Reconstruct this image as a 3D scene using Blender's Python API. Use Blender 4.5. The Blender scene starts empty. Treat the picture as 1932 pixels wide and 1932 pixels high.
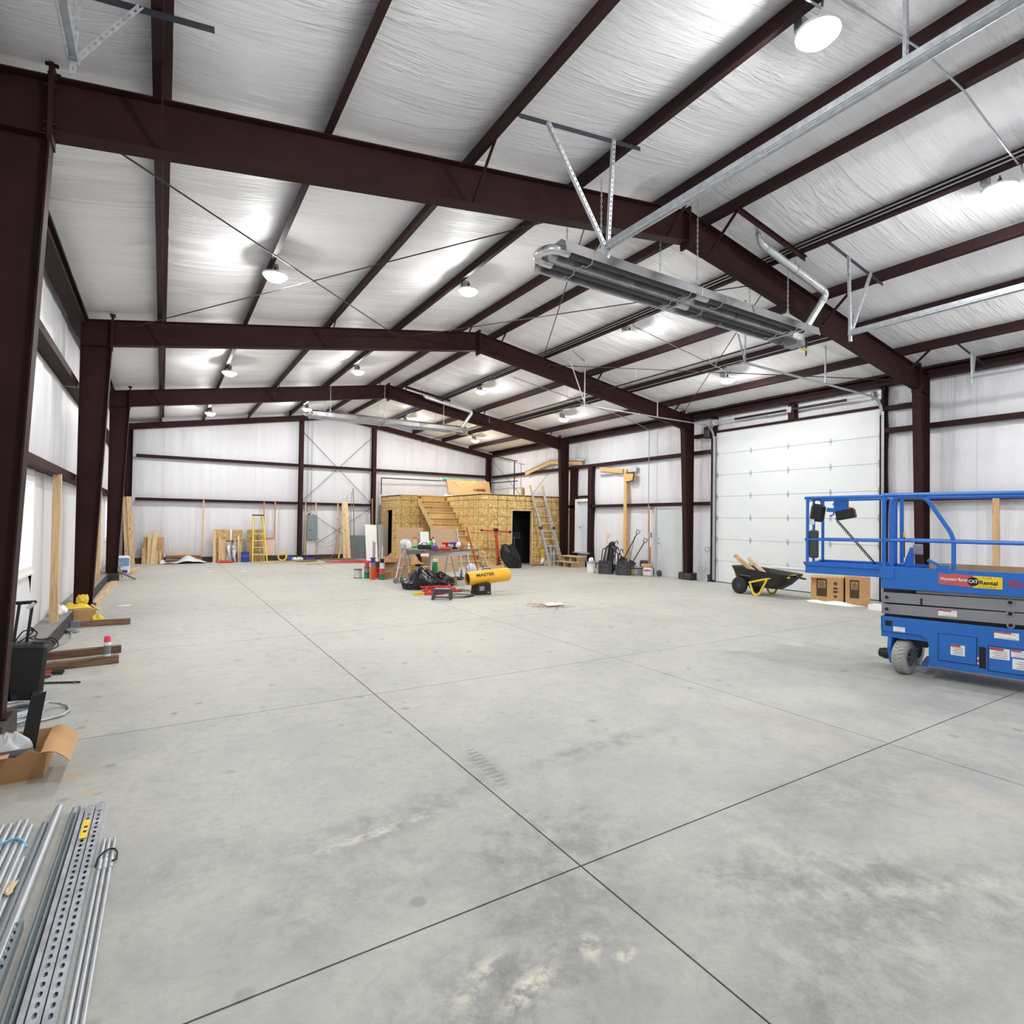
import bpy, bmesh, math, random
from mathutils import Vector, Matrix, Euler
random.seed(7)
SC = bpy.context.scene
COL = SC.collection
PI = math.pi
R = math.radians

# ---------------------------------------------------------------- camera, world, exposure
YAW, PITCH, ROLL = 0.557057646, 0.0166847935, 0.0140703697
cam_data = bpy.data.cameras.new('camera')
cam_data.sensor_width = 36.0
cam_data.lens = 36.0 * 1060.718 / 1932.0
cam_data.clip_start = 0.05
cam_data.clip_end = 300
cam = bpy.data.objects.new('camera', cam_data)
COL.objects.link(cam)
_f = Vector((math.sin(YAW)*math.cos(PITCH), math.cos(YAW)*math.cos(PITCH), math.sin(PITCH)))
_r0 = Vector((math.cos(YAW), -math.sin(YAW), 0)); _u0 = _r0.cross(_f)
_r = _r0*math.cos(ROLL) + _u0*math.sin(ROLL); _u = _u0*math.cos(ROLL) - _r0*math.sin(ROLL)
cam.matrix_world = Matrix(((_r.x, _u.x, -_f.x, 0), (_r.y, _u.y, -_f.y, 0), (_r.z, _u.z, -_f.z, 1.66), (0, 0, 0, 1)))
SC.camera = cam

world = bpy.data.worlds.new('world'); SC.world = world
world.use_nodes = True
world.node_tree.nodes['Background'].inputs[0].default_value = (0.80, 0.88, 1.0, 1)
world.node_tree.nodes['Background'].inputs[1].default_value = 5.0

SC.view_settings.view_transform = 'Standard'
SC.view_settings.look = 'None'
SC.view_settings.gamma = 1.0
SC.view_settings.use_curve_mapping = False
SC.view_settings.exposure = 0.06
LAMP_GLOW = 425.0        # radiance of the lamp diffusers (all artificial light comes from them)
LAMP_RIM = 0.165

# ---------------------------------------------------------------- helpers: meshes
WM = {}                   # object -> world matrix (all parts keep identity local transforms)
def wmat(o):
    return WM.get(o.name, Matrix.Identity(4))

class B:
    """collects shapes in world (or thing-local) space and links them as ONE mesh"""
    def __init__(s): s.v = []; s.f = []
    def add(s, vs, fs):
        n = len(s.v); s.v += [tuple(v) for v in vs]; s.f += [tuple(i+n for i in f) for f in fs]; return s
    def box(s, c, d, rot=None):
        x, y, z = d[0]/2, d[1]/2, d[2]/2
        vs = [Vector((a*x, b*y, e*z)) for a in (-1, 1) for b in (-1, 1) for e in (-1, 1)]
        if rot is not None:
            m = rot if isinstance(rot, Matrix) else Euler(rot).to_matrix()
            vs = [m @ v for v in vs]
        c = Vector(c)
        return s.add([v+c for v in vs], [(0,1,3,2),(4,6,7,5),(0,4,5,1),(2,3,7,6),(0,2,6,4),(1,5,7,3)])
    def mm(s, a, b):
        return s.box([(a[i]+b[i])/2 for i in range(3)], [abs(b[i]-a[i]) for i in range(3)])
    def bar(s, p, q, w, h, up=(0, 0, 1)):
        """rectangular bar from p to q, w sideways, h along up"""
        p, q = Vector(p), Vector(q); d = (q-p); L = d.length; d.normalize()
        u = Vector(up); sd = d.cross(u)
        if sd.length < 1e-4: sd = d.cross(Vector((1, 0, 0)))
        sd.normalize(); u = sd.cross(d)
        m = Matrix((sd, d, u)).transposed()
        return s.box((p+q)/2, (w, L, h), m)
    def cyl(s, p, q, r, n=10, r2=None, caps=True):
        p, q = Vector(p), Vector(q); d = (q-p).normalized()
        a = d.orthogonal().normalized(); b = d.cross(a); r2 = r if r2 is None else r2
        vs = []
        for c, rr in ((p, r), (q, r2)):
            for i in range(n):
                t = 2*PI*i/n; vs.append(c + a*rr*math.cos(t) + b*rr*math.sin(t))
        fs = [(i, (i+1) % n, n+(i+1) % n, n+i) for i in range(n)]
        if caps: fs += [tuple(range(n-1, -1, -1)), tuple(range(n, 2*n))]
        return s.add(vs, fs)
    def tube(s, pts, r, n=8, closed=False, caps=True):
        pts = [Vector(p) for p in pts]; m = len(pts); rings = []; a = None
        for i, p in enumerate(pts):
            if closed: t = pts[(i+1) % m] - pts[i-1]
            else: t = pts[min(i+1, m-1)] - pts[max(i-1, 0)]
            if t.length < 1e-9: t = Vector((0, 0, 1))
            t.normalize()
            if a is None: a = t.orthogonal().normalized()
            else:
                a = a - t*a.dot(t)
                a = a.normalized() if a.length > 1e-6 else t.orthogonal().normalized()
            b = t.cross(a)
            rr = r[i] if isinstance(r, (list, tuple)) else r
            rings.append([p + (a*math.cos(2*PI*k/n) + b*math.sin(2*PI*k/n))*rr for k in range(n)])
        vs = [v for g in rings for v in g]; fs = []
        for i in range(m if closed else m-1):
            j = (i+1) % m
            for k in range(n):
                fs.append((i*n+k, i*n+(k+1) % n, j*n+(k+1) % n, j*n+k))
        if not closed and caps:
            fs += [tuple(range(n-1, -1, -1)), tuple((m-1)*n+k for k in range(n))]
        return s.add(vs, fs)
    def lathe(s, prof, c=(0, 0, 0), n=16, axis=(0, 0, 1), arc=2*PI):
        ax = Vector(axis).normalized(); a = ax.orthogonal().normalized(); b = ax.cross(a); c = Vector(c)
        vs = []; fs = []; m = len(prof)
        for i in range(n):
            t = arc*i/n
            for (r, h) in prof: vs.append(c + (a*math.cos(t)+b*math.sin(t))*r + ax*h)
        for i in range(n):
            j = (i+1) % n
            for k in range(m-1):
                fs.append((i*m+k, j*m+k, j*m+k+1, i*m+k+1))
        return s.add(vs, fs)
    def prism(s, poly, a, b, to3):
        """2-D polygon extruded from a to b; to3(u, v, w) -> point"""
        n = len(poly)
        vs = [to3(u, v, a) for u, v in poly] + [to3(u, v, b) for u, v in poly]
        fs = [(i, (i+1) % n, n+(i+1) % n, n+i) for i in range(n)] + [tuple(range(n-1, -1, -1)), tuple(range(n, 2*n))]
        return s.add(vs, fs)
    def profile(s, pts, t0, t1, to3, th):
        """thin open profile (sheet of thickness th) swept from t0 to t1"""
        n = len(pts); off = []
        for i in range(n):
            a = Vector(pts[max(i-1, 0)]); b = Vector(pts[min(i+1, n-1)]); d = (b-a).normalized()
            off.append((pts[i][0]-d.y*th, pts[i][1]+d.x*th))
        poly = list(pts) + off[::-1]
        vs = []; N = len(poly)
        for t in (t0, t1): vs += [to3(u, v, t) for u, v in poly]
        fs = [(i, (i+1) % N, N+(i+1) % N, N+i) for i in range(N)]
        for i in range(n-1):
            q = (i, i+1, N-2-i, N-1-i); fs.append(q[::-1]); fs.append(tuple(k+N for k in q))
        return s.add(vs, fs)
    def grid(s, nu, nv, fn):
        vs = [fn(i/nu, j/nv) for i in range(nu+1) for j in range(nv+1)]
        fs = [(i*(nv+1)+j, (i+1)*(nv+1)+j, (i+1)*(nv+1)+j+1, i*(nv+1)+j+1) for i in range(nu) for j in range(nv)]
        return s.add(vs, fs)
    def sphere(s, c, r, nu=12, nv=8, sc=(1, 1, 1), fn=None):
        c = Vector(c); vs = []; fs = []
        for j in range(1, nv):
            ph = PI*j/nv
            for i in range(nu):
                th = 2*PI*i/nu
                d = Vector((math.sin(ph)*math.cos(th), math.sin(ph)*math.sin(th), math.cos(ph)))
                k = fn(d) if fn else 1.0
                vs.append(c + Vector((d.x*sc[0], d.y*sc[1], d.z*sc[2]))*r*k)
        for j in range(nv-2):
            for i in range(nu):
                fs.append((j*nu+i, (j+1)*nu+i, (j+1)*nu+(i+1) % nu, j*nu+(i+1) % nu))
        k1 = fn(Vector((0, 0, 1))) if fn else 1; k2 = fn(Vector((0, 0, -1))) if fn else 1
        vs += [c+Vector((0, 0, r*sc[2]*k1)), c-Vector((0, 0, r*sc[2]*k2))]
        t = len(vs)-2
        fs += [(t, i, (i+1) % nu) for i in range(nu)] + [(t+1, (nv-2)*nu+(i+1) % nu, (nv-2)*nu+i) for i in range(nu)]
        return s.add(vs, fs)
    def xf(s, m):
        s.v = [tuple(m @ Vector(v)) for v in s.v]; return s
    def build(s, name, mat, parent=None, world=False, smooth=False, bevel=0, **props):
        me = bpy.data.meshes.new(name)
        vs = s.v
        if parent is not None and world:
            mi = wmat(parent).inverted(); vs = [tuple(mi @ Vector(v)) for v in vs]
        me.from_pydata(vs, [], s.f); me.update()
        bm = bmesh.new(); bm.from_mesh(me)
        bmesh.ops.recalc_face_normals(bm, faces=bm.faces)
        if bevel:
            ed = [e for e in bm.edges if len(e.link_faces) == 2 and e.calc_face_angle(0) > 0.6]
            bmesh.ops.bevel(bm, geom=ed, offset=bevel, segments=1, affect='EDGES', clamp_overlap=True)
        if smooth:
            for f in bm.faces: f.smooth = True
        bm.to_mesh(me); bm.free()
        if smooth:
            try: me.set_sharp_from_angle(angle=R(38))
            except Exception: pass
        for m in (mat if isinstance(mat, (list, tuple)) else [mat]): me.materials.append(m)
        o = bpy.data.objects.new(name, me); COL.objects.link(o)
        if parent is not None:
            o.parent = parent; WM[o.name] = wmat(parent)
        for k, val in props.items(): o[k] = val
        return o

def thing(name, label, cat, loc=(0, 0, 0), rotz=0.0, group=None, rot=None):
    o = bpy.data.objects.new(name, None); COL.objects.link(o)
    o.empty_display_size = 0.1
    o.location = loc
    o.rotation_euler = rot if rot is not None else (0, 0, rotz)
    WM[o.name] = Matrix.Translation(Vector(loc)) @ o.rotation_euler.to_matrix().to_4x4()
    o['label'] = label; o['category'] = cat
    if group: o['group'] = group
    return o

def solo(bld, name, label, cat, mat, loc=None, rotz=0.0, group=None, rot=None, smooth=False, bevel=0):
    """a thing that is one mesh; shapes given in world space, or local when loc is given"""
    if loc is None:
        xs = [v[0] for v in bld.v]; ys = [v[1] for v in bld.v]; zs = [v[2] for v in bld.v]
        loc = ((min(xs)+max(xs))/2, (min(ys)+max(ys))/2, min(zs))
        bld.v = [(v[0]-loc[0], v[1]-loc[1], v[2]-loc[2]) for v in bld.v]
    o = bld.build(name, mat, smooth=smooth, bevel=bevel)
    o.location = loc; o.rotation_euler = rot if rot is not None else (0, 0, rotz)
    WM[o.name] = Matrix.Translation(Vector(loc)) @ o.rotation_euler.to_matrix().to_4x4()
    o['label'] = label; o['category'] = cat
    if group: o['group'] = group
    return o

def struct(bld, name, mat, label=None, smooth=False, parent=None):
    o = bld.build(name, mat, parent=parent, smooth=smooth)
    if parent is None:
        o['kind'] = 'structure'
        if label: o['label'] = label
    return o

def sstruct_empty(name, label):
    o = bpy.data.objects.new(name, None); COL.objects.link(o); o['kind'] = 'structure'; o['label'] = label
    return o

KIDS = {}
def copy_tree(root, loc, rotz=None, label=None, rot=None):
    def cp(o, parent):
        c = o.copy(); COL.objects.link(c); c.parent = parent
        for k in [x for x in bpy.data.objects if x.parent == o]: cp(k, c)
        return c
    c = cp(root, None); c.location = loc
    if rotz is not None: c.rotation_euler = (0, 0, rotz)
    if rot is not None: c.rotation_euler = rot
    if label: c['label'] = label
    WM[c.name] = Matrix.Translation(Vector(loc)) @ c.rotation_euler.to_matrix().to_4x4()
    return c

def textmesh(txt, size, mat, name, parent, m, depth=0.0015, align='CENTER', sx=1.0, bold=0.0):
    """flat lettering, placed by matrix m (text in the local XY plane) in the parent's space"""
    cu = bpy.data.curves.new('txt', 'FONT'); cu.body = txt; cu.size = size; cu.align_x = align; cu.align_y = 'CENTER'
    cu.extrude = depth/2; cu.offset = bold; cu.resolution_u = 3
    to = bpy.data.objects.new('txt', cu); COL.objects.link(to)
    dg = bpy.context.evaluated_depsgraph_get(); dg.update()
    me = bpy.data.meshes.new_from_object(to.evaluated_get(dg))
    bpy.data.objects.remove(to)
    me.transform(m @ Matrix.Diagonal((sx, 1, 1, 1)))
    me.materials.clear(); me.materials.append(mat); me.name = name
    o = bpy.data.objects.new(name, me); COL.objects.link(o); o.parent = parent
    return o

def arc(c, r, a0, a1, n, plane='xz'):
    out = []
    for i in range(n+1):
        t = a0+(a1-a0)*i/n; u, v = r*math.cos(t), r*math.sin(t)
        out.append({'xz': (c[0]+u, c[1], c[2]+v), 'yz': (c[0], c[1]+u, c[2]+v), 'xy': (c[0]+u, c[1]+v, c[2])}[plane])
    return out

def fillet(pts, rad, n=5):
    """round the corners of a polyline"""
    pts = [Vector(p) for p in pts]; out = [pts[0]]
    for i in range(1, len(pts)-1):
        a, b, c = pts[i-1], pts[i], pts[i+1]
        d1 = (a-b); d2 = (c-b); r = min(rad, d1.length*.49, d2.length*.49)
        p, q = b+d1.normalized()*r, b+d2.normalized()*r
        for k in range(n+1):
            t = k/n; out.append(p*(1-t)**2 + b*2*t*(1-t) + q*t*t)
    out.append(pts[-1]); return out
# ---------------------------------------------------------------- materials
def srgb(r, g, b):
    f = lambda c: (c/12.92 if c <= 0.04045 else ((c+0.055)/1.055)**2.4)
    return (f(r/255), f(g/255), f(b/255), 1)

def newmat(name):
    m = bpy.data.materials.new(name); m.use_nodes = True
    nt = m.node_tree; b = nt.nodes['Principled BSDF']
    return m, nt, b
def N(nt, typ, **kw):
    n = nt.nodes.new(typ)
    for k, v in kw.items():
        if k.startswith('i_'):
            key = k[2:]; key = int(key) if key.isdigit() else key.replace('_', ' ')
            n.inputs[key].default_value = v
        else: setattr(n, k, v)
    return n
def L(nt, a, b): nt.links.new(a, b)
def coords(nt, scale=(1, 1, 1), rot=(0, 0, 0), kind='Object', geo=False):
    mp = N(nt, 'ShaderNodeMapping'); mp.inputs['Scale'].default_value = scale; mp.inputs['Rotation'].default_value = rot
    if geo:
        g = N(nt, 'ShaderNodeNewGeometry'); L(nt, g.outputs['Position'], mp.inputs[0])
    else:
        tc = N(nt, 'ShaderNodeTexCoord'); L(nt, tc.outputs[kind], mp.inputs[0])
    return mp.outputs[0]
def noise(nt, vec, scale, detail=4, rough=.5, dist=0):
    n = N(nt, 'ShaderNodeTexNoise'); n.inputs['Scale'].default_value = scale; n.inputs['Detail'].default_value = detail
    n.inputs['Roughness'].default_value = rough; n.inputs['Distortion'].default_value = dist
    if vec is not None: L(nt, vec, n.inputs['Vector'])
    return n.outputs['Fac']
def ramp(nt, fac, stops):
    r = N(nt, 'ShaderNodeValToRGB'); e = r.color_ramp.elements
    while len(e) < len(stops): e.new(0.5)
    for i, (p, c) in enumerate(stops):
        e[i].position = p; e[i].color = c if isinstance(c, tuple) else (c, c, c, 1)
    L(nt, fac, r.inputs[0]); return r.outputs[0]
def mix(nt, fac, a, b, mode='MIX'):
    m = N(nt, 'ShaderNodeMix', data_type='RGBA', blend_type=mode)
    for sock, val in ((m.inputs[0], fac), (m.inputs[6], a), (m.inputs[7], b)):
        if hasattr(val, 'links') or isinstance(val, bpy.types.NodeSocket): L(nt, val, sock)
        else: sock.default_value = val
    return m.outputs[2]
def bump(nt, b, h, strength, dist=.02):
    n = N(nt, 'ShaderNodeBump'); n.inputs['Strength'].default_value = strength; n.inputs['Distance'].default_value = dist
    L(nt, h, n.inputs['Height']); L(nt, n.outputs[0], b.inputs['Normal'])

def P(name, rgb, rough=.5, metal=0, var=.12, scale=6, bmp=0, bscale=40, stretch=(1, 1, 1), spec=.5, coat=0):
    """plain painted / plastic / metal finish with a little unevenness"""
    m, nt, b = newmat(name); c = srgb(*rgb)
    b.inputs['Roughness'].default_value = rough; b.inputs['Metallic'].default_value = metal
    b.inputs['Specular IOR Level'].default_value = spec
    if coat: b.inputs['Coat Weight'].default_value = coat
    v = coords(nt, stretch)
    if var:
        f = noise(nt, v, scale, 5, .6)
        d = tuple(x*(1-var*1.6) for x in c[:3])+(1,); l = tuple(min(1, x*(1+var)) for x in c[:3])+(1,)
        L(nt, ramp(nt, f, [(.3, d), (.7, l)]), b.inputs['Base Color'])
        rr = ramp(nt, f, [(.2, max(.03, rough-.08)), (.8, min(1, rough+.1))]); L(nt, rr, b.inputs['Roughness'])
    else: b.inputs['Base Color'].default_value = c
    if bmp: bump(nt, b, noise(nt, v, bscale, 4, .6), bmp, .01)
    return m

def wood_mat(name, light, dark, axis=2, scale=1.0, knots=True):
    m, nt, b = newmat(name)
    st = [14, 14, 14]; st[axis] = .9
    v = coords(nt, tuple(s*scale for s in st))
    oi = N(nt, 'ShaderNodeObjectInfo'); add = N(nt, 'ShaderNodeVectorMath', operation='ADD')
    L(nt, v, add.inputs[0])
    sc = N(nt, 'ShaderNodeVectorMath', operation='SCALE'); L(nt, oi.outputs['Random'], sc.inputs['Scale']); sc.inputs[0].default_value = (37, 21, 53)
    L(nt, sc.outputs[0], add.inputs[1]); vv = add.outputs[0]
    f = noise(nt, vv, 2.2, 5, .55, .8)
    c = ramp(nt, f, [(.3, srgb(*dark)), (.55, srgb(*light)), (.8, srgb(*[min(255, x*1.06) for x in light]))])
    if knots:
        st2 = [7, 7, 7]; st2[axis] = 3.0
        vo = N(nt, 'ShaderNodeTexVoronoi'); vo.inputs['Scale'].default_value = .8
        ad2 = N(nt, 'ShaderNodeVectorMath', operation='ADD'); L(nt, coords(nt, tuple(st2)), ad2.inputs[0]); L(nt, sc.outputs[0], ad2.inputs[1])
        L(nt, ad2.outputs[0], vo.inputs['Vector'])
        k = ramp(nt, vo.outputs['Distance'], [(.06, 1.0), (.13, 0.0)])
        c = mix(nt, k, c, srgb(*[x*.55 for x in dark]))
    tone = ramp(nt, oi.outputs['Random'], [(0, srgb(222, 214, 205)), (1, srgb(255, 255, 255))])
    c = mix(nt, 1.0, c, tone, 'MULTIPLY')
    L(nt, c, b.inputs['Base Color']); b.inputs['Roughness'].default_value = .7
    bump(nt, b, f, .15, .004)
    return m

def concrete_floor():
    m, nt, b = newmat('concrete_slab')
    g = coords(nt, geo=True)
    def mul(a, c):
        n = N(nt, 'ShaderNodeMath', operation='MULTIPLY')
        for i, v in enumerate((a, c)):
            if isinstance(v, (int, float)): n.inputs[i].default_value = v
            else: L(nt, v, n.inputs[i])
        return n.outputs[0]
    def patch(cx, cy, rx, ry, ang, soft=.6):
        """elliptical place on the slab: 1 inside, 0 outside"""
        mp = N(nt, 'ShaderNodeMapping'); mp.vector_type = 'TEXTURE'
        mp.inputs['Location'].default_value = (cx, cy, 0); mp.inputs['Rotation'].default_value = (0, 0, ang); mp.inputs['Scale'].default_value = (rx, ry, 1e4)
        gg = N(nt, 'ShaderNodeNewGeometry'); L(nt, gg.outputs['Position'], mp.inputs[0])
        ln = N(nt, 'ShaderNodeVectorMath', operation='LENGTH'); L(nt, mp.outputs[0], ln.inputs[0])
        return ramp(nt, ln.outputs['Value'], [(1-soft, 1.0), (1.0, 0.0)])
    big = noise(nt, g, .45, 7, .6, .3); med = noise(nt, g, 1.7, 9, .68, .25)
    fine = noise(nt, g, 26, 4, .7); grit = noise(nt, g, 300, 2, .5)
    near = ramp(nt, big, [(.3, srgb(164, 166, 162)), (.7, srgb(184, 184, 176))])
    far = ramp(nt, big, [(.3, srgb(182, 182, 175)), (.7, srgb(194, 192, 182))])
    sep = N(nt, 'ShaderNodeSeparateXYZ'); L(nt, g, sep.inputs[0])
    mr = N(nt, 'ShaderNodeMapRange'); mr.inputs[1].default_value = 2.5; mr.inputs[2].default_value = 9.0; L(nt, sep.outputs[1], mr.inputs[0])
    c = mix(nt, mr.outputs[0], near, far)            # paler towards the back: drifted dust, plus grazing-angle sheen painted into the colour
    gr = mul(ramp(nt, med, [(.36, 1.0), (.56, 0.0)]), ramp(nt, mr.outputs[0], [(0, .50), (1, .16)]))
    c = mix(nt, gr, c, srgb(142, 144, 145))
    c = mix(nt, mul(ramp(nt, noise(nt, g, 6.5, 8, .75, .6), [(.34, .75), (.52, 0.0)]), ramp(nt, big, [(.4, .9), (.62, .3)])), c, srgb(150, 151, 150))
    # trodden-in mud smears and damp places
    tex = ramp(nt, noise(nt, coords(nt, (1, 1, 1), (0, 0, .6), geo=True), 4.2, 10, .8, .25), [(.36, 1.0), (.58, 0.0)])
    for (cx, cy, rx, ry, an, st) in ((1.12, 3.0, .85, .20, .16, .85), (2.75, 3.2, .95, .16, .06, .75), (1.85, 3.30, .34, .20, 1.3, .7), (1.72, 2.35, .75, .60, .3, .75), (.75, 2.55, .75, .42, .1, .5),
                                     (1.15, 1.75, .8, .40, .2, .8), (2.55, 1.55, .9, .45, -.3, .75), (3.2, 1.0, 1.1, .45, -.4, .7), (2.2, 1.1, .7, .35, -.2, .7), (3.6, 1.9, 1.3, .40, -.2, .55), (4.6, 2.0, .9, .35, -.4, .45), (.2, 3.1, .6, .3, .2, .45)):
        c = mix(nt, mul(mul(patch(cx, cy, rx, ry, an), tex), st), c, srgb(112, 113, 113))
    for (cx, cy, rx, ry, an, st) in ((1.15, 1.68, .16, .06, .3, .9), (1.46, 1.72, .09, .05, .9, .8), (1.55, 1.62, .07, .04, .2, .8), (1.0, 1.80, .2, .05, .5, .6), (2.9, 1.25, .9, .07, -.45, .22), (1.0, 2.92, .5, .05, .1, .5)):
        c = mix(nt, mul(patch(cx, cy, rx, ry, an), ramp(nt, noise(nt, g, 13, 5, .7), [(.40, 0.0), (.56, st)])), c, srgb(220, 214, 198))
    # a tyre print
    wv = N(nt, 'ShaderNodeTexWave'); wv.inputs['Scale'].default_value = 5.5; wv.inputs['Distortion'].default_value = 2.5; wv.bands_direction = 'Y'; L(nt, g, wv.inputs['Vector'])
    c = mix(nt, mul(patch(1.90, 3.34, .40, .06, 1.45, .3), ramp(nt, wv.outputs['Fac'], [(.45, .0), (.6, .6)])), c, srgb(112, 113, 112))
    # round drip spots
    vo = N(nt, 'ShaderNodeTexVoronoi'); vo.inputs['Scale'].default_value = 2.7; L(nt, g, vo.inputs['Vector'])
    keep = ramp(nt, noise(nt, g, 1.1, 2), [(.40, 0.0), (.46, 1.0)])
    c = mix(nt, mul(ramp(nt, vo.outputs['Distance'], [(.075, .5), (.12, 0.0)]), keep), c, srgb(112, 113, 112))
    # tan dust and rust streaks
    td = ramp(nt, noise(nt, coords(nt, (1, .5, 1), (0, 0, .9), geo=True), .8, 6, .6, .4), [(.58, 0.0), (.76, .34)])
    c = mix(nt, td, c, srgb(206, 190, 160))
    for (cx, cy, rx, ry, an, st) in ((4.45, 2.95, .62, .07, 1.75, .65), (4.75, 2.55, .4, .05, 1.9, .5), (-.42, 4.50, .30, .10, .8, .9), (-.3, 4.25, .2, .06, .6, .7), (7.3, 7.3, 1.3, .16, 2.0, .5), (9.2, 7.0, .9, .16, .4, .45), (7.8, 2.2, .9, .12, .3, .4)):
        c = mix(nt, mul(patch(cx, cy, rx, ry, an, .8), ramp(nt, noise(nt, g, 5, 5, .7), [(.4, 0.0), (.65, st)])), c, srgb(190, 156, 116))
    c = mix(nt, ramp(nt, fine, [(.36, .22), (.56, 0.0)]), c, srgb(136, 137, 136))
    c = mix(nt, ramp(nt, grit, [(.64, 0.0), (.74, .30)]), c, srgb(238, 233, 218))
    c = mix(nt, ramp(nt, grit, [(.28, .26), (.38, 0.0)]), c, srgb(96, 96, 95))
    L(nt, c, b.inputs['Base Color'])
    L(nt, ramp(nt, med, [(.3, .45), (.7, .62)]), b.inputs['Roughness'])
    b.inputs['Specular IOR Level'].default_value = .35
    bump(nt, b, mix(nt, .4, fine, med), .08, .01)
    return m

def vinyl_mat(name, stretch, seam_axis, seam, str_=.5, rgb=(238, 238, 242), rough=.5, seamk=.55):
    """white vinyl-faced blanket: stretched wrinkles and taped seams"""
    m, nt, b = newmat(name)
    g = coords(nt, stretch, geo=True)
    w1 = noise(nt, g, 1.0, 6, .62, .5); w2 = noise(nt, g, 4.5, 3, .6, .3)
    big = noise(nt, coords(nt, geo=True), .45, 3)
    mk = ramp(nt, big, [(.42, .12), (.66, 1.0)])
    ridge = ramp(nt, w1, [(.44, 0.0), (.50, 1.0), (.56, 0.0)])
    mm_ = N(nt, 'ShaderNodeMath', operation='MULTIPLY'); L(nt, ridge, mm_.inputs[0]); L(nt, mk, mm_.inputs[1])
    hsum = N(nt, 'ShaderNodeMath', operation='MULTIPLY_ADD'); L(nt, mm_.outputs[0], hsum.inputs[0]); hsum.inputs[1].default_value = .55
    L(nt, mix(nt, .35, w1, w2), hsum.inputs[2])
    c = ramp(nt, w1, [(.25, srgb(*[x*.965 for x in rgb])), (.7, srgb(*rgb))])
    sep = N(nt, 'ShaderNodeSeparateXYZ'); L(nt, coords(nt, geo=True), sep.inputs[0])
    dv = N(nt, 'ShaderNodeMath', operation='DIVIDE'); L(nt, sep.outputs[seam_axis], dv.inputs[0]); dv.inputs[1].default_value = seam
    fr = N(nt, 'ShaderNodeMath', operation='FRACT'); L(nt, dv.outputs[0], fr.inputs[0])
    sm = ramp(nt, fr.outputs[0], [(0.0, seamk), (.006/seam*1.5, seamk), (.0068/seam*2, 0.0), (1.0, 0.0)])
    c = mix(nt, sm, c, srgb(150, 150, 155))
    L(nt, c, b.inputs['Base Color']); b.inputs['Roughness'].default_value = rough
    b.inputs['Specular IOR Level'].default_value = .45
    bump(nt, b, hsum.outputs[0], str_, .045)
    return m

def osb_mat(name, dim=1.0, lines=True):
    m, nt, b = newmat(name)
    g = coords(nt, geo=True)
    vo = N(nt, 'ShaderNodeTexVoronoi', feature='F1'); vo.inputs['Scale'].default_value = 21
    wp = N(nt, 'ShaderNodeTexNoise'); wp.inputs['Scale'].default_value = 3.5; L(nt, g, wp.inputs['Vector'])
    av = N(nt, 'ShaderNodeVectorMath', operation='MULTIPLY_ADD'); L(nt, wp.outputs['Color'], av.inputs[0]); av.inputs[1].default_value = (.5, .5, .5); L(nt, g, av.inputs[2])
    L(nt, av.outputs[0], vo.inputs['Vector'])
    s = N(nt, 'ShaderNodeSeparateColor'); L(nt, vo.outputs['Color'], s.inputs[0])
    c = ramp(nt, s.outputs[0], [(0.0, srgb(176*dim, 138*dim, 78*dim)), (.2, srgb(204*dim, 166*dim, 98*dim)), (.6, srgb(220*dim, 184*dim, 114*dim)), (.92, srgb(240*dim, 216*dim, 158*dim))])
    f = noise(nt, g, 28, 4, .7); c = mix(nt, ramp(nt, f, [(.35, .22), (.55, 0.0)]), c, srgb(150*dim, 100*dim, 48*dim))
    if lines:      # factory nailing lines, printed
        sep = N(nt, 'ShaderNodeSeparateXYZ'); L(nt, g, sep.inputs[0])
        tot = None
        sm = N(nt, 'ShaderNodeMath', operation='ADD'); L(nt, sep.outputs[0], sm.inputs[0]); L(nt, sep.outputs[1], sm.inputs[1])
        for src, per, wd in ((sm.outputs[0], .406, .017), (sep.outputs[2], .305, .015)):
            d = N(nt, 'ShaderNodeMath', operation='DIVIDE'); L(nt, src, d.inputs[0]); d.inputs[1].default_value = per
            fr = N(nt, 'ShaderNodeMath', operation='FRACT'); L(nt, d.outputs[0], fr.inputs[0])
            k = ramp(nt, fr.outputs[0], [(0, 1.0), (wd/per, 1.0), (wd/per*1.3, 0.0), (1, 0.0)])
            if tot is None: tot = k
            else:
                a = N(nt, 'ShaderNodeMath', operation='MAXIMUM'); L(nt, tot, a.inputs[0]); L(nt, k, a.inputs[1]); tot = a.outputs[0]
        fad = ramp(nt, noise(nt, g, 2.3, 3), [(.36, .4), (.6, .95)])
        mm_ = N(nt, 'ShaderNodeMath', operation='MULTIPLY'); L(nt, tot, mm_.inputs[0]); L(nt, fad, mm_.inputs[1])
        c = mix(nt, mm_.outputs[0], c, srgb(84, 66, 34))
    L(nt, c, b.inputs['Base Color']); b.inputs['Roughness'].default_value = .75
    bump(nt, b, s.outputs[0], .12, .006)
    return m

def emit_mat(name, rgb, strength):
    m, nt, b = newmat(name)
    b.inputs['Base Color'].default_value = (1, 1, 1, 1)
    b.inputs['Emission Color'].default_value = srgb(*rgb); b.inputs['Emission Strength'].default_value = strength
    return m
def glass_mat(name):
    m, nt, b = newmat(name)
    b.inputs['Base Color'].default_value = (.93, .96, 1, 1); b.inputs['Roughness'].default_value = .02
    b.inputs['Transmission Weight'].default_value = 1; b.inputs['IOR'].default_value = 1.02
    return m

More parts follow.
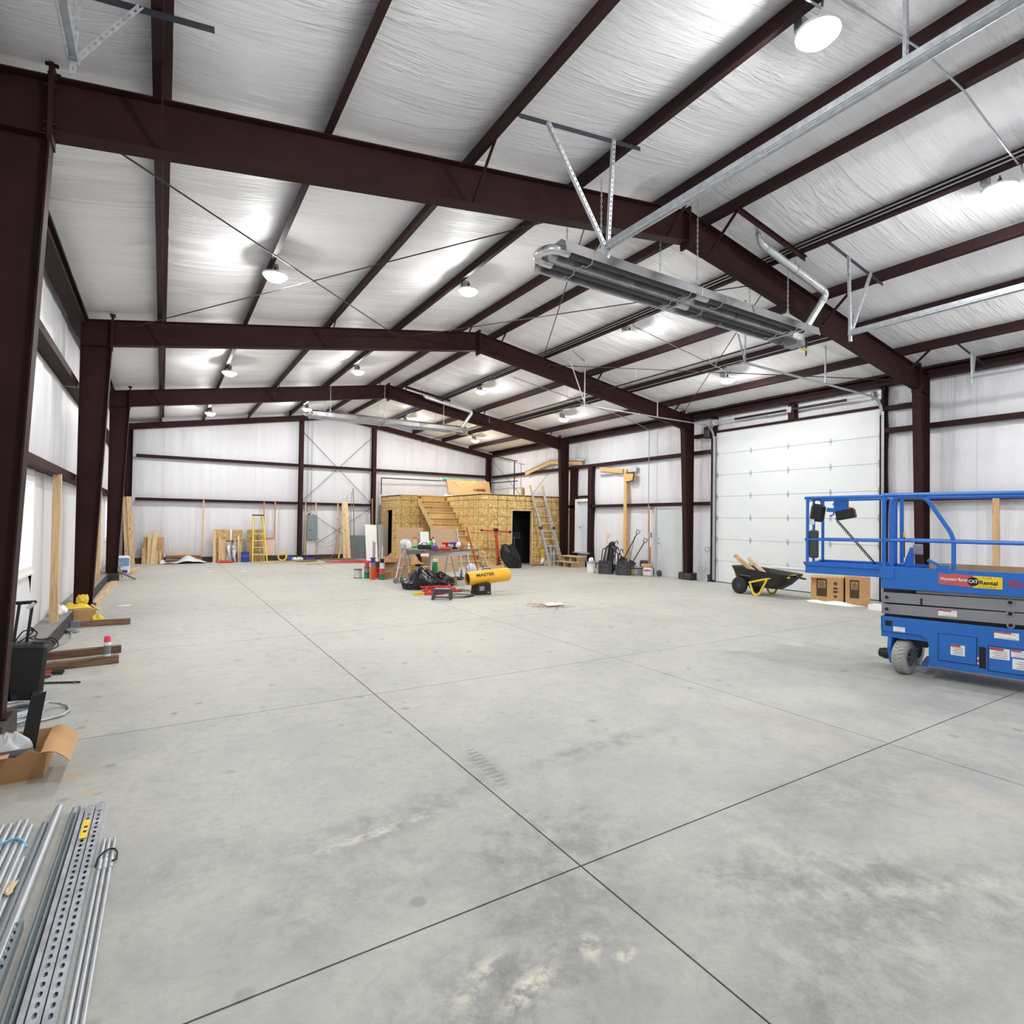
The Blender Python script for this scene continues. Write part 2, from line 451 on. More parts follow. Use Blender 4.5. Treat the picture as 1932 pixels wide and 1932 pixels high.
MT = {}
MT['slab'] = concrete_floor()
MT['joint'] = P('joint_dirt', (88, 70, 52), .9, var=.2, scale=20)
MT['curb'] = P('curb_concrete', (140, 139, 135), .85, var=.16, scale=5, bmp=.2)
MT['curbface'] = P('curb_face_coating', (62, 62, 62), .8, var=.4, scale=9, bmp=.25)
MT['roofvinyl'] = vinyl_mat('roof_vinyl', (.35, 3.6, .35), 1, 1.83, .75, (250, 250, 253), .55, .04)
MT['wallvinyl_y'] = vinyl_mat('side_wall_vinyl', (3.4, 3.4, .30), 1, 1.52, .34, (228, 228, 233), .42, .4)
MT['wallvinyl_x'] = vinyl_mat('end_wall_vinyl', (3.4, 3.4, .30), 0, 1.52, .26, (226, 226, 231), .42, .4)
MT['steel'] = P('oxide_primer_steel', (51, 30, 30), .6, var=.16, scale=3, bmp=.04, bscale=8, spec=.12)
MT['steel2'] = P('oxide_primer_purlin', (53, 35, 37), .6, var=.14, scale=3, spec=.12)
MT['galv'] = P('galvanised_steel', (186, 191, 196), .38, .45, var=.14, scale=22)
MT['strut'] = P('zinc_strut', (190, 195, 202), .36, .5, var=.16, scale=14)
MT['emt'] = P('emt_conduit', (178, 182, 186), .35, .45, var=.08, scale=10)
MT['alu'] = P('aluminium', (214, 216, 218), .32, .5, var=.08, scale=8)
MT['mirror'] = P('polished_aluminium', (214, 214, 216), .22, .92, var=.08, scale=4)
MT['tube'] = P('burner_tube', (74, 76, 80), .6, .3, var=.12)
MT['bolt'] = P('yellow_zinc', (176, 160, 112), .4, .7, var=.1)
MT['rod'] = P('brace_rod', (70, 62, 62), .5, .4, var=.1)
MT['darkangle'] = P('dark_angle_steel', (52, 56, 64), .5, .4, var=.15)
MT['black'] = P('black_plastic', (24, 24, 25), .45, var=.2)
MT['rubber'] = P('black_rubber', (30, 30, 31), .75, var=.2)
MT['bag'] = P('black_bin_bag', (16, 16, 17), .22, var=.2, bmp=.7, bscale=9)
MT['white'] = P('white_paint', (236, 236, 234), .45, var=.03)
MT['doorwhite'] = P('overhead_door_white', (222, 226, 227), .4, var=.02, scale=2)
MT['doorgray'] = P('door_grey', (204, 209, 210), .45, var=.03, scale=2)
MT['doorblue'] = P('door_blue_white', (216, 222, 232), .5, var=.03)
MT['lampwhite'] = P('lamp_housing', (225, 226, 228), .4, var=.02)
MT['lampglow'] = emit_mat('lamp_glow', (253, 252, 250), LAMP_GLOW)
MT['glass'] = glass_mat('window_glass')
MT['pine_z'] = wood_mat('pine_upright', (232, 202, 160), (205, 165, 118), 2)
MT['pine_x'] = wood_mat('pine_along_x', (228, 198, 156), (200, 160, 115), 0)
MT['pine_y'] = wood_mat('pine_along_y', (226, 200, 160), (196, 160, 118), 1)
MT['cedar_z'] = wood_mat('red_pine_upright', (206, 160, 112), (168, 116, 76), 2)
MT['stair'] = wood_mat('stair_pine', (233, 204, 148), (214, 178, 118), 0)
MT['old_x'] = wood_mat('weathered_timber', (128, 104, 84), (84, 64, 50), 0)
MT['old_pale'] = wood_mat('weathered_pale_timber', (150, 124, 100), (104, 80, 62), 0)
MT['orange_wood'] = P('varnished_timber', (218, 176, 116), .5, var=.10, stretch=(1, 1, 6))
MT['osb'] = osb_mat('osb_sheathing')
MT['osb_raw'] = osb_mat('osb_offcut', .86, False)
MT['gypsum'] = P('gypsum_board', (200, 202, 200), .8, var=.03)
MT['gypsum_brown'] = P('gypsum_back', (190, 160, 130), .85, var=.05)
MT['card'] = P('cardboard', (190, 150, 104), .8, var=.08, scale=3, bmp=.05)
MT['card2'] = P('cardboard_dark', (166, 126, 88), .85, var=.12, scale=3)
MT['lift_blue'] = P('lift_blue', (32, 108, 196), .38, var=.05, scale=3, coat=.15)
MT['lift_grey'] = P('lift_grey', (138, 140, 144), .45, var=.05)
MT['tyre_grey'] = P('grey_tyre', (176, 176, 172), .7, var=.08, bmp=.1)
MT['yellow'] = P('yellow_paint', (238, 206, 60), .45, var=.06)
MT['heat_yellow'] = P('heater_yellow', (244, 180, 44), .4, var=.03)
MT['red'] = P('red_plastic', (206, 42, 38), .45, var=.08)
MT['redorange'] = P('red_orange_paint', (206, 70, 44), .45, var=.08)
MT['orange'] = P('orange_plastic', (222, 98, 36), .45, var=.06)
MT['green'] = P('green_plastic', (38, 140, 84), .45, var=.08)
MT['brightgreen'] = P('bright_green_plastic', (60, 190, 60), .4, var=.06)
MT['purple'] = P('purple_plastic', (92, 62, 150), .45, var=.06)
MT['blue'] = P('blue_plastic', (44, 72, 160), .45, var=.06)
MT['pink'] = P('pink_cap', (250, 70, 110), .45, var=.02)
MT['paper'] = P('white_paper', (240, 240, 240), .7, var=.03)
MT['sheet'] = P('white_sheeting', (226, 228, 232), .35, var=.05, bmp=.3, bscale=12)
MT['bagblue'] = P('blue_print', (120, 160, 206), .5, var=.1)
MT['grey'] = P('grey_metal', (126, 138, 142), .5, .2, var=.05)
MT['darkgrey'] = P('dark_grey_plastic', (66, 67, 70), .55, var=.1)
MT['midgrey'] = P('mid_grey_plastic', (140, 142, 146), .5, var=.06)
MT['pinkboard'] = P('pink_board', (240, 200, 190), .7, var=.05)
MT['tan'] = P('tan_plastic', (214, 190, 150), .6, var=.06)
MT['clearbag'] = P('clear_poly', (214, 216, 218), .15, var=.1, bmp=.5, bscale=14)
MT['labelred'] = P('label_red', (214, 60, 56), .5, var=.0)
MT['labelpink'] = P('label_rose', (200, 92, 96), .5, var=.02)
MT['labelyellow'] = P('label_yellow', (242, 206, 50), .5, var=.0)
MT['ink'] = P('black_ink', (22, 20, 20), .6, var=.0)
MT['inkbrown'] = P('brown_ink', (70, 52, 36), .7, var=.0)
MT['inkwhite'] = P('white_ink', (240, 240, 240), .6, var=.0)
MT['inkred'] = P('red_ink', (205, 40, 60), .6, var=.0)
MT['inkgrey'] = P('grey_ink', (120, 124, 128), .6, var=.0)
MT['roomdark'] = P('room_shade_black', (34, 34, 36), .5, var=.2, scale=2)  # near-black that puts the room's inner darkness into the colour
MT['ground'] = P('outdoor_snow', (225, 228, 232), .9, var=.05)
MT['brownmetal'] = P('brown_pipe', (40, 32, 34), .5, .3, var=.1)
# ---------------------------------------------------------------- building shell
XL, XR, XM = -1.40, 13.70, 6.155           # faces of the blanket on the side walls, ridge
YB, YF = 23.78, -0.90                      # back and front walls
RS = 0.16                                  # roof slope
def mir(x): return 2*XM - x
def roof(x):                               # underside line of the roof blanket at the purlin tops
    d = x if x <= XM else mir(x)
    return 4.905 + RS*(d + .76) + .2
def raf_top(x): return roof(x) - .2
CURB = 0.20

# floor: slabs between the saw-cut joints
fl = B().mm((XL-.3, YF-.3, -.16), (XR+.3, YB+.3, -.005))
floor = struct(fl, 'floor', MT['joint'], 'pale grey concrete floor cut into large slabs by straight joints')
jx = [XL-.3, 1.7533, 4.7618, 7.772, 10.78, XR+.3]
jy = [YF-.3, 2.1407, 5.2387, 8.3803, 11.50, 14.61, 17.72, 20.83, YB+.3]
for i in range(len(jx)-1):
    for j in range(len(jy)-1):
        g = .0045
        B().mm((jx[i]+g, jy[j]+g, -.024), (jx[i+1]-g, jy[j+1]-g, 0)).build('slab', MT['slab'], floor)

# ceiling: blanket sagging between the purlins
PUR_L = [-0.06, 1.27, 2.76, 4.24, 5.71]
PUR_R = [6.58, 8.03, 9.47, 10.92, 12.33]
xs_l = [XL] + PUR_L + [XM]; xs_r = [XM] + PUR_R + [XR]
ce = B()
rnd = random.Random(3)
for xs in (xs_l, xs_r):
    for a, b_ in zip(xs[:-1], xs[1:]):
        w = b_-a; sag = .055*min(1, w/1.3)
        ph = [rnd.uniform(0, 6.28) for _ in range(6)]
        def fn(u, v, a=a, w=w, sag=sag, ph=ph):
            x = a+w*u; y = YF-.1 + (YB-YF+.2)*v
            s = math.sin(PI*u)
            rip = .010*math.sin(y*2.1+ph[0]+2.0*u) + .006*math.sin(y*5.3+ph[1]-1.5*u) + .0045*math.sin(y*11+ph[2]+3*u) + .0022*math.sin(y*23+ph[3]-2*u)*math.sin(y*1.3+ph[4])
            return (x, y, roof(x) - (sag*s**.7 if s > 0 else 0) + rip*s)
        ce.grid(8, 420, fn)
struct(ce, 'ceiling', MT['roofvinyl'], 'white vinyl insulation blanket sagging between the roof purlins', smooth=True)
# roof sheet above, keeps daylight out
rs = B()
for x0, x1 in ((XL-.4, XM), (XM, XR+.4)):
    rs.prism([(x0, roof(x0)+.10), (x1, roof(x1)+.10), (x1, roof(x1)+.14), (x0, roof(x0)+.14)], YF-.4, YB+.4, lambda u, v, w: (u, w, v))
struct(rs, 'ceiling_roof_sheet', MT['galv'], 'metal roof sheeting above the insulation')

# walls
def wall_sheet(y0, y1, x, z0, z1, sgn, nx=None):
    """puffed blanket on a side wall (faces +-X), between girt lines"""
    b_ = B(); zs = [z for z in (z0, 2.26, 3.79, 4.86) if z0 <= z < z1] + [z1]
    if zs[0] != z0: zs = [z0]+zs
    n = max(4, int((y1-y0)*14)); rr = random.Random(int(y0*97+x*13))
    ph = [rr.uniform(0, 6.28) for _ in range(4)]
    for a, c in zip(zs[:-1], zs[1:]):
        def fn(u, v, a=a, c=c):
            y = y0+(y1-y0)*u; z = a+(c-a)*v
            s = math.sin(PI*v)
            pf = .03 + .014*math.sin(y*3.1+ph[0]) + .009*math.sin(y*8.7+ph[1]+z) + .006*math.sin(y*19+ph[2])
            return (x - sgn*(.012 + pf*max(s, 0)**.6), y, z)
        b_.grid(n, 8, fn)
    return b_
RTOP = roof(XL)+.08
# left wall with two window openings
W1 = (8.05, 8.98, 0.97, 2.12); W2 = (19.2, 20.5, 0.97, 2.12)
wl = B()
def left_piece(y0, y1, z0, z1): wl.mm((XL-.25, y0, z0), (XL-.03, y1, z1))
left_piece(YF-.3, W1[0], 0, RTOP); left_piece(W1[1], W2[0], 0, RTOP); left_piece(W2[1], YB+.3, 0, RTOP)
for W in (W1, W2):
    left_piece(W[0], W[1], 0, W[2]); left_piece(W[0], W[1], W[3], RTOP)
wall_left = struct(wl, 'wall_left', MT['wallvinyl_y'], 'left long wall faced with white wrinkled vinyl insulation')
for (a, b_, z0, z1) in ((YF, W1[0], CURB, RTOP), (W1[1], W2[0], CURB, RTOP), (W2[1], YB, CURB, RTOP),
                        (W1[0], W1[1], CURB, W1[2]), (W1[0], W1[1], W1[3], RTOP), (W2[0], W2[1], CURB, W2[2]), (W2[0], W2[1], W2[3], RTOP)):
    wall_sheet(a, b_, XL, z0, z1, -1).build('insulation_blanket', MT['wallvinyl_y'], wall_left, smooth=True)
# right wall: openings for overhead door, grey door, panel door
OD = (6.30, 10.66, 0.0, 4.30); GD = (11.93, 12.98, 0.0, 2.18); PD = (16.28, 17.02, 0.55, 2.45)
wr = B()
def right_piece(y0, y1, z0, z1): wr.mm((XR+.03, y0, z0), (XR+.25, y1, z1))
ys = [YF-.3, OD[0], OD[1], GD[0], GD[1], PD[0], PD[1], YB+.3]
for k in range(0, 8, 2): right_piece(ys[k], ys[k+1], 0, RTOP)
for D in (OD, GD, PD): right_piece(D[0], D[1], D[3], RTOP)
right_piece(PD[0], PD[1], 0, PD[2])
wall_right = struct(wr, 'wall_right', MT['wallvinyl_y'], 'right long wall faced with white vinyl insulation')
for (a, b_, z0, z1) in ((YF, OD[0], CURB, RTOP), (OD[0], OD[1], OD[3], RTOP), (OD[1], GD[0], CURB, RTOP), (GD[0], GD[1], GD[3], RTOP),
                        (GD[1], PD[0], CURB, RTOP), (PD[0], PD[1], PD[3], RTOP), (PD[0], PD[1], CURB, PD[2]), (PD[1], YB, CURB, RTOP)):
    wall_sheet(a, b_, XR, z0, z1, 1).build('insulation_blanket', MT['wallvinyl_y'], wall_right, smooth=True)
# back and front walls
wb = B().prism([(XL-.25, 0), (XR+.25, 0), (XR+.25, RTOP), (XM, roof(XM)+.1), (XL-.25, RTOP)], YB+.03, YB+.25, lambda u, v, w: (u, w, v))
wall_back = struct(wb, 'wall_back', MT['wallvinyl_x'], 'far gable wall faced with white vinyl insulation')
bs = B(); rr = random.Random(5)
for a, c in ((CURB, 2.26), (2.26, 3.79), (3.79, None)):
    def fn(u, v, a=a, c=c):
        x = XL+(XR-XL)*u; top = roof(x)+.02 if c is None else c
        z = a+(top-a)*v; s = math.sin(PI*v)
        pf = .03+.012*math.sin(x*3.3+a)+.008*math.sin(x*9.1)+.005*math.sin(x*21)
        return (x, YB-.012-pf*max(s, 0)**.6, z)
    bs.grid(200, 8, fn)
bs.build('insulation_blanket', MT['wallvinyl_x'], wall_back, smooth=True)
wf = B().prism([(XL-.25, 0), (XR+.25, 0), (XR+.25, RTOP), (XM, roof(XM)+.1), (XL-.25, RTOP)], YF-.25, YF, lambda u, v, w: (u, w, v))
struct(wf, 'wall_front', MT['wallvinyl_x'], 'front gable wall behind the viewer')

# concrete curbs along the walls
def curb(name, pieces, label):
    o = B()
    for a, b_ in pieces: o.mm(a, b_)
    return struct(o, name, MT['curbface'], label)
FY = [5.38, 11.47, 17.57]                  # frame lines
t1 = curb('trim_1', [((XL-.05, YF, 0), (-1.12, YB-.2, CURB-.004))], 'concrete curb along the foot of the left wall')
B().mm((XL-.05, YF, CURB-.004), (-1.125, YB-.2, CURB)).build('curb_top', MT['curb'], t1)
for y in FY: B().mm((-1.13, y-.24, 0), (-.90, y+.24, CURB)).build('pier', MT['curbface'], t1)
t2 = curb('trim_2', [((13.44, a, 0), (XR+.05, b_, CURB-.004)) for a, b_ in ((YF, OD[0]-.1), (OD[1]+.1, GD[0]-.06), (GD[1]+.06, YB-.2))], 'concrete curb along the foot of the right wall')
B().mm((13.445, YF, CURB-.004), (XR, OD[0]-.1, CURB)).mm((13.445, OD[1]+.1, CURB-.004), (XR, GD[0]-.06, CURB)).mm((13.445, GD[1]+.06, CURB-.004), (XR, YB-.2, CURB)).build('curb_top', MT['curb'], t2)
for y in FY: B().mm((13.21, y-.24, 0), (13.45, y+.24, CURB)).build('pier', MT['curbface'], t2)
t3 = curb('trim_3', [((XL, YB-.24, 0), (XR, YB+.04, CURB-.004))], 'dark concrete curb along the foot of the back wall')
B().mm((XL, YB-.235, CURB-.004), (XR, YB, CURB)).build('curb_top', MT['curb'], t3)

# ---------------------------------------------------------------- steel frames
FW = .16
def col_shapes(s):                          # s=-1 left, +1 right ; returns (column, plate) builders centred on y=0
    X = (lambda x: x) if s < 0 else mir
    web = [(-1.17, CURB), (-.94, CURB), (-.76, 4.45), (-.76, raf_top(-.76)), (-1.17, raf_top(-1.17))]
    c = B().prism([(X(u), v) for u, v in web], -.005, .005, lambda u, v, w: (u, w, v))
    def fl(p, q, th=.012, w=FW):
        p = Vector(p); q = Vector(q); d = (q-p).normalized(); n = Vector((-d.y, d.x))*th/2
        poly = [p-n, q-n, q+n, p+n]
        c.prism([(X(u.x), u.y) for u in poly], -w/2, w/2, lambda u, v, w_: (u, w_, v))
    fl((-1.17, CURB), (-1.17, raf_top(-1.17))); fl((-.94, CURB), (-.76, 4.47))
    fl((-1.17, raf_top(-1.17)), (-.76, raf_top(-.76)))
    fl((-1.17, 4.43), (-.765, 4.47), .01, FW*.96)
    pl = B().prism([(X(u), v) for u, v in ((-.775, 4.42), (-.745, 4.42), (-.745, raf_top(-.76)+.10), (-.775, raf_top(-.76)+.10))], -.085, .085, lambda u, v, w: (u, w, v))
    for z in (4.50, 4.56, 4.84, 4.90, 5.00):
        for y in (-.055, .055): pl.cyl((X(-.80), y, z), (X(-.72), y, z), .014, 6)
    return c, pl
def raf_shapes(s):
    X = (lambda x: x) if s < 0 else mir
    bot = lambda x: raf_top(x) - .41
    x0, x1 = -.745, XM-.012
    c = B().prism([(X(u), v) for u, v in ((x0, bot(x0)), (x1, bot(x1)), (x1, raf_top(x1)), (x0, raf_top(x0)))], -.005, .005, lambda u, v, w: (u, w, v))
    for f in (bot, raf_top):
        k = .006
        c.prism([(X(u), v) for u, v in ((x0, f(x0)-k), (x1, f(x1)-k), (x1, f(x1)+k), (x0, f(x0)+k))], -FW/2, FW/2, lambda u, v, w: (u, w, v))
    return c
FRAME_LB = ['dark brown steel portal frame nearest the viewer, its left column cut by the picture edge',
            'dark brown steel portal frame whose right column stands beside the grey door',
            'dark brown steel portal frame farthest back, right column beside the plywood room']
frame0 = None
for i, y in enumerate(FY):
    if frame0 is None:
        t = thing('portal_frame', FRAME_LB[0], 'steel frame', (XM, y, 0), group='portal frames of the hall')
        for s in (-1, 1):
            c, pl = col_shapes(s); sh = Matrix.Translation((-XM, 0, 0))
            c.xf(sh).build('column', MT['steel'], t); pl.xf(sh).build('knee_plate', MT['steel'], t)
            raf_shapes(s).xf(sh).build('rafter', MT['steel'], t)
            B().mm(((-1.19 if s < 0 else mir(-.90))-XM, -.1, CURB), ((-.90 if s < 0 else mir(-1.19))-XM, .1, CURB+.012)).build('base_plate', MT['steel'], t)
        ap = B().mm((-.016, -.085, raf_top(XM)-.50), (.016, .085, raf_top(XM)+.07))
        for z in (-.46, -.40, -.08, -.02, .04):
            for yy in (-.055, .055): ap.cyl((-.04, yy, raf_top(XM)+z), (.04, yy, raf_top(XM)+z), .014, 6)
        ap.build('ridge_plate', MT['steel'], t)
        # flange braces up to the purlins
        for x in (PUR_L[0], PUR_L[2], PUR_L[4], PUR_R[0], PUR_R[2], PUR_R[4]):
            zb = raf_top(x)-.40
            for sg in (-1, 1):
                fb = B().bar((x-XM, sg*.07, zb), (x-XM+.0, sg*.55, raf_top(x)+.03), .045, .012, up=(1, 0, 0))
                fb.build('flange_brace', MT['steel2'], t)
        frame0 = t
    else:
        copy_tree(frame0, (XM, y, 0), label=FRAME_LB[i])

# end-wall frame
e = thing('end_wall_frame', 'brown steel corner posts, gable posts and sloping rafter against the back wall', 'steel frame', (XM, YB-.2, 0))
yb = YB-.2
for x0, x1, nm in ((-1.12, -.90, 'corner_post'), (mir(-.90), mir(-1.12), 'corner_post'), (4.62, 4.775, 'gable_post'), (7.60, 7.755, 'gable_post')):
    zt = raf_top((x0+x1)/2)-.02
    p = B().mm((x0, yb-.005, CURB), (x1, yb+.005, zt)) if nm == 'corner_post' else B().mm(((x0+x1)/2-.004, yb-.1, CURB), ((x0+x1)/2+.004, yb+.1, zt))
    if nm == 'corner_post':
        p.mm((x0, yb-.10, CURB), (x0+.012, yb+.1, zt)); p.mm((x1-.012, yb-.1, CURB), (x1, yb+.1, zt))
    else:
        p.mm((x0, yb-.106, CURB), (x1, yb-.094, zt)); p.mm((x0, yb+.094, CURB), (x1, yb+.106, zt))
    p.build(nm, MT['steel'], e, world=True)
for s in (-1, 1):
    X = (lambda x: x) if s < 0 else mir
    rf = B()
    f = lambda x, d: raf_top(x)-d
    xa, xb = -1.12, XM
    rf.prism([(X(u), v) for u, v in ((xa, f(xa, .2)), (xb, f(xb, .2)), (xb, f(xb, 0)), (xa, f(xa, 0)))], yb-.105, yb-.095, lambda u, v, w: (u, w, v))
    for d in (.2, 0):
        rf.prism([(X(u), v) for u, v in ((xa, f(xa, d)-.006), (xb, f(xb, d)-.006), (xb, f(xb, d)+.006), (xa, f(xa, d)+.006))], yb-.1, yb, lambda u, v, w: (u, w, v))
    rf.build('gable_rafter', MT['steel'], e, world=True)

# purlins: Z sections running the length of the hall
def purlin(x, s, label):
    d = -1                                   # lower flange turns the same way on every purlin
    z0 = roof(x)-.2; z1 = roof(x)-.012
    sl = RS if x < XM else -RS
    p = B().profile([(x+d*.07, z0-.0+sl*d*.07+.018), (x+d*.07, z0+sl*d*.07), (x, z0), (x, z1), (x-d*.06, z1-sl*d*.06)], YF+.05, YB-.02, lambda u, v, w: (u, w, v), .005)
    return solo(p, 'roof_purlin', label, 'purlin', MT['steel2'], group='roof purlins')
PLAB_L = ['first brown roof purlin from the left eave', 'second brown roof purlin from the left eave', 'third brown roof purlin from the left eave',
          'fourth brown roof purlin from the left eave', 'brown roof purlin just left of the ridge']
PLAB_R = ['brown roof purlin just right of the ridge', 'roof purlin on the right slope carrying twin conduits and the flue bracket', 'roof purlin on the right slope between the two conduit-carrying purlins',
          'roof purlin on the right slope with one conduit and the right-hand lamps', 'brown roof purlin nearest the right eave']
for x, l in zip(PUR_L, PLAB_L): purlin(x, -1, l)
for x, l in zip(PUR_R, PLAB_R): purlin(x, 1, l)
for s, l in ((-1, 'brown eave strut along the top of the left wall'), (1, 'brown eave strut along the top of the right wall above the overhead door')):
    X = (lambda x: x) if s < 0 else mir
    zt = roof(-1.25)-.02; zb = zt-.24
    p = B().profile([(X(-1.12), zt-.05), (X(-1.12), zt), (X(-1.30), zt-.03), (X(-1.30), zb), (X(-1.12), zb), (X(-1.12), zb+.05)], YF+.05, YB-.02, lambda u, v, w: (u, w, v), .005)
    solo(p, 'eave_strut', l, 'eave strut', MT['steel2'])

# wall girts: Z sections with the web flat, one per bay
def girt_y(xw, s, y0, y1, z, label):
    d = -s; xi = xw + d*.20
    if s < 0: pts = [(xi, z+.10), (xi, z), (xw+d*.02, z)]
    else: pts = [(xi, z+.10), (xi, z), (xw+d*.02, z)]
    p = B().profile(pts, y0, y1, lambda u, v, w: (u, w, v), .005)
    return solo(p, 'wall_girt', label, 'girt', MT['steel'], group='wall girts')
bays = [(YF+.1, FY[0]-.02), (FY[0]+.02, FY[1]-.02), (FY[1]+.02, FY[2]-.02), (FY[2]+.02, YB-.2)]
bn = ['nearest bay', 'bay with the near window', 'third bay', 'farthest bay']
for (a, c), n_ in zip(bays, bn):
    girt_y(XL, -1, a, c, 2.22, 'lower brown wall girt on the left wall in the '+n_)
    girt_y(XL, -1, a, c, 3.74, 'upper brown wall girt on the left wall in the '+n_)
rg = [(YF+.1, FY[0]-.02, 'between the picture edge and the nearest frame'), (FY[0]+.02, OD[0]-.14, 'between nearest frame and overhead door'),
      (OD[1]+.14, FY[1]-.02, 'between overhead door and second frame'), (FY[1]+.02, 16.18, 'above the grey door'), (FY[2]+.02, YB-.2, 'behind the plywood room')]
for a, c, n_ in rg:
    if 'plywood' not in n_: girt_y(XR, 1, a, c, 2.215, 'lower brown wall girt on the right wall '+n_)
    girt_y(XR, 1, a, c if 'grey' not in n_ else FY[2]-.02, 3.73, 'upper brown wall girt on the right wall '+n_)
girt_y(XR, 1, FY[0]+.02, OD[0]-.14, 4.22, 'short topmost wall girt between nearest frame and overhead door')
girt_y(XR, 1, OD[1]+.14, FY[1]-.02, 4.22, 'short topmost wall girt between overhead door and second frame')
girt_y(XR, 1, 17.12, FY[2]-.02, 2.215, 'short lower wall girt right of the white panel door jamb')
def girt_x(x0, x1, z, label):
    yi = YB-.20
    p = B().profile([(yi, z+.10), (yi, z), (YB-.02, z)], x0, x1, lambda u, v, w: (w, u, v), .005)
    return solo(p, 'wall_girt', label, 'girt', MT['steel'], group='wall girts')
for x0, x1, n_ in ((-.80, 4.60, 'left of the gable posts'), (4.79, 7.585, 'between the gable posts'), (7.77, mir(-.92), 'right of the gable posts')):
    if x0 < 7: girt_x(x0, x1, 2.215, 'lower brown wall girt on the back wall '+n_)
    girt_x(x0, x1, 3.74, 'upper brown wall girt on the back wall '+n_)

# rod bracing
def rod(p, q, label, r=.009):
    return solo(B().cyl(p, q, r, 6), 'brace_rod', label, 'brace rod', MT['rod'], group='steel brace rods')
zr = lambda x: raf_top(x)-.18
for x0, x1, n_ in ((-.55, 4.15, 'left'), (4.45, 7.9, 'middle'), (8.1, 12.9, 'right')):
    rod((x0, FY[0]+.08, zr(x0)-.1), (x1, FY[1]-.08, zr(x1)+.05), 'thin roof brace rod, %s panel, rising left to right going back' % n_)
    rod((x0, FY[1]-.08, zr(x0)+.05), (x1, FY[0]+.08, zr(x1)-.1), 'thin roof brace rod, %s panel, crossing the other way' % n_)
yr = YB-.12
rod((4.78, yr, 5.15), (7.59, yr, 2.36), 'thin wall brace rod above the electrical panel, falling to the right')
rod((4.78, yr+.02, 2.36), (7.59, yr+.02, 5.15), 'thin wall brace rod above the electrical panel, rising to the right')
rod((4.78, yr, 2.12), (7.59, yr, .25), 'thin wall brace rod behind the electrical panel, falling to the right')
rod((4.78, yr+.02, .25), (7.59, yr+.02, 2.12), 'thin wall brace rod behind the electrical panel, rising to the right')
rod((13.52, FY[2]+.1, 4.5), (13.52, YB-.3, .5), 'thin wall brace rod over the plywood room, falling towards the back corner')
rod((13.54, FY[2]+.1, .5), (13.54, YB-.3, 4.5), 'thin wall brace rod over the plywood room, rising towards the back corner')

# ---------------------------------------------------------------- hanging lamps
LX = [1.30, 4.38, 8.12, 11.26]; LYS = [2.5, 8.55, 14.9, 21.1]
lamp0 = None
def make_lamp(loc, label):
    t = thing('hanging_lamp', label, 'lamp', loc, group='round hanging lamps')
    B().lathe([(0, .075), (.06, .075), (.085, .055), (.17, .03), (LAMP_RIM, .012), (LAMP_RIM, .006), (.12, .006), (0, .006)], n=24).build('housing', MT['lampwhite'], t, smooth=True)
    B().lathe([(.148, .004), (.132, -.026), (.10, -.050), (.055, -.066), (0, -.071)], n=24).build('diffuser', MT['lampglow'], t, smooth=True)
    hk = B().cyl((0, 0, .075), (0, 0, .13), .02, 8); hk.tube([(0, 0, .13), (.02, 0, .15), (0, 0, .17), (-.02, 0, .15), (0, 0, .13)], .005, 5)
    hk.build('hook', MT['darkgrey'], t)
    cb = B().tube(fillet([(0, 0, .12), (.05, .02, .16), (.02, .10, .06), (0, .14, .20), (0, .12, .30)], .05), .005, 5); cb.build('cord', MT['darkgrey'], t)
    return t
rown = ['in the nearest bay', 'in the second bay', 'in the third bay', 'in the farthest bay']
coln = ['leftmost lamp of its row', 'second lamp from the left of its row', 'third lamp from the left of its row', 'rightmost lamp of its row']
for j, y in enumerate(LYS):
    for i, x in enumerate(LX):
        lab = 'round hanging lamp, %s, %s' % (coln[i], rown[j]); loc = (x, y, roof(x)-.34)
        if lamp0 is None: lamp0 = make_lamp(loc, lab); tt = lamp0
        else: tt = copy_tree(lamp0, loc, label=lab)
# ---------------------------------------------------------------- doors and windows
def frame_win(name, W, label):
    e = sstruct_empty(name, label); y0, y1, z0, z1 = W; x = XL-.10
    fr = B(); w = .07
    fr.mm((x-.06, y0, z0), (XL+.07, y0+w, z1)).mm((x-.06, y1-w, z0), (XL+.07, y1, z1)).mm((x-.06, y0+w, z0), (XL+.07, y1-w, z0+w)).mm((x-.06, y0+w, z1-w), (XL+.07, y1-w, z1))
    fr.build('window_frame', MT['white'], e)
    zm = (z0+z1)/2
    for a, c, dx in ((z0+w, zm+.02, .0), (zm-.02, z1-w, -.035)):
        s_ = B(); q = .04; xx = x+.02+dx
        s_.mm((xx-.015, y0+w, a), (xx+.015, y0+w+q, c)).mm((xx-.015, y1-w-q, a), (xx+.015, y1-w, c)).mm((xx-.015, y0+w+q, a), (xx+.015, y1-w-q, a+q)).mm((xx-.015, y0+w+q, c-q), (xx+.015, y1-w-q, c))
        so = s_.build('sash', MT['white'], e)
        B().mm((xx-.004, y0+w+q, a+q), (xx+.004, y1-w-q, c-q)).build('pane', MT['glass'], so)
    B().mm((XL-.02, y0-.03, z0-.03), (XL+.09, y1+.03, z0)).build('window_sill', MT['white'], e)
frame_win('window_1', W1, 'white sash window in the left wall, bright with daylight')
frame_win('window_2', W2, 'narrow-looking white sash window far along the left wall')

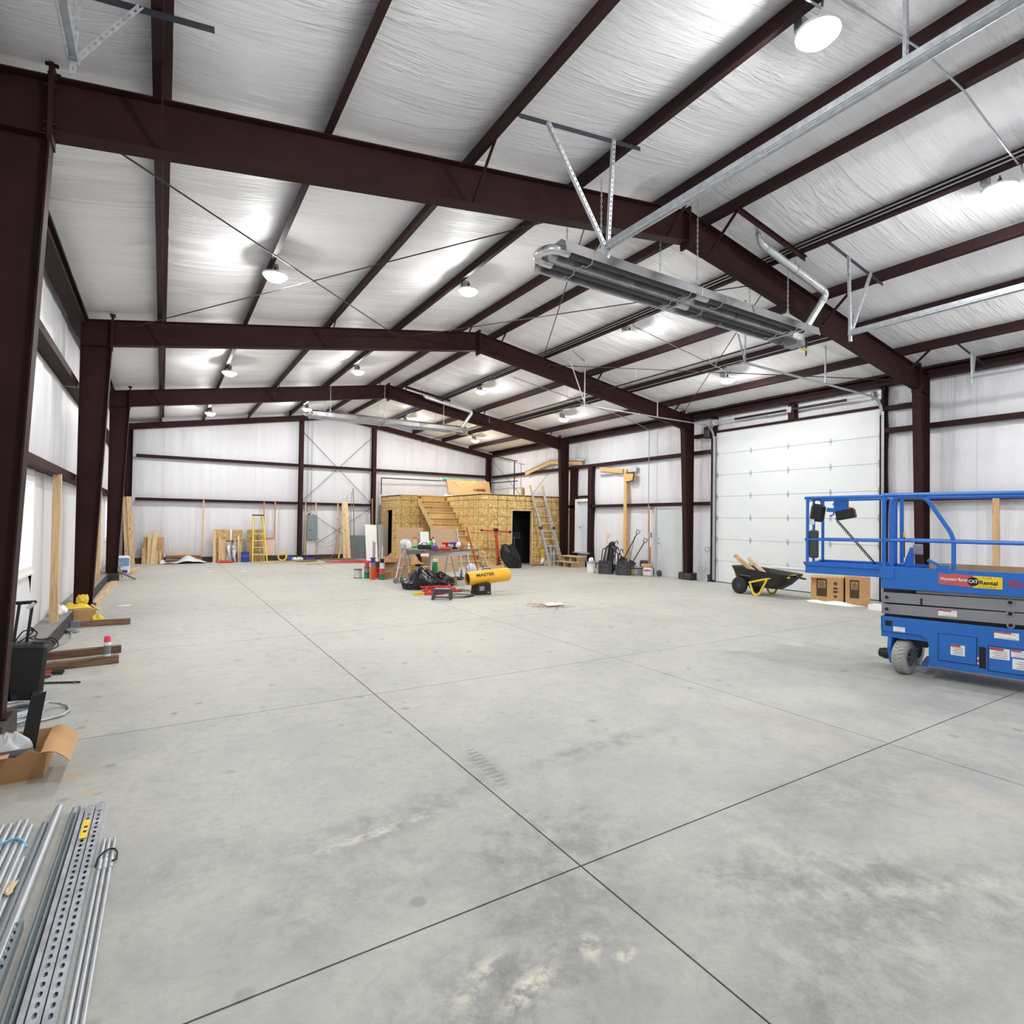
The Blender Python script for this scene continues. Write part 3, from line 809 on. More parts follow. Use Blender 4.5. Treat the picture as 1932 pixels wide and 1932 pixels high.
# grey steel door
d1 = sstruct_empty('door_1', 'pale grey flush steel door beside the overhead door')
y0, y1, _, z1 = GD
B().mm((13.56, y0-.05, 0), (XR+.1, y0, z1+.05)).mm((13.56, y1, 0), (XR+.1, y1+.05, z1+.05)).mm((13.56, y0, z1), (XR+.1, y1, z1+.05)).build('door_frame', MT['doorgray'], d1)
lf = B().mm((13.60, y0+.006, .012), (13.645, y1-.006, z1-.005)).build('door_leaf', MT['doorgray'], d1)
B().cyl((13.60, y1-.09, 1.06), (13.575, y1-.09, 1.06), .03, 12).cyl((13.575, y1-.09, 1.06), (13.545, y1-.09, 1.06), .012, 8).bar((13.55, y1-.09, 1.06), (13.55, y1-.22, 1.055), .012, .02).cyl((13.6, y1-.09, 1.18), (13.58, y1-.09, 1.18), .024, 10).build('handle', MT['alu'], lf)
for z in (.28, 1.1, 1.92): B().cyl((13.59, y0+.004, z-.055), (13.59, y0+.004, z+.055), .011, 8).build('hinge', MT['alu'], d1)
B().mm((13.56, y0, 0), (XR, y1, .012)).build('threshold', MT['alu'], d1)

# six-panel white door above the timber steps
d2 = sstruct_empty('door_2', 'white panelled door raised above two timber steps, between brown jambs')
y0, y1, z0, z1 = PD
B().mm((13.52, y1, z0-.04), (XR+.1, y1+.10, z1+.10)).mm((13.52, y0-.06, z0-.04), (XR+.1, y0, z1+.10)).mm((13.52, y0, z1), (XR+.1, y1, z1+.10)).build('door_frame', MT['white'], d2)
lf = B().mm((13.66, y0+.005, z0), (13.70, y1-.005, z1)).build('door_leaf', MT['doorblue'], d2)
pw = (y1-y0)/2
for i in range(2):
    for a, c in ((.10, .62), (.74, 1.34), (1.46, 1.80)):
        ya = y0+.08+i*(pw-.02); p_ = B().mm((13.650, ya, z0+a), (13.662, ya+pw-.15, z0+c)).mm((13.644, ya+.03, z0+a+.03), (13.652, ya+pw-.18, z0+c-.03))
        p_.build('door_panel', MT['doorblue'], lf)
B().sphere((13.63, y1-.09, z0+.92), .032).build('knob', MT['bolt'], lf, smooth=True)
B().mm((13.44, y0-.1, z0-.06), (XR, y1+.1, z0-.02)).build('door_sill', MT['alu'], d2)
# brown jamb steel round it and round the overhead door
def jamb(y0, y1, z0, z1, label, x0=13.50):
    yc = (y0+y1)/2
    p = B().mm((x0, y0, z0), (x0+.01, y1, z1)).mm((x0, y0, z0), (XR, y0+.01, z1)).mm((x0, y1-.01, z0), (XR, y1, z1))
    return solo(p, 'jamb_post', label, 'steel jamb', MT['steel'], group='brown steel door jambs')
jamb(17.12, 17.42, CURB, 3.72, 'wide brown steel jamb post left of the white panelled door')
jamb(16.10, 16.34, CURB, 3.72, 'brown steel jamb post right of the white panelled door')
solo(B().mm((13.48, 16.34, 2.60), (XR, 17.12, 2.67)), 'door_header', 'short brown steel header over the white panelled door', 'steel header', MT['steel'])
jamb(OD[0]-.14, OD[0]-.02, 0, 4.76, 'tall brown jamb post at the near side of the overhead door', 13.52)
jamb(OD[1]+.02, OD[1]+.14, 0, 4.76, 'tall brown jamb post at the far side of the overhead door', 13.52)
solo(B().mm((13.50, 8.27, 4.34), (XR, 8.43, 4.74)), 'spring_post', 'short brown post over the middle of the overhead door', 'steel post', MT['steel'])
solo(B().mm((13.54, OD[0]-.02, 4.30), (XR, OD[1]+.02, 4.36)), 'door_header', 'dark brown header along the top of the overhead door', 'steel header', MT['steel'])

# overhead door
d3 = sstruct_empty('door_3', 'tall white sectional overhead door of seven panels with small hinges')
y0, y1 = OD[0]-.02, OD[1]+.02; hs = 4.30/7
pm = None
for k in range(7):
    pz = B().mm((13.600, y0, .004), (13.650, y1, hs-.004)).mm((13.612, y0, hs-.004), (13.64, y1, hs+.004))
    if pm is None: pm = pz.build('door_section', MT['doorwhite'], d3, bevel=.006)
    else:
        c = pm.copy(); COL.objects.link(c); c.location = (0, 0, k*hs)
hm = None
for k in range(1, 7):
    for j in range(5):
        yy = y0+.05+(y1-y0-.10)*j/4
        if hm is None:
            q = B().mm((13.588, -.022, -.02), (13.600, .022, .02)).prism([(-.022, .02), (.022, .02), (.008, .085), (-.008, .085)], 13.590, 13.600, lambda u, v, w: (w, u, v)).prism([(-.022, -.02), (-.008, -.085), (.008, -.085), (.022, -.02)], 13.590, 13.600, lambda u, v, w: (w, u, v)).cyl((13.585, -.03, 0), (13.585, .03, 0), .009, 6)
            hm = q.build('hinge', MT['galv'], d3); hm.location = (0, yy, k*hs)
        else:
            c = hm.copy(); COL.objects.link(c); c.location = (0, yy, k*hs)
B().mm((13.585, y0, 4.285), (13.60, y1, 4.33)).build('top_seal', MT['alu'], d3)
B().mm((13.60, y0, 0), (13.645, y1, .02)).build('bottom_seal', MT['rubber'], d3)
B().mm((13.57, 7.2, .55), (13.60, 8.9, .60)).build('lock_bar', MT['white'], d3)

def strut_angle(b_, p, q, w=.032, up=(1, 0, 0)):
    """perforated angle: two thin legs (holes as dark dots come from the punched pieces)"""
    p, q = Vector(p), Vector(q); d = (q-p).normalized(); u = Vector(up); s = d.cross(u).normalized(); u = s.cross(d)
    b_.bar(p+u*w/2, q+u*w/2, .003, w, up=u); b_.bar(p+s*w/2, q+s*w/2, w, .003, up=u)
def perforated(name, parent, p, q, w=.034, facing=(0, -1, 0)):
    """punched strip angle with real holes along its face"""
    p, q = Vector(p), Vector(q); d = q-p; Ln = d.length; d.normalize(); n = Vector(facing); s = d.cross(n).normalized()
    b_ = B(); k = max(2, int(Ln/.05)); st = Ln/k
    def strip(off0, off1, a, c):
        b_.box(p+d*(a+c)/2+s*(off0+off1)/2, (abs(off1-off0), c-a, .003), Matrix((s, d, s.cross(d))).transposed())
    strip(-w/2, -w*.2, 0, Ln); strip(w*.2, w/2, 0, Ln)
    for i in range(k): strip(-w*.2, w*.2, i*st+st*.42, (i+1)*st)
    m2 = -n
    b_.box(p+d*Ln/2+s*w/2+m2*w/2, (w, Ln, .003), Matrix((m2, d, m2.cross(d))).transposed())
    return b_.build(name, MT['galv'], parent, world=True)

# tracks of the overhead door in the right wall
for yy, n_, hang in ((OD[0]-.06, 'near', ((8.66, 5.62), (11.22, 5.27))), (OD[1]+.06, 'far', ((8.70, 5.60), (11.2, 5.27)))):
    t = thing('door_track', 'galvanised %s track of the right-wall overhead door, curving up and inwards' % n_, 'door track', (13.5, yy, 0))
    path = [(13.53, yy, .05), (13.53, yy, 4.10)] + arc((13.15, yy, 4.12), .38, 0, PI/2, 8)[1:] + [(8.62, yy, 4.52)]
    tr = B()
    for dy in (-.025, .025):
        pts = [Vector(q)+Vector((0, dy, 0)) for q in path]
        tr.tube(pts, .010, 4)
    for i in range(len(path)-1):
        a, c = Vector(path[i]), Vector(path[i+1]); dd = (c-a).normalized()
        tr.bar(a, c, .004, .05, up=(0, 1, 0))
    tr.build('rail', MT['galv'], t, world=True)
    perforated('wall_angle', t, (13.50, yy-.03, .05), (13.50, yy-.03, 4.2), .05, facing=(-1, 0, 0))
    for (hx, hz) in hang: perforated('hanger', t, (hx, yy-.03, 4.50), (hx, yy-.03, hz))
    if n_ == 'near': perforated('hanger_brace', t, (8.66, yy-.03, 4.52), (8.25, yy-.03, 5.5))
    else:
        perforated('hanger_brace', t, (8.72, yy-.03, 4.54), (8.2, yy-.03, 5.62))
        B().bar((8.05, yy-.4, 5.66), (8.75, yy+.05, 5.64), .04, .04).build('hanger_bracket', MT['galv'], t, world=True)
    B().cyl((13.45, yy, 4.40), (13.45, yy-.01, 4.70), .01, 6).mm((13.43, yy-.03, 4.48), (13.56, yy+.03, 4.68)).build('end_bearing', MT['galv'], t, world=True)
t = thing('torsion_spring_shaft', 'black torsion springs on a thin shaft above the overhead door', 'spring shaft', (13.44, 8.48, 4.56))
B().cyl((13.44, OD[0]-.06, 4.585), (13.44, OD[1]+.06, 4.585), .014, 8).build('shaft', MT['alu'], t, world=True)
for a, c in ((6.95, 8.28), (8.44, 9.95)):
    B().tube([(13.44+.0, a+(c-a)*i/60, 4.585) for i in range(61)], [.034 if i % 2 else .030 for i in range(61)], 10).build('spring', MT['black'], t, world=True, smooth=True)
B().mm((13.43, 8.31, 4.52), (13.52, 8.39, 4.66)).build('centre_bearing', MT['galv'], t, world=True)
for yy in (OD[0]+.06, OD[1]-.06):
    B().lathe([(.02, -.03), (.09, -.03), (.075, 0), (.09, .03), (.02, .03)], (13.44, yy, 4.585), 14, (0, 1, 0)).build('cable_drum', MT['alu'], t, world=True, smooth=True)
t = thing('door_opener', 'black wall-mounted opener box at the top corner of the overhead door', 'door opener', (13.46, OD[1]+.22, 4.16))
B().mm((13.40, OD[1]+.13, 4.16), (13.56, OD[1]+.33, 4.50)).build('housing', MT['black'], t, world=True, bevel=.02)
B().tube(fillet([(13.45, OD[1]+.2, 4.16), (13.45, OD[1]+.2, 3.6), (13.5, OD[1]+.16, 2.4)], .1), .004, 5).build('cable', MT['red'], t, world=True)

# tracks of the two front doors, ending in mid air above the viewer
Z0 = 4.46; YE = 4.37
def front_track(x, s, label, hx):
    t = thing('door_track', label, 'door track', (x, 2, Z0))
    tr = B()
    for dx in (-.025, .025): tr.cyl((x+dx, YF+.35, Z0), (x+dx, YE, Z0), .010, 5)
    tr.mm((x-.025, YF+.35, Z0+.018), (x+.025, YE, Z0+.022)); strut_angle(tr, (x-.02, YF+.35, Z0+.02), (x-.02, YE, Z0+.02), .05, up=(0, 0, 1))
    tr.build('rail', MT['galv'], t, world=True)
    (xa, xb), xv, xd = hx
    zb = lambda q: roof(q)-.215
    B().bar((xa, YE+.02, zb(xa)), (xb, YE+.02, zb(xb)), .045, .004).bar((xa, YE, zb(xa)-.02), (xb, YE, zb(xb)-.02), .004, .045).build('cross_angle', MT['darkangle'], t, world=True)
    perforated('hanger', t, (xv, YE-.04, zb(xv)-.02), (x, YE-.04, Z0-.10))
    perforated('hanger_brace', t, (xd, YE-.035, zb(xd)-.02), (x, YE-.035, Z0-.02))
    yy = 1.62
    perforated('hanger', t, (x, yy, Z0), (x, yy, zb(x)))
    return t
front_track(-.52, -1, 'galvanised track end hanging at the top left corner of the picture', ((-.95, .24), -.50, -.18))
front_track(3.81, 1, 'long galvanised track running overhead from the tube heater to the top right', ((2.74, 4.28), 3.88, 3.05))
front_track(8.50, -1, 'galvanised track ending in mid air right of the tube heater flue', ((8.0, 9.5), 8.44, 9.08))
front_track(12.80, 1, 'short-looking galvanised track end near the right eave', ((12.25, 13.55), 12.76, 12.9))

# ---------------------------------------------------------------- radiant tube heaters
def chain(b_, p, q, r=.004, lk=.035):
    p, q = Vector(p), Vector(q); n = max(1, int((q-p).length/lk)); d = (q-p)/n
    s = d.normalized().orthogonal().normalized(); s2 = d.normalized().cross(s)
    for i in range(n):
        c = p+d*(i+.5); w = (s if i % 2 else s2)
        b_.tube([c+d*.62*math.cos(2*PI*k/6)+w*lk*.28*math.sin(2*PI*k/6) for k in range(6)], r, 4, closed=True)
def heater(loc, label, flue, sl):
    """tube heater hung along X; local x from the return bend (0) to the burner (5.3)"""
    t = thing('tube_heater', label, 'heater', loc)
    HL = 5.25
    for yc in (-.175, .175):
        pr = [(yc-.155, -.075), (yc-.150, -.055), (yc-.125, .055), (yc-.05, .105), (yc+.05, .105), (yc+.125, .055), (yc+.150, -.055), (yc+.155, -.075)]
        for a, c in ((.12, 1.8), (1.76, 3.55), (3.5, HL)):
            B().profile(pr, a, c, lambda u, v, w: (w, u, v+(.003 if a > 1 else 0)), -.003).build('reflector', MT['mirror'], t)
        B().cyl((.25, yc, 0), (2.45, yc, 0), .05, 14).build('burner_tube', MT['tube'], t, smooth=True)
        B().cyl((2.65, yc, 0), (HL-.25, yc, 0), .05, 14).build('burner_tube', MT['tube'], t, smooth=True)
        B().cyl((2.42, yc, 0), (2.68, yc, 0), .055, 14).build('coupling', MT['alu'], t, smooth=True)
        for x in (.55, 2.25, 2.9, 4.7):
            w_ = B().tube([(x, yc-.16, -.06), (x, yc-.09, -.045), (x+.02, yc-.05, -.075), (x+.02, yc+.05, -.075), (x, yc+.09, -.045), (x, yc+.16, -.06)], .005, 5); w_.build('tube_hanger', MT['alu'], t)
    ub = [(.26, -.175, 0)] + [(.16-.175*1.0*math.sin(a), -.175*math.cos(a), 0) for a in [PI*i/12 for i in range(13)]] + [(.26, .175, 0)]
    B().tube(ub, .056, 14).build('return_bend', MT['mirror'], t, smooth=True)
    for x in (2.36, 4.75):
        B().bar((x, -.36, -.085), (x, .36, -.085), .03, .012).bar((x, -.36, -.085), (x, -.36, .02), .02, .008, up=(1, 0, 0)).build('cross_bar', MT['galv'], t)
    bx = B().mm((HL-.02, .06, -.11), (HL+.22, .30, .10)); b_ = bx.build('burner_box', MT['midgrey'], t, bevel=.006)
    B().mm((HL+.22, .10, -.02), (HL+.222, .18, .06)).mm((HL+.04, .058, .0), (HL+.12, .06, .06)).build('rating_label', MT['inkwhite'], b_)
    gh = B().tube(fillet([(HL+.2, .18, -.08), (HL+.36, .2, -.10), (HL+.42, .12, -.13), (HL+.30, .08, -.14), (HL+.40, .18, -.10), (HL+.46, .18, -.08)], .05), .013, 7); gh.build('gas_hose', MT['yellow'], t, smooth=True)
    B().cyl((HL+.46, .18, -.20), (HL+.46, .18, 0), .014, 8).cyl((HL+.46, .18, -.02), (HL+.46, .18, .06), .022, 8).build('gas_cock', MT['black'], t)
    zp = lambda x: roof(x+loc[0])-.2-loc[2]
    for x, y in ((.62, -.33), (2.30, -.33), (.62, .33), (2.30, .33), (4.35, -.33), (4.35, .33)):
        ch = B(); chain(ch, (x, y, .06), (x, y, zp(x))); ch.build('chain', MT['galv'], t)
        B().tube([(x-.05, y, .06), (x-.02, y, .12), (x, y, .17), (x+.03, y, .11), (x+.05, y, .06)], .006, 5).build('chain_hook', MT['galv'], t)
    # flue
    fp = fillet([Vector(q)-Vector(loc) for q in flue], .12, 6)
    fo = B().tube(fp, .055, 14).build('flue_pipe', MT['alu'], t, smooth=True)
    Vs = [Vector(q)-Vector(loc) for q in flue]
    for i in (1, 2):
        for k in (-.13, .13):
            dv = (Vs[i+1]-Vs[i]).normalized() if k > 0 else (Vs[i-1]-Vs[i]).normalized()
            c = Vs[i]+dv*.14
            B().cyl(c-dv*.02, c+dv*.02, .0605, 14).build('pipe_collar', MT['galv'], fo, smooth=True)
    mid = (Vs[1]+Vs[2])/2
    B().lathe([(.058, -.012), (.064, -.012), (.064, .012), (.058, .012)], mid, 14, (Vs[2]-Vs[1])).cyl(mid+Vector((0, 0, .06)), mid+Vector((0, 0, .38)), .004, 5).build('pipe_hanger', MT['galv'], t)
    return t
heater((3.70, 5.37, 4.80), 'twin-tube radiant heater with silver reflectors hung below the nearest frame', ((8.75, 5.195, 4.80), (9.06, 5.00, 5.42), (7.31, 5.00, 5.75), (7.26, 5.0, 6.06)), 0)
heater((3.62, 17.55, 4.80), 'twin-tube radiant heater hung far back below the last frame', ((8.67, 17.375, 4.80), (9.05, 17.2, 5.42), (7.25, 17.2, 5.72), (7.2, 17.2, 6.08)), 0)
for y, n_ in ((4.80, 'near'), (17.0, 'far')):
    a, c = (6.52, y, roof(6.52)-.22), (8.10, y, roof(8.10)-.22)
    solo(B().bar(a, c, .07, .006).bar((a[0], a[1], a[2]-.035), (c[0], c[1], c[2]-.035), .006, .07), 'flue_support', 'brown steel angle bridging two purlins beside the %s heater flue' % n_, 'support angle', MT['steel'])

# ---------------------------------------------------------------- conduits and gas pipe
def pipe(pts, r, mat, name, label, cat, rad=.08, n=8):
    return solo(B().tube(fillet(pts, rad), r, n), name, label, cat, mat, smooth=True)
zb = lambda x: roof(x)-.2
pipe([(7.985, 1.0, zb(8.0)+.12), (7.985, 23.2, zb(8.0)+.12)], .011, MT['emt'], 'conduit', 'upper of twin conduits along the second purlin right of the ridge', 'conduit')
pipe([(7.97, 1.0, zb(8.0)+.06), (7.97, 23.2, zb(8.0)+.06)], .011, MT['emt'], 'conduit', 'lower of twin conduits along the second purlin right of the ridge', 'conduit')
pipe([(10.86, 5.6, zb(10.9)+.05), (10.86, 19.0, zb(10.9)+.05)], .011, MT['emt'], 'conduit', 'single conduit along the purlin above the overhead door tracks', 'conduit')
g = thing('gas_pipe', 'dark gas pipe hung on thin rods along the right roof slope', 'gas pipe', (9.75, 13, 5.0))
gx = 9.72; gz = 5.12
B().cyl((gx, 5.9, gz), (gx, 23.3, gz), .017, 8).build('pipe', MT['brownmetal'], g, world=True, smooth=True)
for y in (7.8, 10.0, 12.7, 14.6, 17.2, 19.8): B().cyl((gx, y, gz+.02), (gx, y, zb(gx)+.02), .004, 5).cyl((gx, y, gz-.02), (gx, y, gz+.05), .012, 6).build('hanger_rod', MT['galv'], g, world=True)
def xrun(y, x0, x1, label, drop=.012):
    pts = []; xs = [x0] + [x for x in PUR_L+PUR_R if x0 < x < x1] + [x1]
    for x in xs: pts.append((x, y, zb(x)-drop))
    pts = [(x0, y, zb(x0)+.06)] + pts + [(x1, y, zb(x1)+.06)]
    return pipe(pts, .010, MT['emt'], 'conduit', label, 'conduit', .1)
xrun(2.42, -.02, 4.30, 'conduit crossing the near roof slope to the brightest lamp')
xrun(2.30, 4.36, 8.0, 'conduit crossing the ridge from the brightest lamp to the next lamp')
xrun(2.30, 8.1, 13.2, 'conduit running down the right roof slope from the upper right lamp')
xrun(8.42, 8.1, 11.2, 'conduit crossing the purlins below the tube heater')
pipe([(8.2, 13.2, zb(8.2)-.02), (10.9, 13.2, zb(10.9)-.02), (12.33, 13.2, zb(12.33)-.02), (13.46, 13.2, 4.72), (13.46, 13.2, 1.35)], .012, MT['emt'], 'conduit', 'long conduit crossing the roof and dropping down the wall by the grey door', 'conduit', .15)
solo(B().mm((13.42, 13.06, 1.20), (13.50, 13.18, 1.36)), 'switch_box', 'small metal switch box on the stud left of the grey door', 'switch box', MT['galv'], bevel=.005)
for x in LX:
    for y in LYS:
        lab = 'junction box by the %s %s' % (coln[LX.index(x)].replace(' of its row', ''), rown[LYS.index(y)])
        solo(B().mm((x-.06, y+.10, zb(x)-.03), (x+.06, y+.17, zb(x)+.09)), 'junction_box', lab, 'junction box', MT['galv'], group='lamp junction boxes', bevel=.006)
# conduits above the electrical panel
for x, n_ in ((4.98, 'left'), (5.14, 'right')):
    pipe([(x, YB-.10, 1.95), (x, YB-.10, roof(x)-.3), (x, YB-.5, roof(x)-.1)], .016, MT['emt'], 'conduit', '%s of two upright conduits rising from the electrical panel' % n_, 'conduit', .15)
# black pipe on the back wall over the plywood room
pipe([(7.98, YB-.32, 2.75), (7.98, YB-.32, 3.45), (13.3, YB-.32, 3.47)], .022, MT['brownmetal'], 'wall_pipe', 'black pipe running along the back wall above the plywood room', 'pipe', .04)
t = thing('pipe_stand', 'black upright pipe with cross arms above the plywood room', 'pipe stand', (13.3, 21.2, 2.7))
B().cyl((13.3, 21.2, 2.68), (13.3, 21.2, 4.33), .025, 8).build('upright', MT['brownmetal'], t, world=True)
B().cyl((13.3, 21.0, 4.33), (13.3, 22.95, 4.72), .022, 8).build('arm', MT['brownmetal'], t, world=True)
B().cyl((13.3, 20.95, 3.45), (13.3, 23.2, 3.47), .022, 8).build('arm', MT['brownmetal'], t, world=True)
# ---------------------------------------------------------------- scissor lift (local x towards its far end, y towards the viewer's side)
LROT = R(105)
lift = thing('scissor_lift', 'blue scissor lift with folded grey arms and railed platform', 'scissor lift', (7.10, 3.05, 0), LROT)
def side_prism(poly, ya, yb): return B().prism(poly, ya, yb, lambda u, v, w: (u, w, v))
def rect(x0, x1, z0, z1): return [(x0, z0), (x1, z0), (x1, z1), (x0, z1)]
XE, XB = .21, -1.62; LW = .76
archpts = [(-.235, .14), (-.235, .36)] + [(-.235+.09*math.sin(a)*1.0+.0, .36+.09*(1-math.cos(a))) for a in (R(30), R(60), R(90))] + [(XE, .465)]
prof = [(-1.05, .14), (-.235, .14), (-.235, .36), (-.22, .42), (-.17, .462), (XE, .466), (XE, .634), (XB, .646), (XB, .47), (-1.15, .47), (-1.10, .44), (-1.05, .38)]
ch = side_prism(prof, -.02, .0); ch.add(*(lambda b: (b.v, b.f))(side_prism(prof, -LW, -LW+.02)))
ch.mm((XB, -LW+.02, .40), (XE, -.02, .55)); ch.mm((-1.0, -LW+.02, .15), (-.25, -.02, .4)); ch.mm((XE-.02, -LW, .466), (XE, 0, .634))
cho = ch.build('chassis', MT['lift_blue'], lift, bevel=.004)
# access doors with a dark gap round them
def access(x0, x1, z0, z1, name):
    g = .006
    side_prism(rect(x0-g, x1+g, z0-g, z1+g), .0005, .0025).build('door_gap', MT['ink'], cho)
    d = side_prism(rect(x0, x1, z0, z1), .001, .010).build(name, MT['lift_blue'], cho, bevel=.004)
    return d
access(-.638, -.322, .225, .508, 'access_door')
access(-1.45, -.735, .19, .44, 'access_door')
side_prism(rect(-.715, -.66, .20, .42), .0005, .004).build('latch_recess', MT['ink'], cho)
for z in (.25, .30): B().mm((-.66, .002, z-.012), (-.645, .016, z+.012)).build('latch', MT['alu'], cho)
side_prism(rect(.10, .17, .53, .59), .0005, .003).build('socket', MT['ink'], cho)
def decal(x0, x1, z0, z1, y, head=True, parent=cho, lines=3, name='warning_label', mat='paper'):
    d = side_prism(rect(x0, x1, z0, z1), y, y+.0015).build(name, MT[mat], parent)
    if head: side_prism(rect(x0+.3*(x1-x0), x1, z1-(z1-z0)*.2, z1), y+.0016, y+.0022).build('label_header', MT['labelred'], d)
    n = lines; tx = B()
    for i in range(n):
        zz = z0+(z1-z0)*(.12+.58*i/max(1, n-1)); tx.add(*(lambda b: (b.v, b.f))(side_prism(rect(x0+(x1-x0)*.12, x1-(x1-x0)*(.15+.12*(i % 2)), zz, zz+(z1-z0)*.05), y+.0016, y+.0022)))
    if n: tx.build('label_text', MT['inkgrey'], d)
    return d
decal(-.545, -.425, .30, .41, .011, lines=5); decal(-.97, -.78, .53, .60, .001, lines=2); decal(-.02, .09, .475, .53, .001, head=False, lines=2)
decal(-.90, -.745, .32, .43, .011, lines=4); decal(-1.02, -.91, .36, .43, .011, lines=3); decal(-1.10, -.92, .24, .345, .011, head=False, lines=4)
# wheels
def wheel(x, y, yaw, front):
    m = Matrix.Translation((x, y, .188)) @ Matrix.Rotation(yaw, 4, 'Z')
    w = B().lathe([(.10, -.065), (.165, -.066), (.184, -.052), (.188, 0), (.184, .052), (.165, .066), (.10, .065)], (0, 0, 0), 32, (0, 1, 0)).xf(m)
    wo = w.build('wheel', MT['tyre_grey'], lift, smooth=True)
    tr = B()
    for i in range(26):
        a = 2*PI*i/26
        for s in (-1, 1):
            c = Vector((math.cos(a+s*.05), 0, math.sin(a+s*.05)))*.1885; c.y = s*.028
            t_ = Vector((-math.sin(a), 0, math.cos(a)))
            d_ = (Vector((0, 1, 0))*s*.9 + t_*.45).normalized()
            tr.bar(c-d_*.028, c+d_*.028, .007, .006, up=(math.cos(a), 0, math.sin(a)))
    tr.xf(m).build('tread_groove', MT['midgrey'], wo)
    B().lathe([(0, .035), (.05, .04), (.055, .045), (.11, .03), (.13, .060), (.135, .066)], (0, 0, 0), 24, (0, 1, 0)).xf(m).build('rim', MT['lift_grey'], wo, smooth=True)
    h = B()
    for i in range(5): a = 2*PI*i/5; h.cyl((.035*math.cos(a), .036, .035*math.sin(a)), (.035*math.cos(a), .052, .035*math.sin(a)), .007, 6)
    h.xf(m).build('lug_nuts', MT['black'], wo)
wheel(.0, -.10, R(76), True); wheel(.0, -LW+.085, R(76), True); wheel(-1.35, -.08, 0, False); wheel(-1.35, -LW+.08, 0, False)
mt = Matrix.Translation((0, -.10, .188)) @ Matrix.Rotation(R(76), 4, 'Z')
B().prism([(-.05, -.09), (-.10, .10), (-.09, .215), (.11, .215), (.13, .10), (.07, -.09)], -.125, -.085, lambda u, v, w: (u, w, v)).mm((-.08, -.09, .205), (.08, .05, .235)).xf(mt).build('steering_yoke', MT['lift_blue'], lift, bevel=.006)
B().cyl((0, -.125, .0), (0, -.21, .0), .062, 14).cyl((0, -.21, 0), (0, -.25, 0), .052, 14).xf(mt).build('drive_motor', MT['black'], lift)
B().cyl((-.02, -.12, .36), (-.02, -.12, .47), .04, 10).mm((-.2, -.5, .30), (.12, -.2, .44)).build('steering_axle', MT['black'], lift)
B().mm((-.21, -.6, .10), (-.15, -.15, .14)).build('pothole_guard', MT['lift_blue'], lift)
# folded scissor arms
for k, (z0, z1) in enumerate(((.660, .770), (.790, .905))):
    for y in (-.06, -.70):
        p_ = side_prism([(XE, z0), (XB+.1, z0+.03), (XB+.1, z1+.045), (XE, z1)], y-.03, y+.03)
        p_.build('scissor_arm', MT['lift_grey'], lift, bevel=.004)
for y in (-.06,):
    side_prism([(-.12, .925), (XB+.1, .955), (XB+.1, .99), (-.12, .95)], y-.03, y+.03).build('scissor_arm', MT['lift_grey'], lift)
B().mm((XB+.1, -.69, .62), (XE-.02, -.10, .96)).build('arm_stack', MT['darkgrey'], lift)
for x, z in ((.158, .85), (.158, .715), (-.903, .905), (-.903, .79), (-.907, .672)):
    B().lathe([(0, .0), (.022, .0), (.022, .006)], (x, -.031, z), 14, (0, 1, 0)).lathe([(.020, .010), (.032, .010), (.034, 0)], (x, -.031, z), 16, (0, 1, 0)).build('pivot_pin', MT['lift_grey'], lift)
    B().cyl((x, -.03, z), (x, -.0255, z), .021, 12).build('pin_socket', MT['ink'], lift)
side_prism(rect(-.175, -.155, .80, .87), -.03, -.027).build('arm_slot', MT['ink'], lift)
decal(-.475, -.315, .70, .765, -.0295, parent=lift, lines=2)
# platform
side = [(XE, .952), (XB+.16, .975), (XB+.16, 1.215), (XE, 1.203)]
pf = side_prism(side, -.02, .0); pf.add(*(lambda b: (b.v, b.f))(side_prism(side, -LW, -LW+.02))); pf.mm((XB+.16, -LW+.02, 1.10), (XE, -.02, 1.14))
pfo = pf.build('platform', MT['lift_blue'], lift, bevel=.003)
ex = side_prism([(XE+.002, 1.073), (1.02, 1.068), (1.02, 1.16), (1.045, 1.19), (1.045, 1.207), (XE+.002, 1.215)], -.045, -.025)
ex.add(*(lambda b: (b.v, b.f))(side_prism([(XE+.002, 1.073), (1.02, 1.068), (1.02, 1.16), (1.045, 1.19), (1.045, 1.207), (XE+.002, 1.215)], -LW+.025, -LW+.045)))
ex.mm((XE, -LW+.045, 1.09), (1.02, -.045, 1.12)).mm((1.0, -LW+.03, 1.07), (1.02, -.03, 1.2)).mm((XE, -.03, 1.165), (1.03, -.01, 1.18))
ex.build('extension_deck', MT['lift_blue'], lift, bevel=.002)
B().box((.155, .004, 1.135), (.14, .012, .13)).cyl((.18, .008, 1.175), (.18, .016, 1.175), .009, 8).cyl((.09, .008, 1.10), (.09, .016, 1.10), .009, 8).build('slide_bracket', MT['lift_blue'], lift)
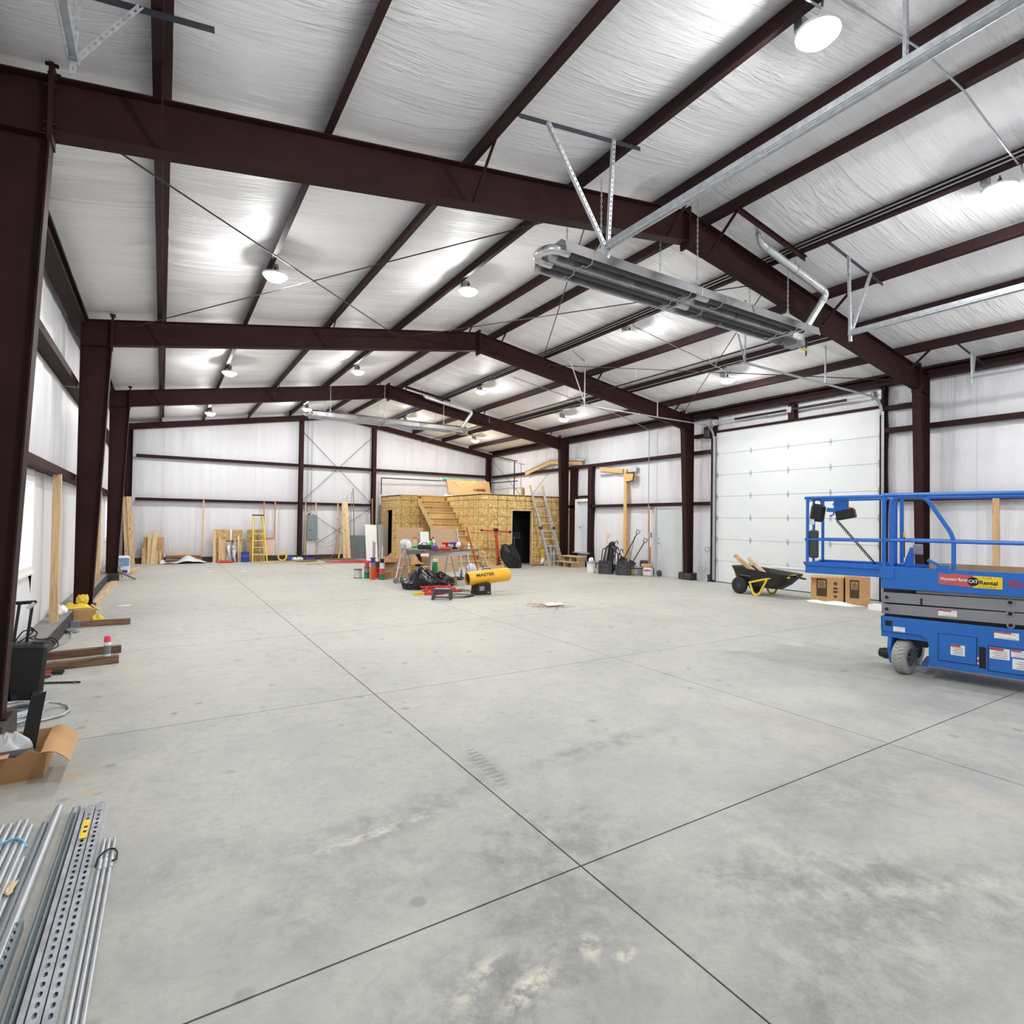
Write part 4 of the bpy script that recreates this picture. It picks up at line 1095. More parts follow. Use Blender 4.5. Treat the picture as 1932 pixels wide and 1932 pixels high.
# rails
def rail(pts, r, name='rail', rad=.06): return B().tube(fillet(pts, rad, 5), r, 8).build(name, MT['lift_blue'], lift, smooth=True)
for y, n_ in ((-.035, 1), (-LW+.035, 0)):
    rail([(1.03, y, 2.005), (.16, y, 2.012)], .019, 'top_rail'); rail([(.20, y, 2.022), (XB+.18, y, 2.022)], .024, 'top_rail')
    rail([(1.03, y, 1.485), (.16, y, 1.495)], .015, 'mid_rail'); rail([(.20, y, 1.505), (XB+.18, y, 1.505)], .017, 'mid_rail')
    rail([(1.0, y, 1.2), (1.0, y, 2.0)], .019, 'post'); rail([(.188, y, 1.2), (.188, y, 2.0)], .024, 'post')
    rail([(XB+.2, y, 1.2), (XB+.2, y, 2.0)], .022, 'post')
    if n_: rail([(.12, y-.01, 1.21), (.12, y-.01, 2.0), (-.20, y-.01, 2.0), (-.446, y-.01, 1.56), (-.446, y-.01, 1.20)], .022, 'gate_loop', .09)
    else: rail([(.12, y-.01, 1.21), (.12, y-.01, 2.0)], .022, 'post')
rail([(1.02, -.035, 2.005), (1.02, -LW+.035, 2.005)], .019, 'end_rail'); rail([(1.02, -.035, 1.485), (1.02, -LW+.035, 1.485)], .015, 'end_rail')
rail([(1.02, -LW/2, 1.2), (1.02, -LW/2, 2.0)], .017, 'post')
B().mm((-.40, -.08, 1.20), (-.30, -.0, 1.25)).bar((-.33, -.03, 1.24), (-.22, -.03, 1.30), .04, .03).build('gate_latch', MT['lift_blue'], lift)
# controls, pouch, cord, manual box
B().mm((.56, -.10, 1.84), (.72, -.09, 1.99)).bar((.62, -.09, 1.84), (.80, -.12, 1.86), .03, .05).build('control_bracket', MT['lift_blue'], lift)
cb = B().box((.58, -.05, 1.80), (.20, .12, .11), (0, R(12), 0)).build('control_box', MT['black'], lift, bevel=.012)
B().cyl((.53, -.05, 1.86), (.525, -.05, 1.885), .028, 12).build('stop_button', MT['red'], cb); B().tube([(.72, -.06, 1.93), (.69, -.0, 1.90), (.70, -.0, 1.80), (.74, -.03, 1.78)], .010, 6).build('guard_loop', MT['lift_blue'], cb)
B().box((.90, -.10, 1.82), (.16, .10, .22), (0, R(-8), 0)).build('pouch', MT['black'], lift, bevel=.03)
B().box((.965, -.06, 1.71), (.07, .01, .07)).build('tag', MT['paper'], lift)
coil = [(.70-.42*t + .0, -.10+.02*math.cos(t*2*PI*26), 1.74-.53*t+.02*math.sin(t*2*PI*26)) for t in [i/312 for i in range(313)]]
B().tube(coil, .0055, 5).build('coil_cord', MT['black'], lift)
B().box((.935, -.07, 1.43), (.10, .07, .345)).build('manual_box', MT['darkgrey'], lift, bevel=.015)
wr_ = B().tube(fillet([(1.0, -.06, 1.96), (.86, -.05, 1.99), (.84, -.05, 1.88)], .03), .006, 5); wr_.build('cable', MT['ink'], lift)
B().prism([(0, 1.2), (.11, 1.2), (.04, 1.42), (.0, 1.42)], -.35, -.32, lambda u, v, w: (u-.06, w, v)).build('outlet_bracket', MT['lift_blue'], lift)
B().mm((-.14, -.36, 1.34), (-.05, -.30, 1.46)).build('outlet_box', MT['midgrey'], lift, bevel=.008)
B().cyl((.03, -.30, 1.30), (.03, -.30, 1.54), .006, 6).build('lever', MT['black'], lift); B().cyl((.03, -.30, 1.54), (.03, -.30, 1.60), .012, 8).build('lever_grip', MT['yellow'], lift)
# rental sign on the platform skirt
tilt = Matrix.Rotation(R(.4), 4, 'Y')
sg = side_prism([(-.322, 1.045), (-.625, 1.032), (-.625, 1.157), (-.45, 1.168), (-.40, 1.155), (-.322, 1.168)], .001, .003).build('rental_sign', MT['labelpink'], lift)
side_prism([(-.612, 1.030), (-.845, 1.032), (-.845, 1.155), (-.612, 1.157)], .002, .004).build('yellow_panel', MT['labelyellow'], sg)
def side_text(txt, x, z, size, mat, parent, y=.0045, name='lettering', sx=1.0, bold=0.0):
    m = Matrix.Translation((x, y, z)) @ Matrix(((-1, 0, 0, 0), (0, 0, 1, 0), (0, 1, 0, 0), (0, 0, 0, 1)))
    return textmesh(txt, size, MT[mat], name, parent, m, sx=sx, bold=bold)
B().cyl((-.612, .0035, 1.095), (-.612, .0065, 1.095), .047, 24).build('black_disc', MT['ink'], sg)
side_text('Wyoming Rents', -.452, 1.105, .045, 'inkwhite', sg, sx=.80, bold=.0008)
side_text('CAT', -.612, 1.095, .046, 'inkwhite', sg, y=.007, sx=.85, bold=.0012)
side_text('Rental', -.735, 1.088, .058, 'ink', sg, bold=.0015)
side_text('T H E', -.725, 1.138, .022, 'inkbrown', sg, sx=1.4); side_text('S T O R E', -.725, 1.045, .022, 'inkbrown', sg, sx=1.5)
side_text('950-2', -.965, 1.092, .085, 'inkred', sg, y=.004, sx=.8, bold=.002)

# plank and cardboard lying on the lift platform
solo(B().box((0, 0, .05), (.9, .02, .10)), 'cardboard_sheet', 'strip of cardboard standing on the blue lift platform', 'cardboard', MT['card'],
     loc=tuple((Matrix.Translation((7.10, 3.05, 0)) @ Matrix.Rotation(LROT, 4, 'Z')) @ Vector((-.62, -.60, 1.141))), rotz=LROT)

# ---------------------------------------------------------------- yard cart (local x towards the handle = world -Y, near side y = 0)
cart = thing('wheelbarrow', 'black two-wheeled yard cart on a yellow tube frame before the overhead door', 'wheelbarrow', (11.82, 8.60, 0), -PI/2)
def tubring(x0, x1, y0, y1, z0, z1, n=6, r=.12):
    out = []
    for cx, cy, a0 in ((x1-r, y1-r, 0), (x0+r, y1-r, PI/2), (x0+r, y0+r, PI), (x1-r, y0+r, 1.5*PI)):
        for k in range(n+1):
            a = a0+PI/2*k/n; x = cx+r*math.cos(a); y = cy+r*math.sin(a); out.append(Vector((x, y, z0+(z1-z0)*(x-x0)/(x1-x0))))
    return out
rings = [tubring(-.26, 1.22, -.03, .72, .66, .54), tubring(-.24, 1.20, -.01, .70, .62, .50), tubring(-.14, 1.02, .06, .63, .34, .30, r=.14), tubring(-.06, .86, .10, .58, .22, .19, r=.14),
         tubring(-.03, .82, .13, .55, .24, .21, r=.14), tubring(-.11, .98, .09, .60, .36, .32, r=.14), tubring(-.21, 1.17, .02, .67, .63, .51)]
b_ = B(); nn = len(rings[0])
b_.add([v for rg_ in rings for v in rg_], [(i*nn+k, i*nn+(k+1) % nn, ((i+1) % 7)*nn+(k+1) % nn, ((i+1) % 7)*nn+k) for i in (0, 1, 2, 4, 5, 6) for k in range(nn)] + [tuple(3*nn+k for k in range(nn)), tuple(4*nn+k for k in range(nn-1, -1, -1))])
tub = b_.build('tub', MT['black'], cart, smooth=True)
B().mm((.0, .028, .44), (.30, .032, .465)).build('tub_lettering', MT['inkgrey'], tub)
for y in (.10, .58):
    w = B().lathe([(.07, -.04), (.17, -.045), (.20, -.03), (.205, 0), (.20, .03), (.17, .045), (.07, .04)], (0, y-.08 if y < .3 else y+.08, .205), 24, (0, 1, 0)).build('wheel', MT['rubber'], cart, smooth=True)
    yy = y-.08 if y < .3 else y+.08
    B().lathe([(0, -.03), (.03, -.045), (.035, -.03), (.09, -.028), (.10, -.01), (.10, .03), (0, .03)], (0, yy, .205), 14, (0, 1, 0)).build('hub', MT['darkgrey'], w, smooth=True)
    ys_ = y-.06 if y < .3 else y+.06
    B().tube(fillet([(.24, ys_, .29), (1.0, ys_, .50), (1.22, y, .49)], .06), .024, 8).build('frame_tube', MT['yellow'], cart, smooth=True)
    B().tube(fillet([(.26, ys_, .30), (.36, ys_, .02), (.50, ys_, .02), (.72, ys_, .43)], .07), .025, 8).build('leg', MT['yellow'], cart, smooth=True)
    B().bar((-.22, y, .60), (-.12, y, .28), .03, .02).build('front_strap', MT['yellow'], cart)
B().cyl((0, .02, .205), (0, .66, .205), .014, 8).build('axle', MT['darkgrey'], cart)
B().tube(fillet([(1.20, .34, .49), (1.34, .24, .50), (1.46, .34, .47), (1.34, .44, .46), (1.20, .34, .49)], .05), .018, 8).build('handle', MT['black'], cart, smooth=True)
# timber lying in the cart
Mc = wmat(cart)
for (a, c, w_, n_) in (((-.34, .30, .90), (.46, .42, .27), .09, 'longer, paler'), ((-.08, .46, .84), (.62, .52, .28), .07, 'shorter, greyer')):
    a2, c2 = Mc @ Vector(a), Mc @ Vector(c)
    solo(B().bar(a2, c2, w_, w_), 'timber_post', '%s timber offcut sticking out of the yard cart' % n_, 'timber', MT['pine_y'], bevel=.004)

# ---------------------------------------------------------------- cardboard boxes by the overhead door
def carton(loc, size, rotz, label, mats='card', open_=False):
    t = thing('cardboard_box', label, 'box', loc, rotz)
    w, d, h = size
    bd = B().box((0, 0, h/2), (w, d, h)).build('body', MT[mats], t, bevel=.004)
    B().mm((-w/2, -.025, h), (w/2, .025, h+.002)).build('tape', MT['tan'], t)
    return t, bd
def front_print(bd, w, d, h, x, z, pw, ph, txt):
    """dark printed panel on the -y face"""
    y = -d/2-.001
    pn = B().mm((x-pw/2, y-.001, z-ph/2), (x+pw/2, y, z+ph/2)).build('printed_panel', MT['inkbrown'], bd)
    B().mm((x-pw*.36, y-.002, z-ph*.02), (x+pw*.36, y-.001, z+ph*.40)).build('printed_ground', MT['card'], bd)
    lines = B()                       # illegible block print
    for i, k in enumerate((.30, .26, .30, .22)): lines.mm((x-pw*k, y-.003, z+ph*(.03+.085*i)), (x+pw*k, y-.002, z+ph*(.075+.085*i)))
    lines.build('printed_lines', MT['inkbrown'], bd)
t, bd = carton((12.47, 6.82, 0), (.62, .50, .55), R(-68), 'left of two big cardboard cartons below the lift, torn flap on top')
front_print(bd, .62, .50, .55, -.10, .32, .20, .38, '')
B().mm((.12, -.254, .30), (.20, -.251, .34)).mm((.12, -.254, .22), (.20, -.251, .27)).mm((.13, -.254, .12), (.19, -.251, .17)).cyl((.16, -.254, .42), (.16, -.251, .42), .035, 14).build('printed_symbols', MT['inkbrown'], bd)
B().box((-.22, -.30, .55), (.22, .18, .006), (R(10), 0, R(8))).build('flap', MT['card'], t)
t, bd = carton((12.62, 6.30, 0), (.44, .54, .60), R(-60), 'right of two big cardboard cartons below the lift, arrow marks on its side')
front_print(bd, .44, .54, .60, -.06, .34, .17, .38, '')
B().mm((.221, -.10, .20), (.223, -.05, .26)).mm((.221, .0, .26), (.223, .05, .30)).mm((.221, .08, .32), (.223, .16, .36)).build('printed_symbols', MT['inkbrown'], bd)
rr = random.Random(11)
def crumple(c, sx, sy, sz, seed, n=14):
    q = random.Random(seed); ph = [q.uniform(0, 6.3) for _ in range(6)]
    return B().grid(n, n, lambda u, v: (c[0]+(u-.5)*sx+sx*.1*math.sin(5*v+ph[0]), c[1]+(v-.5)*sy+sy*.1*math.sin(6*u+ph[1]), c[2]+.004+sz*max(0, math.sin(PI*u)*math.sin(PI*v))**.6*(.55+.45*math.sin(9*u+ph[2])*math.sin(8*v+ph[3]))))
solo(crumple((12.15, 6.55, 0), .34, .95, .07, 1), 'packing_paper', 'white packing paper crumpled in front of the two cartons', 'paper', MT['paper'], smooth=True)
solo(B().mm((12.05, 5.42, 0), (12.33, 5.80, .02)).mm((12.05, 5.42, .02), (12.07, 5.80, .10)).mm((12.31, 5.42, .02), (12.33, 5.80, .10)).mm((12.07, 5.42, .02), (12.31, 5.44, .10)).mm((12.07, 5.78, .02), (12.31, 5.80, .10)), 'foam_tray', 'white foam packing tray on the floor beside the right carton', 'packing tray', MT['paper'])
# stud fixed to the right wall beyond the lift
solo(B().mm((13.46, 4.16, CURB), (13.50, 4.26, 2.3)), 'wall_stud', 'pale timber stud on the right wall behind the lift', 'stud', MT['pine_z'])
# ---------------------------------------------------------------- plywood (OSB) room with stairs in the back right corner
rm = thing('plywood_room', 'boxed-in room of yellow strand board with a flat roof deck', 'room', (9.86, 17.9, 0))
HT, HS = 2.66, 2.43
XA, XBk, XC = 9.86, 13.40, 7.98; YA, YS, YE2 = 17.90, 21.20, 23.46
def sheets(axis, fixed, a, b, sgn, door=None):
    """strand-board sheets 1.22 m wide on one wall face; axis 'x' runs along X at y=fixed, 'y' along Y at x=fixed"""
    th = .012; cuts = []
    u = a
    while u < b-.05:
        cuts.append((u, min(u+1.22, b))); u += 1.22
    for (u0, u1) in cuts:
        for (z0, z1) in ((0.01, HS), (HS, HT-.02)):
            parts = [(u0, u1, z0, z1)]
            if door and z0 < 1:
                d0, d1, dz = door; parts = []
                if u0 < d0: parts.append((u0, min(u1, d0), z0, z1))
                if u1 > d1: parts.append((max(u0, d1), u1, z0, z1))
                m0, m1 = max(u0, d0), min(u1, d1)
                if m1 > m0: parts.append((m0, m1, dz, z1))
            for (p0, p1, q0, q1) in parts:
                g = .004
                if p1-p0 < .02: continue
                if axis == 'x': bb = B().mm((p0+g, fixed, q0+g), (p1-g, fixed+th, q1-g))
                else: bb = B().mm((fixed, p0+g, q0+g), (fixed+th, p1-g, q1-g))
                bb.build('strand_board_sheet', MT['osb'], rm, world=True)
DR = (11.17, 12.05, 2.065); DL = (22.05, 22.82, 2.065)
sheets('x', YA, XA, XBk, -1, DR); sheets('y', XA, YA+.012, YS, -1); sheets('x', YS, XC, XA, -1); sheets('y', XC, YS+.012, YE2, -1, DL)
# studs / lining and added partition, coloured black to paint in the unlit room
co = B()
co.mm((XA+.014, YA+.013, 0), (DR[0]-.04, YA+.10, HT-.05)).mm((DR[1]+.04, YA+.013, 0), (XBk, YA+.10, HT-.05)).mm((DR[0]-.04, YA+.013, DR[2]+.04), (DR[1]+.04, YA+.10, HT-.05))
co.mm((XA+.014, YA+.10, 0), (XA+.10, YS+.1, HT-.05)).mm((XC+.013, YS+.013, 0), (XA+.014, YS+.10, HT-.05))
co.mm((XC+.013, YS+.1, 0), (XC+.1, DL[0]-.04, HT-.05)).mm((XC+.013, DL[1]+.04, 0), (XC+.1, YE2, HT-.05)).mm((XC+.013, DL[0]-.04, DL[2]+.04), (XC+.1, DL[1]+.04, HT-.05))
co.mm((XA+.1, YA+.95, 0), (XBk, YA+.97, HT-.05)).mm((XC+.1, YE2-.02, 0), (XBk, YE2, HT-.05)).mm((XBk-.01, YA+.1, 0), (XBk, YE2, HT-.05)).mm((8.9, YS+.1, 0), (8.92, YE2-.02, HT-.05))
co.build('shade_lining', MT['roomdark'], rm, world=True)
B().mm((XA, YA, HT-.05), (XBk, YE2, HT-.02)).mm((XC, YS, HT-.05), (XA, YE2, HT-.02)).build('ceiling_board', MT['roomdark'], rm, world=True)  # underside blackened too, the room's shade painted into its colour
B().mm((XA-.01, YA-.01, HT-.02), (XBk, YE2, HT)).mm((XC-.01, YS-.01, HT-.02), (XA-.01, YE2, HT)).build('roof_deck', MT['osb_raw'], rm, world=True)
jb = MT['pine_z']
B().mm((DR[0]-.04, YA-.004, 0), (DR[0], YA+.11, DR[2]+.04)).mm((DR[1], YA-.004, 0), (DR[1]+.04, YA+.11, DR[2]+.04)).mm((DR[0], YA-.004, DR[2]), (DR[1], YA+.11, DR[2]+.04)).build('door_jamb', jb, rm, world=True)
B().mm((XC-.004, DL[0]-.03, 0), (XC+.11, DL[0], DL[2]+.03)).mm((XC-.004, DL[1], 0), (XC+.11, DL[1]+.03, DL[2]+.03)).mm((XC-.004, DL[0], DL[2]), (XC+.11, DL[1], DL[2]+.03)).build('door_jamb', jb, rm, world=True)
# stairs in the notch
stx0, stx1 = 8.74, 9.84; NR = 12; rise = HT/NR; run = (YS-YA)/NR
stt = thing('timber_staircase', 'straight pine staircase with closed risers climbing beside the plywood room', 'staircase', (9.3, YA, 0))
for k in range(NR):
    y = YA-.02+k*run
    B().mm((stx0+.03, y+.05, k*rise), (stx1, y+.07, (k+1)*rise-.042)).build('riser', MT['stair'], stt, world=True)
    B().mm((stx0-.03+.012*(k % 2), y-.03, (k+1)*rise-.038), (stx1+.004*(k % 3), y+run+.02, (k+1)*rise)).build('tread', MT['stair'], stt, world=True)
for x in (stx0, ):
    B().prism([(YA+.02, .0), (YA+.30, 0), (YS-.02, HT-.34), (YS-.02, HT-.12), (YS-.24, HT-.14), (YA+.02, .14)], x-.0, x+.03, lambda u, v, w: (w, u, v)).build('stringer', MT['stair'], stt, world=True)

# objects on top of the room
def leanbox(p0, p1, h, th, lean_y, label, name, mat, cat, z0, **kw):
    """flat slab with foot line p0-p1 at z0, leaning back by lean_y over height h"""
    x0, y0 = p0; x1, y1 = p1; d = Vector((x1-x0, y1-y0, 0)); L_ = d.length; d.normalize(); n = Vector((-d.y, d.x, 0))
    a = math.atan2(lean_y, math.sqrt(max(.0001, h*h-lean_y*lean_y)))
    up = (Vector((0, 0, 1))*math.cos(a) + n*math.sin(a)); nn_ = d.cross(up)
    c = Vector(((x0+x1)/2, (y0+y1)/2, z0)) + up*h/2 - nn_*th/2
    if a > 0: c += Vector((0, 0, th/2*math.sin(a)))
    m = Matrix((d, -nn_, up)).transposed()
    return solo(B().box(c, (L_, th, h), m), name, label, cat, mat, **kw), m, c
o, m, c = leanbox((10.45, 21.9), (12.55, 21.9), .80, .10, .25, 'long flat brown carton with dark print lying tilted on the plywood room', 'flat_carton', MT['card'], 'box', HT)
def on_face(m, c, dx, dz, w, h, th, mat, name, parent, txt=None, size=.1):
    """patch on the front (-y local) face of a slab; parent is the slab"""
    im = wmat(parent).inverted()
    p = c + m @ Vector((dx, -th/2-.002, dz))
    if txt is None:
        b_ = B().box(p, (w, .002, h), m); b_.v = [tuple(im @ Vector(v)) for v in b_.v]; return b_.build(name, MT[mat], parent)
    mt_ = im @ (Matrix.Translation(p) @ m.to_4x4() @ Matrix.Rotation(PI/2, 4, 'X')); return textmesh(txt, size, MT[mat], name, parent, mt_, bold=.003)
for i, wd_ in enumerate((.05, .07, .10, .08, .10, .09)): on_face(m, c, .22+.105*i, -.03, wd_, .13-.02*(i % 2), .10, 'inkbrown', 'printed_mark', o)
on_face(m, c, .28, .36, .14, .06, .10, 'labelyellow', 'yellow_sticker', o)
for i, (dx, dz) in enumerate(((-.6, .15), (-.25, .2), (-.72, .25))): on_face(m, c, dx, dz, .03, .05, .10, 'inkbrown', 'printed_mark', o)
fr = thing('roller_frame', 'silver roller frame with a green tube along its top, behind the tilted carton', 'frame', (11.3, 22.35, HT))
B().cyl((10.35, 22.45, 3.45), (12.45, 22.45, 3.42), .055, 12).build('green_tube', MT['green'], fr, world=True, smooth=True)
for xa, xb_ in ((10.25, 10.35), (12.45, 12.56)): B().cyl((xa, 22.45, 3.45), (xb_, 22.45, 3.44), .06, 12).build('tube_end', MT['alu'], fr, world=True)
for dx in (0, .12): B().bar((10.30+dx, 22.45, 3.45), (10.62+dx, 21.75, HT), .04, .02).build('side_bar', MT['alu'], fr, world=True)
B().bar((12.5, 22.45, 3.42), (12.7, 22.0, HT), .04, .02).build('side_bar', MT['alu'], fr, world=True)
wn = thing('loose_window', 'small tan-framed window leaning on the plywood room roof', 'window', (13.1, 19.9, HT))
B().bar((12.62, 19.55, HT+.02), (12.98, 19.9, HT+.02), .05, .04).bar((12.62, 19.55, HT+.36), (12.98, 19.9, HT+.36), .05, .12).bar((12.62, 19.55, HT+.36), (12.62, 19.55, HT), .05, .05, up=(1, 0, 0)).bar((12.98, 19.9, HT+.42), (12.98, 19.9, HT), .05, .05, up=(1, 0, 0)).bar((12.74, 19.67, HT+.3), (12.74, 19.67, HT), .03, .03, up=(1, 0, 0)).bar((12.86, 19.79, HT+.3), (12.86, 19.79, HT), .03, .03, up=(1, 0, 0)).build('window_frame', MT['tan'], wn, world=True)
B().prism([(0, 0), (.5, 0), (.5, .34), (0, .34)], 0, .01, lambda u, v, w: (12.62+u*.72, 19.58+u*.7+w, HT+v)).build('dark_pane', MT['darkgrey'], wn, world=True)
solo(B().bar((8.4, 22.9, HT+.02), (9.3, 22.3, HT+.02), .09, .04), 'timber_offcut', 'short timber lying on the left end of the plywood room roof', 'timber', MT['pine_x'])
solo(crumple((10.3, 21.75, HT), .45, .3, .14, 21), 'plastic_wrap', 'heap of clear plastic wrap on the plywood room beside the tilted carton', 'plastic wrap', MT['clearbag'], smooth=True)

# gable-shaped timbers fixed high on the right wall
def walltimber(pts, w, label, th=.05, mat='orange_wood'):
    b_ = B()
    for p, q in zip(pts[:-1], pts[1:]): b_.bar((13.50, p[0], p[1]), (13.50, q[0], q[1]), th, w)
    return solo(b_, 'wall_timber', label, 'timber', MT[mat])
walltimber([(20.6, 3.74), (18.75, 4.10)], .13, 'sloping varnished timber on the right wall above the plywood room')
walltimber([(18.72, 4.10), (16.7, 3.90)], .13, 'second varnished timber meeting the first at a peak above the panelled door')
solo(B().prism([(20.7, 3.84), (18.73, 4.20), (16.6, 3.99), (16.6, 4.07), (18.73, 4.29), (20.7, 3.92)], 13.50, 13.56, lambda u, v, w: (w, u, v)), 'roof_flashing', 'pale grey strip lying over the peaked timbers on the right wall', 'flashing', MT['gypsum'])
walltimber([(15.62, 3.60), (14.46, 3.45)], .15, 'short varnished beam left of the tall timber post on the right wall')
solo(B().mm((13.48, 14.25, .30), (13.57, 14.39, 3.50)), 'timber_post', 'tall varnished timber post fixed to the right wall', 'post', MT['orange_wood'])
bxo = thing('wall_box', 'small timber box with black edging beside the top of the tall wall post', 'box', (13.5, 14.1, 3.1))
B().prism([(14.23, 3.36), (13.88, 3.34), (13.92, 3.10), (14.23, 3.07)], 13.45, 13.56, lambda u, v, w: (w, u, v)).build('body', MT['orange_wood'], bxo, world=True)
eb = B()
for p, q in (((14.23, 3.37), (13.87, 3.35)), ((13.87, 3.35), (13.91, 3.09)), ((13.91, 3.09), (14.23, 3.06))): eb.bar((13.45, p[0], p[1]), (13.45, q[0], q[1]), .03, .03)
eb.build('black_edging', MT['black'], bxo, world=True)
solo(B().mm((13.535, 13.85, 3.40), (13.56, 15.75, 3.60)), 'wall_backing', 'pale grey backing strip behind the short varnished beam', 'backing strip', MT['gypsum'])
solo(B().mm((13.46, 13.12, CURB), (13.50, 13.20, 2.22)), 'wall_stud', 'timber stud on the right wall beside the grey door', 'stud', MT['cedar_z'])
solo(B().mm((13.43, 13.06, .9), (13.445, 13.10, 2.1)), 'white_batten', 'thin white batten on the stud beside the grey door', 'batten', MT['white'])

# ---------------------------------------------------------------- articulated ladder against the plywood room
ld = thing('folding_ladder', 'silver multi-position ladder with yellow tips leaning on the plywood room', 'ladder', (12.7, 17.2, 0))
bl, br = Vector((12.42, 17.22, 0)), Vector((13.06, 17.22, 0)); tl, tr_ = Vector((11.88, 17.78, 2.97)), Vector((12.46, 17.78, 2.97))
ul, ur = bl.lerp(tl, .48), br.lerp(tr_, .48)
for a, c_ in ((bl, ul), (br, ur)):
    B().bar(a, c_, .035, .07, up=(0, -1, .2)).build('outer_rail', MT['alu'], ld, world=True)
ins = Vector((.075, 0, 0))
for a, c_, s_ in ((bl, tl, 1), (br, tr_, -1)):
    B().bar(a+ins*s_+Vector((0, .02, 0)), c_+ins*s_*.4+Vector((0, .02, 0)), .028, .06, up=(0, -1, .2)).build('inner_rail', MT['alu'], ld, world=True)
    B().bar(a.lerp(c_, .46), c_, .035, .065, up=(0, -1, .2)).build('upper_rail', MT['alu'], ld, world=True)
    B().bar(a, a.lerp(c_, .03), .06, .09, up=(0, -1, .2)).build('foot_cap', MT['yellow'], ld, world=True)
    B().bar(c_, a.lerp(c_, 1.025), .055, .08, up=(0, -1, .2)).build('tip_cap', MT['yellow'], ld, world=True)
    B().cyl(a.lerp(c_, .48)-Vector((.05, .02, 0)), a.lerp(c_, .48)+Vector((.05, -.02, 0)), .05, 12).build('hinge', MT['darkgrey'], ld, world=True)
for i in range(10):
    f = .06+i*.0955
    a, c_ = bl.lerp(tl, f), br.lerp(tr_, f)
    B().bar(a, c_, .032, .032).build('rung', MT['alu'], ld, world=True)

# work light on a tripod inside the doorway
tp = thing('work_light', 'work light on a thin tripod standing in the black doorway', 'work light', (11.55, 18.35, 0))
B().cyl((11.55, 18.35, .35), (11.55, 18.35, 1.05), .012, 8).build('mast', MT['midgrey'], tp, world=True)
for a in (.4, 2.5, 4.6): B().cyl((11.55, 18.35, .42), (11.55+.30*math.cos(a), 18.35+.30*math.sin(a), .008), .009, 6).build('leg', MT['midgrey'], tp, world=True)
B().cyl((11.28, 18.35, 1.03), (11.82, 18.35, 1.03), .008, 6).build('cross_bar', MT['midgrey'], tp, world=True)
for x in (11.45, 11.68):
    h_ = B().box((x, 18.33, 1.14), (.14, .07, .15)).build('lamp_head', MT['black'], tp, world=True, bevel=.01)
    B().tube([(x-.08, 18.29, 1.06), (x-.08, 18.29, 1.22), (x+.08, 18.29, 1.22), (x+.08, 18.29, 1.06)], .004, 5, closed=True).build('guard', MT['midgrey'], h_, world=True)

# auger with T handle, black bag, short boards, cup pile
au = thing('hand_auger', 'red post-hole auger with a long cross handle, standing behind a black bag', 'auger', (10.05, 17.45, 0))
B().cyl((9.65, 17.5, 1.33), (10.78, 17.42, 1.28), .028, 10).build('handle', MT['redorange'], au, world=True, smooth=True)
B().cyl((9.60, 17.5, 1.335), (9.68, 17.5, 1.33), .034, 10).cyl((10.72, 17.42, 1.283), (10.82, 17.42, 1.278), .034, 10).build('grip', MT['black'], au, world=True)
B().cyl((10.2, 17.46, 1.31), (10.32, 17.46, .15), .06, 10, r2=.045).build('shaft', MT['redorange'], au, world=True, smooth=True); B().cyl((10.2, 17.46, 1.30), (10.2, 17.46, 1.40), .09, 12).build('gear_head', MT['black'], au, world=True)
hel = B(); npt = 40
for i in range(npt):
    t0, t1_ = i/npt*3*2*PI, (i+1)/npt*3*2*PI; z0, z1 = .05+.30*i/npt, .05+.30*(i+1)/npt
    hel.add([(10.33, 17.46, z0), (10.33+.10*math.cos(t0), 17.46+.10*math.sin(t0), z0), (10.33+.10*math.cos(t1_), 17.46+.10*math.sin(t1_), z1), (10.33, 17.46, z1), (10.33, 17.46, z0+.008), (10.33+.10*math.cos(t0), 17.46+.10*math.sin(t0), z0+.008), (10.33+.10*math.cos(t1_), 17.46+.10*math.sin(t1_), z1+.008), (10.33, 17.46, z1+.008)], [(0, 1, 2, 3), (4, 7, 6, 5), (1, 5, 6, 2)])
hel.cyl((10.33, 17.46, 0), (10.33, 17.46, .4), .02, 8); hel.build('auger_blade', MT['darkgrey'], au, world=True)
def sack(c, r, h, seed, label, mat, lean=(0, 0), squash=(1, .8), name='bin_bag', top=.5, cat='bag'):
    q = random.Random(seed); ph = [q.uniform(0, 6.3) for _ in range(8)]
    b_ = B(); nu, nv = 28, 18; vs = []; fs = []
    for j in range(nv+1):
        v = j/nv; z = h*v
        rr_ = (.80+.35*math.sin(PI*min(1, v*1.1))) if v < .8 else (.80+.35*math.sin(PI*.88))*(1-(v-.8)/.2*(1-top))
        for i in range(nu):
            a = 2*PI*i/nu
            k = r*rr_*(1+.08*math.sin(3*a+ph[0]+4*v)+.06*math.sin(7*a+ph[1]-6*v)+.04*math.sin(12*a+ph[2]+9*v))
            vs.append((c[0]+k*squash[0]*math.cos(a)+lean[0]*v, c[1]+k*squash[1]*math.sin(a)+lean[1]*v, c[2]+z+(.03*math.sin(5*a+ph[3])*v)))
    for j in range(nv):
        for i in range(nu): fs.append((j*nu+i, j*nu+(i+1) % nu, (j+1)*nu+(i+1) % nu, (j+1)*nu+i))
    fs += [tuple(range(nu-1, -1, -1)), tuple(nv*nu+i for i in range(nu))]
    b_.add(vs, fs)
    return solo(b_, name, label, cat, mat, smooth=True)
sack((10.72, 17.0, 0), .28, .83, 5, 'tall black bin bag propped before the black doorway', MT['bag'], lean=(-.24, .12), squash=(1.15, .7), top=.75)
solo(B().bar((9.72, 17.15, .05), (10.28, 17.02, .05), .09, .10), 'timber_offcut', 'short thick board on the floor before the black bag', 'timber', MT['pine_x'])
